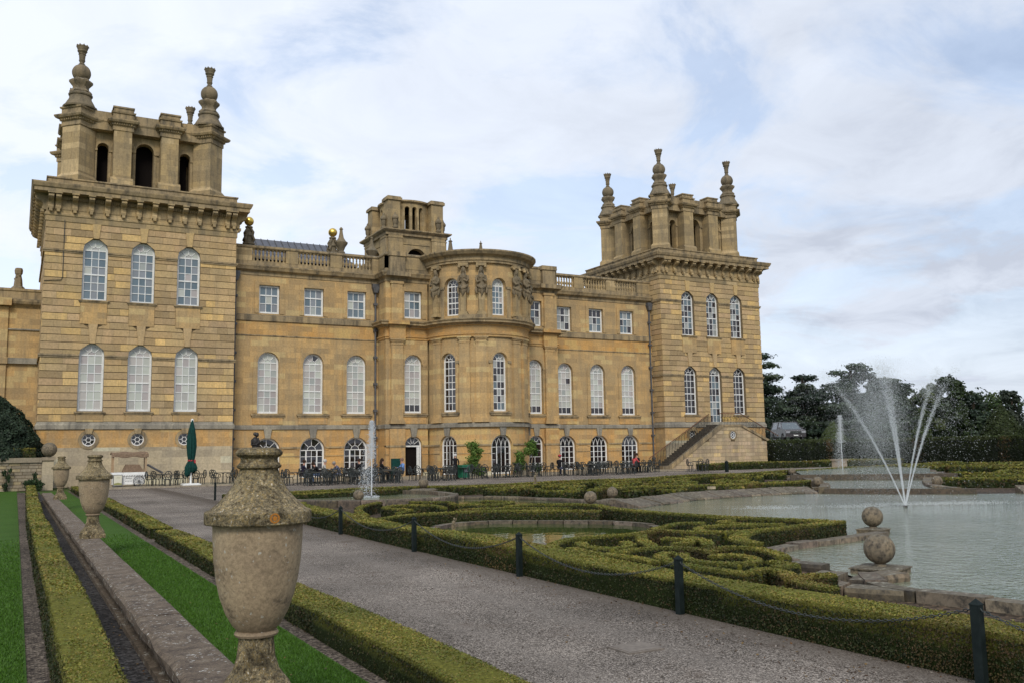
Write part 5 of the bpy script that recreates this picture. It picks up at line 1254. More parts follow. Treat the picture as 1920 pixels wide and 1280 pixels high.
def urn(x, y, label, lichen=False, z0=.35):
    t_ = thing('stone_urn', label, 'urn', (x, y, z0), 0, 'lidded urns along the low wall')
    a = MB(); a.box(IDT, -.2, .2, -.2, .2, 0, .07); a.lathe([(.2, .07), (.2, .1), (.185, .13), (.16, .16), (.13, .2), (.108, .27), (.098, .36), (.1, .39)], seg=32); a.build('foot', URNL, t_, True)
    a = MB(); a.lathe([(.1, .385), (.118, .39), (.124, .402), (.118, .415), (.104, .42)], seg=36); a.build('collar', URNB, t_, True)
    a = MB(); a.lathe([(.104, .418), (.135, .45), (.175, .52), (.208, .61), (.23, .71), (.245, .82), (.252, .93), (.254, 1.01), (.25, 1.03)], seg=48); a.build('bowl', URNB, t_, True)
    a = MB(); a.lathe([(.24, 1.022), (.297, 1.022), (.302, 1.028), (.302, 1.088), (.297, 1.094), (.276, 1.1), (.235, 1.135), (.19, 1.18), (.152, 1.232), (.125, 1.285), (.112, 1.32), (.108, 1.332), (.125, 1.34), (.128, 1.352), (.118, 1.362), (.108, 1.372), (.105, 1.392), (.11, 1.4), (.122, 1.405), (.132, 1.415), (.134, 1.428), (.122, 1.445), (.09, 1.455), (.02, 1.458)], seg=48)
    me_ = a.build('lid', URNL, t_, True)
    if lichen:
        q = MB(); th = 0
        for r0, r1_, dv in ((0, .013, .003), (.019, .028, .002)):
            pts = []
            for k in range(18):
                a1, a2 = 2*PI*k/18, 2*PI*(k+1)/18; TT = Cyl((0, 0), .301)
                u0_ = .301*R(4)
                q.prism(TT, [(u0_+max(r0, .001)*math.cos(a1), 1.063+max(r0, .001)*math.sin(a1)), (u0_+r1_*math.cos(a1), 1.063+r1_*math.sin(a1)), (u0_+r1_*math.cos(a2), 1.063+r1_*math.sin(a2)), (u0_+max(r0, .001)*math.cos(a2), 1.063+max(r0, .001)*math.sin(a2))], -.002, dv)
        q.build('lichen_patch', plain('orange_lichen', (.45, .17, .02), .9, nscale=120, c2=(.3, .12, .02)), t_)
    return t_
urn(-28.4, -55.7, 'nearest big lidded stone urn with a round orange lichen spot on its rim', True)
urn(-28.4, -43.25, 'second lidded stone urn along the low wall, between grass strip and dark gravel')
urn(-28.25, -26.3, 'farthest lidded stone urn at the end of the low wall beside the yew')

# ------------------------------------------------------------------ rubble garden wall at the end of the left lawn
gw_ = thing('garden_wall', 'rubble stone retaining wall with flat coping at the end of the left lawn', 'wall')
GT = front(-5.3)
lay_blocks(GT, gw_, 0.0, 1.52, .17, lambda z: [(-34.5, -28.35)], gap=.028, v0=-.05, v1=.0, lo=.25, hi=.55, jit=.014, hgap=.024, name='wall_stone', mat=S_wall, tone=(1.1, 1.06, 1.0))
q = MB(); q.box(GT, -60, -28.36, -1.2, -.03, 0, 1.52); q.build('mortar_core', S_joint, gw_)
q = MB(); q.box(GT, -28.35, -27.78, -1.2, .03, 0, 1.62); q.build('end_pier', S_pale, gw_)
q = MB(); x = -46
while x < -28.4:
    q = MB(); q.box(GT, x+.005, min(x+1.25, -28.36)-.005, -1.25, .1, 1.52, 1.78); q.build('coping_stone', S_wall, gw_, tint=(.95, .92, .88)); x += 1.25
q = MB(); q.box(GT, -28.36, -27.7, -1.25, .12, 1.62, 1.8); q.build('pier_cap', S_wall, gw_, tint=(1.05, 1, .95))
q = MB(); q.box(IDT, -60, -28.0, -4.9, 2.5, -.01, 1.7); link('raised_terrace', q.mesh('raised_terrace', SOIL), kind='structure')
q = MB(); q.ball((-28.03, -5.3, 2.2), .39, 24, 16); q.lathe([(.14, 1.79), (.1, 1.84)], (-28.03, -5.3, 0), 12); tag(q.build('stone_ball', S_ball, None, True), 'stone ball resting on the end pier of the rubble garden wall', 'stone ball')

# ================================================================== GARDEN STAIRCASE on the far tower
st = thing('garden_staircase', 'double stone staircase with iron railings climbing to the far tower door', 'staircase')
ST = front(-3.0)
NS = 22; X0, X1, XL, ZL = 16.1, 22.05, 24.36, 3.6
for i in range(NS):
    x = X0+(X1-X0)*i/NS; q = MB(); q.box(IDT, x, x+(X1-X0)/NS+.05, -2.86, -1.5, 0 if i == 0 else ZL*i/NS-.12, ZL*(i+1)/NS)
    q.build('step', S_step, st)
NR = 10
for i in range(NR):
    x = XL+4.3*i/NR; q = MB(); q.box(IDT, x-.04, x+4.3/NR, -2.86, -1.5, ZL-1.75*(i+1)/(NR+1)-.16, ZL-1.75*(i+1)/(NR+1)); q.build('step', S_step, st)
q = MB(); q.box(IDT, X1, XL, -3.06, -1.42, 3.42, ZL); q.build('landing', S_trim, st)
ov = [(23.35, .66, 2.39, 3.05, 'o')]
def hz(z):
    a = X0+.35+(z+.12)/ZL*(X1-X0); b_ = XL+.2+(3.42-z)/.47
    r = minus(a, min(b_, 28.6), [])
    if 2.38 < z < 3.06:
        q_ = math.sqrt(max(0, .34**2-(z-2.72)**2)); r = minus(a, min(b_, 28.6), [(23.35-q_, 23.35+q_)])
    return r
lay_blocks(ST, st, 0, 3.42, .31, hz, gap=.018, v0=-.1, v1=0, lo=.5, hi=1.0, jit=.004, hgap=.012, name='wall_stone', mat=S_wall, odd=.1, tone=(1.6, 1.45, 1.22))
q = MB(); q.prism(front(-2.95), [(X0+.3, 0), (28.6, 0), (28.6, 1.5), (XL+.2, 3.42), (X1+.0, 3.42)], 0, -.1); q.build('wall_core', S_joint, st)
q = MB(); q.prism(ST, [(X0-.15, 0), (X0+.5, 0), (X1+.25, ZL-.2), (X1+.25, ZL-.02), (X1-.1, ZL-.04)], -.14, .09); q.build('sloping_coping', S_trim, st)
q = MB(); q.prism(ST, [(XL, ZL), (XL, ZL-.2), (28.9, 1.45), (28.9, 1.68)], -.22, .09); q.build('sloping_coping', S_trim, st)
q = MB(); q.box(ST, X0-.35, X0+.35, -.3, .14, 0, .3); q.build('newel_stone', S_fin, st)
oculus(st, ST, 23.35, 2.72, .33, -.03)
q = MB()
for k in range(14):
    a, b_ = 2*PI*k/14, 2*PI*(k+1)/14; q.prism(ST, [(23.35+.32*math.cos(a), 2.72+.32*math.sin(a)), (23.35+.32*math.cos(b_), 2.72+.32*math.sin(b_)), (23.35+.44*math.cos(b_), 2.72+.44*math.sin(b_)), (23.35+.44*math.cos(a), 2.72+.44*math.sin(a))], -.03, .04)
q.build('oculus_surround', S_trim, st)
def rail(y, pts, n, mat=RUSTRAIL):
    q = MB(); q.tube([(x, y, z+.92) for x, z in pts], .035, 6); q.build('handrail', RUSTRAIL, st)
    q = MB()
    for (xa, za), (xb, zb) in zip(pts, pts[1:]):
        m = max(2, int(abs(xb-xa)/.16))
        for i in range(m+1):
            x = xa+(xb-xa)*i/m; z = za+(zb-za)*i/m
            q.tube([(x, y, z), (x, y, z+.92)], .014, 4)
            if i % 2: q.tube([(x-.05, y, z+.3), (x+.05, y, z+.45), (x-.05, y, z+.6), (x+.05, y, z+.72)], .014, 4)
    q.build('railing_bars', IRON, st, kind='stuff')
rail(-1.6, [(15.6, .0), (X1, ZL)], 1)
rail(-2.95, [(X1, ZL), (XL, ZL), (28.6, 1.7)], 1)
q = MB()
for s in (-1, 1):
    for k in range(3):
        c0 = (23.2+s*(.22+.24*k), -2.95, ZL+.45)
        q.tube([(c0[0]+(.05+.014*j)*math.cos(j*.8)*s, c0[1], c0[2]+(.05+.014*j)*math.sin(j*.8)) for j in range(12)], .018, 5)
q.build('scroll_panel', GOLD, st)

# ================================================================== CAFE TERRACE
def chair_meshes():
    s = MB(); s.lathe([(.2, .43), (.21, .445), (.2, .46)], (0, 0, 0), 12)
    b = MB(); R_ = lambda r, rz, n: [(r*math.cos(2*PI*i/n), -.2-.05*(.62+rz*math.sin(2*PI*i/n)-.4), .66+rz*math.sin(2*PI*i/n)) for i in range(n)]
    b.tube(R_(.2, .235, 16), .024, 5, True); b.tube(R_(.1, .12, 10), .018, 4, True)
    for k in range(6):
        a = 2*PI*k/6+.5; b.tube([(.1*math.cos(a), -.215, .66+.12*math.sin(a)), (.2*math.cos(a), -.22, .66+.235*math.sin(a))], .017, 4)
    for sx in (-1, 1): b.tube([(sx*.2, -.19, .68), (sx*.25, .0, .66), (sx*.24, .12, .62), (sx*.19, .12, .45)], .022, 5)
    l = MB(); l.tube([(0, 0, .44), (.03, .03, .3), (.02, .02, .12), (.06, .06, 0)], .023, 5)
    return s.mesh('seat', IRON), b.mesh('backrest', IRON), l.mesh('leg', IRON)
CH = chair_meshes()
CHG = 'black iron garden chairs on the cafe terrace'
def chair(x, y, rot, label):
    t_ = thing('garden_chair', label, 'chair', (x, y, 0), rot, CHG)
    link('seat', CH[0], t_); link('backrest', CH[1], t_)
    for k in range(4):
        a = PI/4+k*PI/2; link('leg', CH[2], t_, (.15*math.cos(a), .15*math.sin(a), 0), a-PI/4)
    return t_
tm = MB(); tm.lathe([(.42, .7), (.43, .715), (.42, .73)], seg=18); TT_ = tm.mesh('table_top', IRON)
tm = MB(); tm.lathe([(.05, .04), (.03, .1), (.03, .65), (.1, .7)], seg=8); TP_ = tm.mesh('pedestal', IRON)
tm = MB(); tm.tube([(0, 0, .14), (.2, 0, .08), (.3, 0, 0)], .022, 5); TL_ = tm.mesh('leg', IRON)
def table(x, y, label):
    t_ = thing('cafe_table', label, 'table', (x, y, 0), 0, 'round iron tables on the cafe terrace')
    link('table_top', TT_, t_); link('pedestal', TP_, t_)
    for k in range(3): link('leg', TL_, t_, rotz=k*2*PI/3+.4)
SPOTS = [(-22.2, -5.6, 4, .2, 'on the pavement between cart and parasol'), (-20.5, -5.0, 4, .3, 'directly behind the closed parasol'), (-18.8, -5.5, 4, .6, 'between the parasol and the big urn'),
 (-17.0, -9.2, 5, .1, 'at the left row end by the big urn'), (-15.7, -10.4, 4, .5, 'in front row left of the jet'), (-14.2, -8.2, 2, .3, 'where two people in dark clothes sit'),
 (-13.1, -8.0, 2, 0, 'of the man in the pale jumper'), (-13.6, -10.6, 5, .8, 'before the pale jumper man'), (-12.0, -10.5, 5, .2, 'in front row right of the jet'), (-11.0, -7.8, 4, .5, 'behind the single jet near the window'),
 (-10.5, -10.3, 4, .9, 'left of the person in the black coat'), (-9.6, -9.0, 2, PI/2, 'of the man in the blue shirt'), (-7.6, -9.3, 4, .1, 'right of the man in the blue shirt'), (-6.3, -9.1, 4, .7, 'left of the white haired person'),
 (-4.9, -9.4, 3, .4, 'right of the white haired person'), (-3.2, -9.2, 5, .2, 'in front of the first climbing shrub'), (-1.6, -9.0, 5, .5, 'in front of the bow window'), (-.2, -9.2, 4, .1, 'between the two climbing shrubs'),
 (1.0, -8.8, 4, .8, 'beside the second climbing shrub'), (2.9, -9.0, 5, .3, 'where the person in the red cap sits'), (4.9, -8.9, 5, .6, 'right of the red cap, first table'), (6.0, -8.4, 4, .2, 'right of the red cap, second table'), (7.0, -7.2, 3, .9, 'by the window right of the red cap'),
 (8.1, -8.8, 4, .5, 'left of the woman in the coral jacket'), (9.7, -8.2, 5, .1, 'right of the woman in the coral jacket'), (11.1, -7.4, 4, .4, 'at the foot of the garden staircase'), (-15.0, -12.0, 4, .2, 'foremost, just right of the big urn'), (-12.6, -12.3, 4, .7, 'foremost, under the single jet'), (-10.9, -12.2, 4, .3, 'foremost, left of the black coat'), (-7.2, -11.4, 4, .5, 'foremost, above the round basin ball'), (3.9, -10.6, 4, .2, 'foremost, right of the red cap'), (6.6, -10.4, 4, .6, 'foremost, left of the coral jacket'), (13.9, -9.6, 3, .8, 'alone before the staircase hedge')]
rr = random.Random(5)
for (x, y, n, ph, w_) in SPOTS:
    table(x, y, 'round iron table '+w_)
    for k in range(n):
        a = ph+2*PI*k/n+rr.uniform(-.2, .2); d = .62+rr.uniform(-.05, .12)
        chair(x+d*math.cos(a), y+d*math.sin(a), a+PI/2+rr.uniform(-.25, .25), 'iron chair, '+['right', 'wall', 'left', 'garden'][int((a+PI/4) % (2*PI)/(PI/2))]+' side of table '+w_)

# ---- people
def cloth(name, c): return plain(name, c, .85, spec=.2, nscale=9, c2=tuple(v*.6 for v in c))
SKIN = plain('skin', (.5, .27, .19), .6)
def person(label, x, y, rot, pose, top, legs, hair, hairlen=0, prop=None, scale=1.0, z=0, cap=None):
    if pose == 'sit':
        J = dict(pel=(0, 0, .5), wa=(0, -.02, .68), ch=(0, .0, .92), ne=(0, .04, 1.09), hb=(0, .06, 1.17), hd=(0, .07, 1.27), ht=(0, .06, 1.35),
                 sl=(-.17, .0, 1.02), el=(-.24, .1, .8), hl=(-.12, .34, .78), fl=(-.1, .42, .79), sr=(.17, .0, 1.02), er=(.24, .12, .8), hr=(.1, .36, .8), fr=(.08, .44, .82),
                 il=(-.1, .04, .5), kl=(-.13, .42, .52), al=(-.14, .42, .1), tl=(-.15, .56, .05), ir=(.1, .04, .5), kr=(.13, .42, .52), ar=(.14, .44, .1), tr_=(.15, .58, .05))
    elif pose == 'lean':
        J = dict(pel=(0, 0, .5), wa=(0, .05, .67), ch=(0, .17, .88), ne=(0, .28, 1.0), hb=(0, .34, 1.05), hd=(0, .40, 1.13), ht=(0, .41, 1.2),
                 sl=(-.17, .2, .95), el=(-.24, .36, .78), hl=(-.1, .55, .8), fl=(-.06, .62, .82), sr=(.17, .2, .95), er=(.22, .36, .78), hr=(.1, .52, .84), fr=(.07, .58, .9),
                 il=(-.1, .04, .5), kl=(-.13, .42, .52), al=(-.14, .34, .1), tl=(-.15, .48, .05), ir=(.1, .04, .5), kr=(.13, .42, .52), ar=(.14, .38, .1), tr_=(.15, .52, .05))
    else:
        J = dict(pel=(0, 0, .92), wa=(0, .0, 1.08), ch=(0, .02, 1.28), ne=(0, .03, 1.45), hb=(0, .05, 1.51), hd=(0, .07, 1.6), ht=(0, .05, 1.69),
                 sl=(-.18, .0, 1.38), el=(-.25, .02, 1.1), hl=(-.2, .22, 1.0), fl=(-.15, .3, 1.0), sr=(.18, .0, 1.38), er=(.25, .02, 1.1), hr=(.2, .2, .98), fr=(.15, .28, .98),
                 il=(-.09, .0, .88), kl=(-.1, .04, .48), al=(-.1, .0, .08), tl=(-.11, .14, .04), ir=(.09, .0, .88), kr=(.1, .02, .48), ar=(.1, -.05, .08), tr_=(.11, .1, .04))
    E_ = [('pel', 'wa'), ('wa', 'ch'), ('ch', 'ne'), ('ne', 'hb'), ('hb', 'hd'), ('hd', 'ht'), ('ch', 'sl'), ('sl', 'el'), ('el', 'hl'), ('hl', 'fl'), ('ch', 'sr'), ('sr', 'er'), ('er', 'hr'), ('hr', 'fr'), ('pel', 'il'), ('il', 'kl'), ('kl', 'al'), ('al', 'tl'), ('pel', 'ir'), ('ir', 'kr'), ('kr', 'ar'), ('ar', 'tr_')]
    rad = dict(pel=.14, wa=.135, ch=.15, ne=.05, hb=.065, hd=.098, ht=.06, sl=.065, el=.045, hl=.035, fl=.022, sr=.065, er=.045, hr=.035, fr=.022, il=.1, kl=.07, al=.045, tl=.03, ir=.1, kr=.07, ar=.045, tr_=.03)
    ks = list(J); me = bpy.data.meshes.new('person'); me.from_pydata([J[k] for k in ks], [(ks.index(a), ks.index(b_)) for a, b_ in E_], [])
    tmp = bpy.data.objects.new('person_tmp', me); col.objects.link(tmp)
    tmp.modifiers.new('skin', 'SKIN'); sv = me.skin_vertices[0].data
    for i, k in enumerate(ks): sv[i].radius = (rad[k], rad[k]*(.72 if k in ('ch', 'wa', 'pel') else 1)); sv[i].use_root = (i == 0)
    sb = tmp.modifiers.new('sub', 'SUBSURF'); sb.levels = 1
    dg = bpy.context.evaluated_depsgraph_get(); me2 = bpy.data.meshes.new_from_object(tmp.evaluated_get(dg)); bpy.data.objects.remove(tmp)
    me2.name = 'person'; me2.materials.clear()
    mats = [SKIN, top, legs, IRON]
    for m_ in mats: me2.materials.append(m_)
    def seg(p, a, b_):
        a, b_ = Vector(J[a]), Vector(J[b_]); d = b_-a; t = max(0, min(1, (p-a).dot(d)/d.length_squared)); return (p-a-d*t).length
    zone = {('ne', 'hb'): 0, ('hb', 'hd'): 0, ('hd', 'ht'): 0, ('hl', 'fl'): 0, ('hr', 'fr'): 0, ('il', 'kl'): 2, ('kl', 'al'): 2, ('ir', 'kr'): 2, ('kr', 'ar'): 2, ('al', 'tl'): 3, ('ar', 'tr_'): 3, ('pel', 'il'): 2, ('pel', 'ir'): 2}
    for p in me2.polygons:
        c_ = Vector(p.center); e = min(E_, key=lambda q: seg(c_, *q)); p.material_index = zone.get(e, 1); p.use_smooth = True
    o = link('person', me2, None, (x, y, z), rot, scale); tag(o, label, 'person')
    hd = Vector(J['hd'])
    a = MB(); n = 10
    a.ball((hd.x, hd.y-.018, hd.z+.035), .112, 12, 8)
    if hairlen: a.tube([(hd.x, hd.y-.06, hd.z), (hd.x, hd.y-.11, hd.z-.15), (hd.x, hd.y-.1, hd.z-hairlen)], [.1, .09, .05], 8)
    h = a.build('hair', hair, o, True)
    f = MB(); f.lathe([(.02, 0), (.012, .03), (.004, .05)], (hd.x, hd.y+.1, hd.z-.03), 6)
    for s in (-1, 1): f.ball((hd.x+s*.036, hd.y+.09, hd.z+.012), .012, 6, 4)
    f.tube([(hd.x-.03, hd.y+.09, hd.z-.055), (hd.x+.03, hd.y+.09, hd.z-.055)], .006, 4)
    f.build('face', plain('face_tone', (.35, .16, .12), .6), o)
    if cap:
        a = MB(); a.lathe([(.122, .03), (.125, .06), (.1, .12), (.03, .15)], (hd.x, hd.y-.01, hd.z), 12); a.box(IDT, hd.x-.07, hd.x+.07, hd.y+.08, hd.y+.2, hd.z+.035, hd.z+.05); a.build('cap', cap, o, True)
    return o
NAVY, BLACK, JEANS = cloth('navy_cloth', (.025, .022, .045)), cloth('black_cloth', (.012, .012, .014)), cloth('denim', (.07, .10, .17))
CREAM, BLUE, CORAL = cloth('cream_knit', (.5, .47, .41)), cloth('sky_blue_cotton', (.18, .33, .66)), cloth('coral_jacket', (.75, .12, .12))
GREYB, HBR, HWH, HGR, REDC = cloth('grey_blue_cloth', (.13, .14, .2)), cloth('brown_hair', (.05, .028, .018)), cloth('white_hair', (.6, .58, .54)), cloth('grey_hair', (.3, .27, .24)), cloth('red_cap', (.45, .05, .06))
person('person in a dark navy jumper seated left of the table before the second window', -14.75, -8.2, -PI/2, 'sit', NAVY, JEANS, HBR)
person('person in black top and jeans seated right of the table before the second window', -13.85, -8.5, PI/2-.3, 'lean', BLACK, JEANS, HBR)
person('white haired person in a pale cream jumper seated with back half turned', -13.5, -8.2, -PI/2-.3, 'sit', CREAM, BLACK, HWH)
person('grey haired person in grey blue shirt leaning over the table', -12.45, -8.0, PI/2, 'lean', GREYB, GREYB, HGR)
person('dark dressed person sitting near the downpipe, half hidden by chairs', -11.1, -7.7, .6, 'sit', BLACK, BLACK, HBR)
person('person in a long black coat sitting opposite the man in the blue shirt', -10.2, -9.0, -PI/2, 'sit', BLACK, BLACK, HBR, .3)
person('bald man in a light blue shirt leaning towards the table by the open door', -8.85, -9.1, PI/2, 'sit', BLUE, NAVY, cloth('cropped_hair', (.28, .17, .12)))
person('white haired person in a black coat standing by the green bin', -5.55, -9.6, -.5, 'stand', BLACK, BLACK, HWH, scale=.92)
person('person in dark clothes wearing a red cap, seated right of the climbers', 2.45, -9.0, -PI/2+.5, 'sit', BLACK, GREYB, HBR, cap=REDC)
person('long haired woman in a coral red jacket seated near the staircase', 8.75, -8.9, -PI/2+.2, 'sit', CORAL, BLACK, HBR, .34)
person('dark haired person in black facing the woman in the coral jacket', 9.4, -8.3, PI/2+.5, 'sit', BLACK, BLACK, HBR)

# ---- closed parasol
ps = thing('parasol', 'tall closed dark green parasol tied with a red band on a white base', 'parasol', (-20.72, -6.1, .07))
q = MB(); q.box(IDT, -.5, .5, -.5, .5, 0, .07); q.box(IDT, -.42, .42, -.42, .42, .07, .1); q.build('base', WHITE, ps)
q = MB(); q.lathe([(.055, .07), (.055, 3.6), (.08, 3.62), (.08, 3.76), (.03, 3.8)], seg=10); q.build('pole', WHITE, ps)
GC = cloth('bottle_green_canvas', (.008, .055, .045))
prof = [(.06, 3.72), (.1, 3.55), (.17, 3.1), (.22, 2.6), (.25, 2.2), (.22, 1.72), (.17, 1.42), (.16, 1.36), (.2, 1.25), (.27, 1.0), (.26, .75), (.2, .62)]
vs = []; seg = 24
for i, (r, z) in enumerate(prof):
    for k in range(seg):
        a = 2*PI*k/seg; rr_ = r*(1+(.16 if k % 3 else -.12)*min(1, (3.8-z)/1.5))+.02*math.sin(a*2+z*3); zz = z+(.16*math.sin(a*1.0+2.2) if i > 9 else 0); vs.append((rr_*math.cos(a)*(1.1 if i > 7 else 1), rr_*math.sin(a), zz))
q = MB(); q.add(vs, [(i*seg+k, i*seg+(k+1) % seg, (i+1)*seg+(k+1) % seg, (i+1)*seg+k) for i in range(len(prof)-1) for k in range(seg)]); q.build('canopy', GC, ps)
q = MB(); q.lathe([(.19, 1.36), (.2, 1.37), (.2, 1.43), (.19, 1.44)], seg=16); q.box(IDT, .12, .22, -.2, -.16, 1.25, 1.44); q.build('tie_band', REDC, ps)

# ---- vendor cart
ct = thing('vendor_cart', 'white vendor handcart with spoked wheels and a fringed canvas awning on wooden posts', 'cart', (-24.85, -5.0, .07))
WOOD = plain('pale_wood', (.42, .28, .16), .6, nscale=8, c2=(.3, .19, .1)); TAUPE = cloth('taupe_canvas', (.26, .18, .12))
q = MB(); q.box(IDT, .05, 1.75, -.4, .4, .12, .66); q.build('body', WHITE, ct)
q = MB(); q.box(IDT, -.02, 1.86, -.46, .46, .72, .8)
n = 14
for i in range(n):
    x = -.02+1.88*i/n; q.prism(front(-.46), [(x, .72), (x+1.88/n, .72), (x+1.88/n, .66), (x+.5*1.88/n, .56), (x, .66)], -.01, .015)
q.build('scalloped_trim', WHITE, ct)
for x in (.06, 1.78):
    for y in (-.4, .4): q = MB(); q.box(IDT, x-.03, x+.03, y-.03, y+.03, .72, 1.86); q.build('post', WOOD, ct)
q = MB(); n = 10; vs = []
for i in range(n+1):
    u = -.05+1.95*i/n; s_ = .05*math.sin(i*1.3)
    vs += [(u, -.52, 1.66+s_*.7), (u, -.5, 1.82+s_*.3), (u, 0, 1.95-s_*.6), (u, .5, 1.84+s_*.3), (u, .5, 1.8+s_*.3), (u, 0, 1.91-s_*.6), (u, -.47, 1.79+s_*.3), (u, -.5, 1.64+s_*.7)]
q.add(vs, [(i*8+k, i*8+8+k, i*8+8+(k+1) % 8, i*8+(k+1) % 8) for i in range(n) for k in range(8)]+[tuple(range(8)), tuple(n*8+k for k in range(7, -1, -1))]); q.build('awning', TAUPE, ct)
q = MB(); q.prism(front(-.3), [(.55, .8), (1.7, .8), (1.45, 1.22), (.75, 1.24)], 0, -.6); q.build('covered_tray', TAUPE, ct)
for wy in (-.5, .46):
    q = MB(); W0 = (1.42, wy, .3)
    q.tube([(W0[0]+.29*math.cos(2*PI*k/20), wy, .3+.29*math.sin(2*PI*k/20)) for k in range(20)], .022, 6, True)
    for k in range(12): a = 2*PI*k/12; q.tube([(W0[0], wy, .3), (W0[0]+.28*math.cos(a), wy, .3+.28*math.sin(a))], .011, 4)
    q.tube([(W0[0], wy-.05, .3), (W0[0], wy+.05, .3)], .05, 8); q.build('wheel', LEAD, ct)
q = MB(); q.box(IDT, .3, .34, -.44, -.4, 0, .14); q.box(IDT, .08, .12, .3, .34, 0, .14); q.build('leg', WOOD, ct)
q = MB()                                    # small painted script on the front panel
q.tube([(.72, -.412, .43), (.78, -.412, .5), (.84, -.412, .44), (.9, -.412, .49), (.96, -.412, .44), (1.04, -.412, .46)], .012, 4)
for k in range(5): q.box(IDT, .7+.08*k, .75+.08*k, -.412, -.403, .3, .325)
q.build('lettering', IRON, ct)
bd = thing('menu_board', 'small cream sign board with rounded frame standing in front of the cart', 'sign', (-24.55, -5.62, .07), .06)
q = MB(); q.box(IDT, -.24, .24, -.02, .02, .04, .68); q.build('frame', LEAD, bd)
q = MB(); q.box(IDT, -.21, .21, -.035, -.02, .1, .65); q.build('panel', plain('cream_board', (.62, .6, .48), .6), bd)
q = MB(); q.tube([(-.06, -.038, .5), (-.02, -.038, .54), (.02, -.038, .5), (.07, -.038, .53), (.1, -.038, .5)], .009, 4); q.prism(front(0), [(-.2, .12), (.2, .12), (.2, .2), (0, .24), (-.2, .2)], .036, .04); q.build('print', plain('olive_print', (.25, .25, .08), .6), bd)
q = MB(); q.box(IDT, -.26, -.2, -.15, .15, 0, .05); q.box(IDT, .2, .26, -.15, .15, 0, .05); q.build('foot', LEAD, bd)
q = MB(); T = Flat((-22.75, -2.1), (1, 0), (0, -1)); q.tube([(-22.6, -2.0, 1.25), (-21.7, -2.0, .72)], .07, 6); tag(q.build('tent_pole_bundle', LEAD), 'dark slanting bundle leaning between the cart and the first chairs', 'pole')
q = MB(); q.lathe([(.17, 0), (.17, .03), (.11, .04), (.03, .46), (.0, .46)], (-26.15, -6.2, 0), 12); tag(q.build('traffic_cone', REDC), 'small red cone half hidden behind the farthest urn', 'cone')

# ---- bins, screens, planters by the wall
q = MB(); q.box(IDT, -8.6, -8.0, -6.6, -6.45, .35, 1.35); q.box(IDT, -8.57, -8.5, -6.7, -6.35, 0, .36); q.box(IDT, -8.1, -8.03, -6.7, -6.35, 0, .36); tag(q.build('screen_board', GC), 'dark green upright board by the wall left of the open door', 'screen')
bn = thing('recycling_bin', 'green wheeled bin with a light label beside the white haired person', 'bin', (-4.75, -9.1, 0), .2)
q = MB(); q.box(IDT, -.3, .3, -.28, .28, .08, .8); q.box(IDT, -.33, .33, -.31, .31, .8, .88); q.build('body', plain('bin_green', (.015, .16, .085), .45), bn)
q = MB(); q.box(IDT, -.16, .16, -.292, -.284, .42, .6); q.build('label_panel', plain('label_grey', (.35, .36, .36), .6), bn)
for s in (-1, 1): q = MB(); q.tube([(s*.28-.03, .2, .08), (s*.28+.03, .2, .08)], .08, 10); q.build('wheel', IRON, bn)

# ---- posts and chain
POSTS = [-24.0, -33.5, -37.7, -41.72, -45.89, -49.74, -53.26, -56.71, -60.3]
def post(x, y, h, label):
    t_ = thing('chain_post', label, 'post', (x, y, 0), .1, 'square black posts along the path hedge')
    a = MB(); a.box(IDT, -.034, .034, -.034, .034, -.02, h); a.build('shaft', POSTG, t_)
    a = MB(); a.lathe([(.053, h), (.053, h+.008), (.0, h+.05)], (0, 0, 0), 4, PI/4); a.build('cap', POSTG, t_)
PL_ = ['short black post on the gravel just left of the big urn', 'black chain post hidden behind the big urn', 'black chain post just right of the big urn, farthest of the visible row', 'black chain post near the left end of the box hedge', 'black chain post in front of the green still basin', 'black chain post below the middle of the knot pattern', 'tall black chain post at the centre right of the path', 'nearest black chain post at the bottom right corner', 'chain post just beyond the right edge']
for y, l_ in zip(POSTS, PL_): post(-23.36 if y < -30 else -22.7, y, .57 if y < -30 else .66, l_)
link1 = MB(); link1.tube([(.018*math.cos(a), .010*math.sin(a), 0) for a in np.linspace(0, 2*PI, 8, endpoint=False)], .0042, 4, True)
for i, (a, b_) in enumerate(zip(POSTS, POSTS[1:])):
    xa, xb = (-23.36 if a < -30 else -22.7), -23.36
    if i == 0: continue
    q = MB(); L_ = math.hypot(b_-a, xb-xa); n = int(L_/.036); dmin = abs((a+b_)/2+61)
    sag = .3 if L_ < 6 else .4; P = []
    for k in range(n+1):
        t_ = k/n; P.append(Vector((xa+(xb-xa)*t_, a+(b_-a)*t_, .55-4*sag*t_*(1-t_))))
    for k in range(n):
        p, d = (P[k]+P[k+1])/2, (P[k+1]-P[k]).normalized(); s_ = Vector((1, 0, 0)) if k % 2 else d.cross(Vector((1, 0, 0)))
        ring = [p+d*(.024*math.cos(x))+s_*(.011*math.sin(x)) for x in np.linspace(0, 2*PI, 7)[:-1]]
        q.tube(ring, .0045, 4, True)
    tag(q.build('hanging_chain', IRON), 'black iron chain slung between '+['', 'posts behind the big urn', 'the two posts right of the big urn', 'the posts near the left end of the hedge', 'the posts in front of the still basin', 'the posts below the knot pattern', 'the last two visible posts', 'the nearest post and the picture edge'][i], 'chain', 'chains between the posts')
t_ = thing('chain_post', 'small far post on the path before the staircase hedge', 'post', (13.9, -12.6, 0)); a = MB(); a.box(IDT, -.09, .09, -.09, .09, 0, .72); a.build('shaft', POSTG, t_); a = MB(); a.lathe([(.13, .72), (.0, .8)], (0, 0, 0), 4, PI/4); a.build('cap', POSTG, t_)

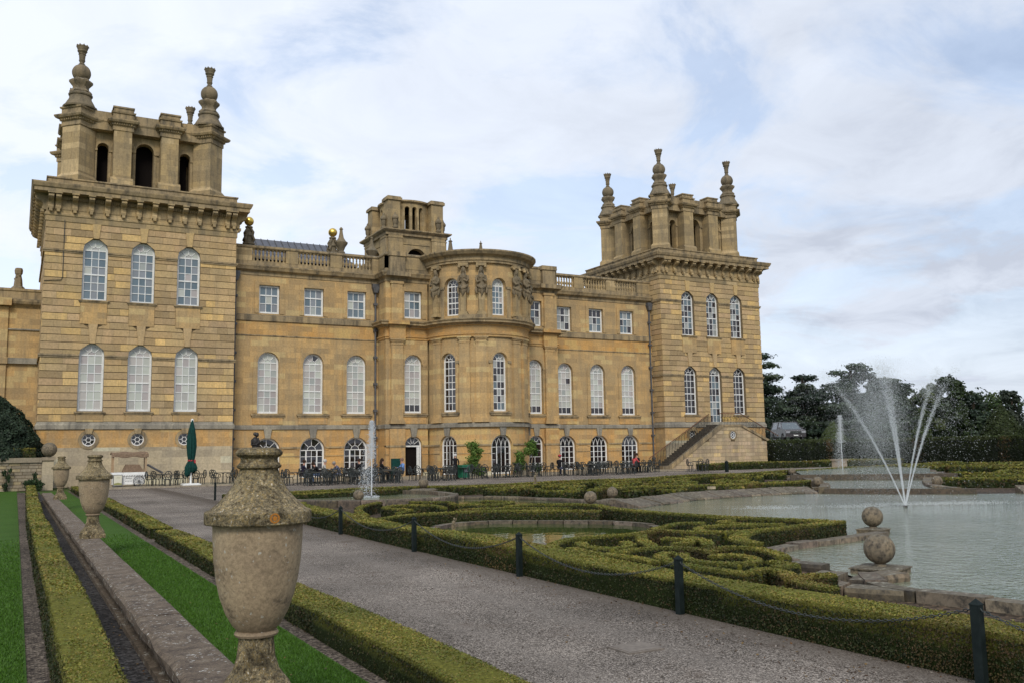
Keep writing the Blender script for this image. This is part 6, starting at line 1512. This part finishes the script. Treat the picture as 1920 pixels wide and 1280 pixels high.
# ---- statues and small pedestals
BRZ = plain('dark_bronze', (.03, .027, .026), .45, metal=.6, nscale=8, c2=(.06, .055, .05))
sx_ = thing('bronze_statue', 'dark bronze figure with bowed head on a pedestal behind the big urn', 'statue', (-17.75, -9.0, 0), .3)
q = MB(); q.box(IDT, -.35, .35, -.35, .35, 0, .15); q.box(IDT, -.28, .28, -.28, .28, .15, 1.2); q.box(IDT, -.34, .34, -.34, .34, 1.2, 1.3); q.build('pedestal', S_fin, sx_)
q = MB(); q.lathe([(.2, 1.3), (.19, 1.6), (.2, 1.9), (.17, 2.1), (.2, 2.35), (.22, 2.5), (.2, 2.62), (.1, 2.7), (.07, 2.74)], seg=12); q.ball((.07, -.04, 2.86), .12, 12, 8, 1.15); q.ball((-.02, 0, 2.9), .11, 10, 6)
q.tube([(-.2, 0, 2.58), (-.24, -.02, 2.3), (-.05, -.2, 2.3), (.1, -.2, 2.45), (.13, -.12, 2.7)], [.07, .06, .055, .05, .03], 7); q.tube([(.2, 0, 2.58), (.25, -.05, 2.32), (.1, -.22, 2.26)], [.07, .06, .04], 7); q.build('figure', BRZ, sx_, True)
def cherub(x, y, z, label, s=1.0, mat=None):
    t_ = thing('small_statue', label, 'statue', (x, y, z), .5)
    a = MB(); a.box(IDT, -.12*s, .12*s, -.12*s, .12*s, 0, .08*s); a.build('base', S_fin, t_)
    a = MB(); a.tube([(-.04*s, 0, .08*s), (-.05*s, .02*s, .25*s), (-.03*s, 0, .4*s), (0, 0, .55*s), (.02*s, 0, .62*s)], [.04*s, .05*s, .07*s, .08*s, .03*s], 8); a.tube([(.05*s, 0, .08*s), (.06*s, -.04*s, .24*s), (.02*s, 0, .4*s)], [.035*s, .045*s, .06*s], 8)
    a.ball((.04*s, -.02*s, .69*s), .065*s, 10, 7); a.tube([(-.07*s, 0, .56*s), (-.13*s, -.05*s, .48*s), (-.08*s, -.12*s, .42*s)], [.03*s, .025*s, .02*s], 6); a.tube([(.07*s, 0, .56*s), (.14*s, -.03*s, .6*s), (.17*s, -.06*s, .72*s)], [.03*s, .025*s, .02*s], 6)
    a.build('figure', mat or S_fin, t_, True)
cherub(-21.75, -44.1, .1, 'little weathered cherub standing on the rim of the still basin', .42)
cherub(-10.3, -27.7, .3, 'small pale figure above the second hedge row near the ball pair', .65)
q = MB(); q.box(IDT, 19.65, 20.35, -17.45, -16.75, 0, .68); q.box(IDT, 19.58, 20.42, -17.52, -16.68, .68, .78); tag(q.build('stone_pedestal', S_wall, tint=(1, .95, .9)), 'square stone pedestal behind the farthest single jet', 'pedestal')
q = MB(); q.box(IDT, -.12, .12, -.08, .08, .0, .09); tag(q.build('floodlight', S_pale, None, loc=(-8.3, -36.5, .3)), 'small white floodlight box on the sloped pool rim', 'floodlight')

# ================================================================== TREES AND SHRUBS
BARK = plain('bark', (.07, .05, .035), .95, nscale=6, c2=(.035, .025, .018), bmp=.03)
def foliage(parent, blobs, n, s, cols, name='crown', flat=1.0, gap=.0):
    """blobs (x, y, z, rx, rz): leaves scattered through each blob's outer half, thinner where a noise field opens gaps"""
    vol = np.array([b_[3]**2*b_[4] for b_ in blobs])**.7; vol /= vol.sum(); P = []; Nn = []; C = []
    cols = np.array(cols)
    for b_, f in zip(blobs, vol):
        k = int(n*f); d = rng.normal(0, 1, (k, 3)); d /= np.linalg.norm(d, axis=1)[:, None]; r = rng.uniform(.25, 1, k)**.45
        lump = 1+.22*np.sin(d[:, 0]*5+b_[0]*3)+.2*np.sin(d[:, 2]*6+b_[1])+.15*np.sin(d[:, 1]*9+b_[2])
        p = d*(r*lump)[:, None]*np.array([b_[3], b_[3], b_[4]])+np.array(b_[:3])
        P.append(p); Nn.append(d*np.array([1, 1, 1/flat])); q = cols[rng.integers(0, len(cols))]
        C.append(np.tile(q, (k, 1)))
    P, Nn, C = np.concatenate(P), np.concatenate(Nn), np.concatenate(C); C = C*rng.uniform(.55, 1.5, (len(C), 1))
    v, c = leafcloud(P, Nn+np.array([0, 0, .4]), s*rng.uniform(.6, 1.4, len(P)), C, .9)
    me = fastmesh(name, v, 4); me.materials.append(LEAF); setcol(me, np.clip(c, .002, 1)); return link(name, me, parent)
def trunk(parent, pts, r0, limbs=()):
    q = MB(); n = len(pts); q.tube(pts, [r0*(1-.75*i/(n-1)) for i in range(n)], 8)
    for a, b_, r in limbs: m_ = [(a[k]+b_[k])/2+(.3 if k == 2 else 0) for k in range(3)]; q.tube([a, m_, b_], [r, r*.7, r*.3], 6)
    q.build('trunk', BARK, parent)
CED = [(.035, .056, .034), (.048, .072, .042), (.026, .044, .028), (.062, .088, .048)]
def cedar(x, y, z0, h, rad, label, n=26000, s=.22, seed=1):
    rd = random.Random(seed); t_ = thing('cedar_tree', label, 'tree', (x, y, z0), 0, 'dark trees beyond the yew hedge'); bl = []; limbs = []
    lev = 9
    for i in range(lev):
        f = i/(lev-1); z = h*(.2+.76*f); rr2 = rad*1.2*(1-.6*f**1.6)
        for k in range(max(3, int(7*(1-f)+3))):
            a = rd.uniform(0, 2*PI); d = rr2*rd.uniform(.15, .88); bx_, by_ = d*math.cos(a), d*math.sin(a); zz = z+rd.uniform(-.4, .4)
            bl.append((bx_, by_, zz, max(rr2, rad*.75)*rd.uniform(.3, .46), h*rd.uniform(.032, .055))); limbs.append(((0, 0, zz-.7), (bx_, by_, zz-.1), .1))
    bl += [(rd.uniform(-.35, .35)*rad, rd.uniform(-.35, .35)*rad, h*q_, rad*.48*(1.15-q_*.7), h*.1) for q_ in (.1, .18, .26, .34, .42, .5, .58, .66, .74, .82)]
    trunk(t_, [(0, 0, -.5), (.1, 0, h*.4), (-.1, .1, h*.75), (0, 0, h*.97)], .5, limbs[::2]); foliage(t_, bl, n, s, CED, flat=.35); return t_
BRD = [(.04, .065, .022), (.06, .085, .028), (.028, .048, .018), (.08, .10, .035)]
def broad(x, y, z0, h, rad, label, n=24000, s=.2, cols=BRD, seed=1, base=.25, nb=26, thin=False):
    rd = random.Random(seed); t_ = thing('broadleaf_tree', label, 'tree', (x, y, z0), 0, 'dark trees beyond the yew hedge'); bl = []; limbs = []
    for i in range(nb):
        a = rd.uniform(0, 2*PI); f = rd.random()**.8; z = h*(base+(1-base)*f*.94); rr2 = rad*1.2*math.sin(PI*min(.96, .25+.62*f+.05))**.6*rd.uniform(.2, .85)
        bl.append((rr2*math.cos(a), rr2*math.sin(a), z, rad*rd.uniform(.16, .32)*(.6 if thin else 1), rad*rd.uniform(.16, .28)*(.6 if thin else 1))); limbs.append(((0, 0, z*.6), (rr2*math.cos(a), rr2*math.sin(a), z), .09))
    if not thin: bl += [(0, 0, h*.5, rad*.6, h*.3), (rad*.3, -rad*.3, h*.3, rad*.6, h*.2), (-rad*.3, rad*.2, h*.3, rad*.6, h*.2)]
    trunk(t_, [(0, 0, -.5), (.1, .1, h*.4), (0, 0, h*.85)], .3 if not thin else .14, limbs[::1 if thin else 2]); foliage(t_, bl, n, s, cols); return t_
cedar(47.2, 18.5, 0, 12.6, 5.2, 'tallest cedar rising right beside the far tower corner', 38000, seed=2)
cedar(44.0, 21.5, 0, 12.2, 4.0, 'cedar half hidden behind the far tower corner', 16000, seed=8)
cedar(50.4, 14.5, 0, 9.9, 3.3, 'dense cedar between the tallest cedar and the flat topped one', seed=3)
cedar(54.2, 10.8, 0, 10.7, 4.6, 'broad flat topped cedar behind the spray of the single jet', 36000, seed=4)
cedar(57.4, 8.0, 0, 9.2, 3.4, 'low spreading cedar directly behind the fan fountain mist', seed=9)
broad(56.3, 9.3, 0, 9.3, 3.0, 'dark full crowned tree filling the gap behind the fountain mist', seed=21, cols=CED)
broad(59.2, 4.9, 0, 8.3, 2.4, 'leafy green tree just right of the vertical fountain jet', seed=5)
broad(60.3, 2.6, 0, 8.9, 2.5, 'tall feathery conifer clump between the right hand jets', seed=6, cols=[(.035, .055, .018), (.05, .07, .03), (.028, .045, .016)])
broad(61.6, .9, 0, 7.3, 1.9, 'rounded dark tree right of the feathery clump', seed=7, cols=CED)
broad(63.5, -2.2, 0, 7.3, 1.5, 'slender dark tree standing above its neighbours near the right edge', seed=11, cols=[(.022, .034, .02), (.035, .045, .03)], n=9000)
broad(65.5, -3.8, 0, 4.9, 2.0, 'low rounded lighter green tree right of the slender one', seed=12, n=8000, cols=[(.06, .08, .025), (.05, .07, .022)])
broad(57.3, -10.9, 0, 7.6, 1.6, 'sparse reddish leaved tree at the right edge of the picture', seed=13, cols=[(.11, .04, .04), (.09, .05, .045), (.14, .07, .06)], n=2600, thin=True, base=.45)
broad(75, 22, 0, 9.0, 5, 'far tree filling the gap behind the cedars', seed=14, n=8000, s=.25); broad(82, 13, 0, 8.0, 5, 'far tree behind the feathery clump', seed=15, n=8000, s=.25); broad(66, 30, 0, 10, 6, 'far tree behind the tallest cedar', seed=16, n=8000, s=.25, cols=CED)
wd = thing('far_woodland', 'continuous mass of distant trees filling the skyline behind the nearer ones', 'woodland'); wd['kind'] = 'stuff'
bl = []
for i in range(46):
    f = i/45; bl.append((52+44*f+random.uniform(-3, 3), 48-40*f+random.uniform(-3, 3), random.uniform(1.5, 4.2), random.uniform(3, 4.6), random.uniform(3, 4.3)))
foliage(wd, bl, 60000, .34, [(.03, .045, .026), (.04, .055, .03), (.024, .036, .022)])
def topiary(x, y, z0, rx, h, label, cols, n=14000, s=.07, cat='topiary', trunk_=True):
    t_ = thing('topiary_dome', label, cat, (x, y, z0), 0); q = MB(); q.lathe([(rx*.92*math.sin(PI*.5*(1-i/8))**.8+.01, h*.97*i/8) for i in range(9)], seg=20); q.build('inner_growth', HBODY, t_, True)
    u = rng.uniform(0, 1, n); a = rng.uniform(0, 2*PI, n); rr2 = rx*np.sin(PI*.5*(1-u))**.8; z = h*u
    lm = 1+.05*np.sin(a*5+z*3)+.04*np.sin(a*9-z*6)
    P = np.stack([rr2*np.cos(a)*lm, rr2*np.sin(a)*lm, z], 1); Nn = np.stack([np.cos(a), np.sin(a), .4+u], 1); cc = np.array(cols)[rng.integers(0, len(cols), n)]*rng.uniform(.5, 1.5, (n, 1))
    v, c = leafcloud(P+Nn*rng.normal(0, .02, (n, 1)), Nn, s*rng.uniform(.6, 1.4, n), cc, 1.0); me = fastmesh('crown', v, 4); me.materials.append(LEAF); setcol(me, c); link('crown', me, t_)
topiary(41.2, -15.3, 0, 2.1, 4.7, 'clipped dark yew dome above the tall hedge at the right edge', [(.03, .045, .014), (.045, .06, .018)], s=.12)
topiary(41.5, 2.5, 0, 1.7, 4.0, 'pale green clipped dome showing above the tall hedge behind the single jet', [(.09, .12, .04), (.07, .1, .03)], s=.12)
topiary(-31.6, -2.2, 1.6, 3.3, 4.3, 'big dark rounded yew bush in front of the side wing at the left edge', [(.03, .05, .028), (.042, .066, .036), (.02, .036, .02)], n=34000, s=.09, cat='bush')
def shrub(x, y, z0, h, label, blobs, n, s, cols, stems, cat='shrub', group=None):
    t_ = thing('climbing_shrub', label, cat, (x, y, z0), 0, group); q = MB()
    for st_ in stems: q.tube(st_, [.05, .04, .03][:len(st_)] if len(st_) < 4 else [.05]*len(st_), 6)
    q.build('stem', plain('pale_bark', (.22, .17, .12), .9) if h > 2 else BARK, t_); foliage(t_, blobs, n, s, cols, 'foliage'); return t_
GL = [(.07, .14, .02), (.10, .18, .03), (.05, .10, .018), (.13, .2, .04)]
shrub(-2.6, -6.35, .07, 2.4, 'bushy bright green climber against the bow, left of the centre window', [(-.1, 0, 2.0, .42, .38), (.15, 0, 1.6, .48, .35), (-.05, 0, 1.1, .42, .4), (-.2, 0, .6, .5, .4), (.4, -.1, .35, .45, .3)], 3800, .075, GL, [[(0, 0, 0), (.1, 0, 1), (0, 0, 2)]])
shrub(1.55, -6.3, .07, 2.4, 'bright green climber with bare pale stems, right of the centre window', [(.3, 0, 2.05, .42, .36), (.1, 0, 1.65, .4, .3), (-.6, 0, 1.25, .35, .45), (-.65, 0, .65, .4, .4), (.75, -.1, .45, .3, .25), (.55, 0, 1.6, .3, .3)], 3600, .075, GL, [[(0, 0, 0), (.05, 0, .7), (.3, 0, 1.8)], [(.1, 0, 0), (.3, 0, .8), (.45, 0, 1.6)], [(-.05, 0, .1), (-.3, 0, .6), (-.6, 0, 1.2)]])
DG = [(.02, .045, .014), (.03, .06, .02), (.05, .07, .02)]
shrub(-28.72, -6.0, 0, 1, 'small round leafy shrub at the end of the box hedge by the garden wall', [(0, 0, .45, .3, .3), (.25, 0, .3, .28, .25), (-.25, 0, .4, .22, .25), (.05, 0, .85, .12, .2)], 2200, .05, DG, [[(0, 0, 0), (0, 0, .4)]])
shrub(-30.05, -5.6, 0, 1, 'thin dark climber trained on the rubble garden wall at the left edge', [(0, 0, .3, .14, .25), (.12, 0, .75, .12, .22), (-.08, 0, 1.0, .12, .18), (.2, 0, 1.1, .1, .12)], 1100, .045, DG, [[(0, 0, 0), (.05, 0, .6), (.1, 0, 1.2)]])

# ================================================================== PARKED CAR on the upper drive
sheetm = MB(); sheetm.box(IDT, 29.2, 37.0, -1.5, 12, -.01, 2.18); link('upper_drive', sheetm.mesh('upper_drive', GRAVEL), kind='structure')
car = thing('parked_car', 'dark off road car parked on the upper drive behind the yew hedge', 'car', (34.3, 1.5, 2.18), R(-38+10))
CP = plain('dark_car_paint', (.07, .065, .07), .22, spec=.6); CG = plain('car_glass', (.13, .16, .18), .06); TY_ = plain('tyre', (.02, .02, .02), .8); CHR = plain('headlamp', (.3, .31, .33), .2)
q = MB(); q.prism(Flat((0, 0), (0, 1), (1, 0)), [(-2.3, .35), (-2.35, .75), (-2.25, .98), (-1.2, 1.12), (-.75, 1.12), (2.0, 1.12), (2.3, 1.0), (2.32, .4)], -.95, .95); q.build('body', CP, car)
q = MB(); q.add([(-.88, -1.15, 1.12), (.88, -1.15, 1.12), (.88, 2.2, 1.12), (-.88, 2.2, 1.12), (-.72, -.45, 1.72), (.72, -.45, 1.72), (.74, 1.9, 1.76), (-.74, 1.9, 1.76)], [(0, 1, 5, 4), (1, 2, 6, 5), (2, 3, 7, 6), (3, 0, 4, 7), (4, 5, 6, 7)]); q.build('cabin_glass', CG, car)
q = MB(); q.box(IDT, -.74, .74, -.42, 1.92, 1.73, 1.8)
for s in (-1, 1):
    for y0_, y1_ in ((-1.15, -.45), (.35, .35), (2.2, 1.9)): q.tube([(s*.89, y0_, 1.12), (s*.735, y1_, 1.75)], .05, 4)
q.build('roof', CP, car)
for s in (-1, 1):
    for y in (-1.45, 1.4):
        q = MB(); q.tube([(s*.72, y, .37), (s*.97, y, .37)], .37, 16); wq = q.build('wheel', TY_, car)
    q = MB(); q.box(IDT, s*.72-.18, s*.72+.18, -2.38, -2.2, .72, .88); q.build('headlight', CHR, car)
    q = MB(); q.box(IDT, s*1.05-.1, s*1.05+.1, -.95, -.8, 1.12, 1.28); q.build('mirror', CP, car)
q = MB(); q.box(IDT, -.5, .5, -2.38, -2.3, .7, .88); q.build('grille', IRON, car)
q = MB(); q.box(IDT, -.2, .2, -2.4, -2.33, .45, .54); q.build('number_plate', WHITE, car)

# ================================================================== FOUNTAIN WATER
m, t, b = newmat('spray'); SPR = m
b.inputs['Base Color'].default_value = (.86, .89, .92, 1); b.inputs['Roughness'].default_value = .25; b.inputs['IOR'].default_value = 1.33
tr = t.nodes.new('ShaderNodeBsdfTransparent'); ms = t.nodes.new('ShaderNodeMixShader'); ms.inputs[0].default_value = .62
t.links.new(tr.outputs[0], ms.inputs[1]); t.links.new(b.outputs[0], ms.inputs[2]); t.links.new(ms.outputs[0], t.nodes['Material Output'].inputs[0])
def drops(name, P, s, parent):
    n = len(P); tet = np.array([[1, 1, 1], [1, -1, -1], [-1, 1, -1], [-1, -1, 1]])*.6
    F = np.array([[0, 1, 2], [0, 3, 1], [0, 2, 3], [1, 3, 2]]); s = s[:, None, None] if hasattr(s, 'shape') else s
    v = P[:, None, :]+tet[None]*s; v = v[:, F].reshape(-1, 3)
    me = fastmesh(name, v, 3); me.materials.append(SPR); return link(name, me, parent, kind='stuff')
RT = np.array([.876, -.482, 0]); FWD = np.array([.482, .876, 0])
ft = thing('fan_fountain', 'large fan shaped fountain throwing five splayed jets from the great pool', 'fountain', (-8.15, -44.23, .04))
q = MB(); q.lathe([(.07, -.06), (.06, .0), (.04, .04)], seg=12); q.build('nozzle', BRZ, ft)
for lat, dep, hh, wd, fl, fh in ((-3.0, .3, 4.15, 1.0, -1.9, 3.4), (-.95, -.5, 4.4, 1.0, -.6, 3.7), (-.3, .4, 4.35, 1.25, -.1, 3.8), (1.5, -.5, 4.2, .8, .6, 3.3), (2.6, .3, 4.2, 1.0, 1.1, 3.4)):
    ap = RT*lat+FWD*dep; n = 4200
    tt = np.clip(np.abs(rng.normal(0, .3, n)), 0, .66); P = ap[None]*tt[:, None]+np.array([0, 0, 1])*(hh*(1-(1-tt)**2))[:, None]
    w2 = (.007+.17*tt**1.9)*wd; P = P+rng.normal(0, 1, (n, 3))*w2[:, None]
    drops('jet', P, .006+.004*rng.uniform(0, 1, n), ft)
    q = MB(); ts = np.linspace(0, .3, 14); q.tube([tuple(ap*t_+np.array([0, 0, hh*(1-(1-t_)**2)])) for t_ in ts], [.016*wd*(1-.9*i/13)+.001 for i in range(14)], 5); q.build('jet_core', SPR, ft)
    ap = RT*fl+FWD*dep; hh = fh
    # the falling side breaks into drops and drift
    n = 1900; tt = .7+rng.uniform(0, 1, n)**.8*1.0; z = hh*(1-(tt-1)**2); P = ap[None]*tt[:, None]*np.array([1, 1, 0])+np.stack([z*0, z*0, z], 1)
    P = P+rng.normal(0, 1, (n, 3))*(.08+.3*np.abs(tt-.7))[:, None]; P = P[P[:, 2] > 0]
    drops('falling_spray', P, .004+.009*rng.uniform(0, 1, len(P))**4, ft)
n = 50000; P = np.array([-.9*1, 0, 2.6])*np.array([1, 1, 1])+rng.normal(0, 1, (n, 3))*np.array([.0, .0, .85]); P[:, 0] = 0
L_ = rng.normal(-.7, .5, n); D_ = rng.normal(0, .5, n); P = RT*L_[:, None]+FWD*D_[:, None]+np.stack([np.zeros(n), np.zeros(n), rng.normal(2.5, .95, n)], 1); P = P[(P[:, 2] > .1) & (P[:, 2] < 4.1)]
drops('mist', P, .0056, ft)
n = 1500; L_ = rng.normal(-.2, 1.7, n); P = RT*L_[:, None]+FWD*rng.normal(0, .8, n)[:, None]+np.stack([np.zeros(n), np.zeros(n), rng.uniform(0, 3.2, n)], 1)
drops('stray_drops', P, .005+.011*rng.uniform(0, 1, n)**3, ft)
for lx in (-3.6, -1.3, 1.2, 2.3, .2):          # where the jets land
    n = 900; P = RT*(lx+rng.normal(0, .55, n))[:, None]+FWD*rng.normal(.2 if lx < 0 else .8, .3, n)[:, None]; P[:, 2] = np.abs(rng.normal(0, .035, n)); drops('splash', P, .009, ft)
def single(x, y, z0, h, label, head=.5, w_=.06):
    t_ = thing('jet_fountain', label, 'fountain', (x, y, z0), 0); a = MB(); a.lathe([(.08, -.1), (.07, .03), (.03, .06)], seg=10); a.build('nozzle', BRZ, t_)
    a = MB(); a.tube([(0, 0, 0), (0, 0, h*.5), (.01, 0, h*.95)], [.016, .022, .03], 6); a.build('jet_core', SPR, t_)
    n = 2600; z = h*(1-rng.uniform(0, 1, n)**1.6*head); f = (h-z)/(h*head); P = RT*(rng.normal(-.03, 1, n)*w_*(.7+.7*f)*np.sqrt(np.clip((h*1.02-z)/(h*.08), 0, 1)))[:, None]+FWD*(rng.normal(0, 1, n)*w_)[:, None]; P[:, 2] = z
    drops('frothy_head', P, .007+.012*rng.uniform(0, 1, n), t_)
    n = 2500; z = rng.uniform(0, h*.7, n); P = RT*(rng.normal(-.16, .15, n)*(1.3-z/h))[:, None]+FWD*rng.normal(0, .15, n)[:, None]; P[:, 2] = z; drops('falling_drops', P, .006+.012*rng.uniform(0, 1, n)**2, t_)
    n = 500; a_ = rng.uniform(0, 2*PI, n); r_ = .3*np.sqrt(rng.uniform(0, 1, n)); P = np.stack([r_*np.cos(a_), r_*np.sin(a_), np.abs(rng.normal(0, .03, n))], 1); drops('splash', P, .01, t_)
single(-17.9, -28.6, .1, 2.85, 'single white jet with a frothy head in the round basin before the palace')
single(12.46, -24.0, .26, 3.2, 'far single white jet in the raised basin left of the fan fountain', w_=.085)
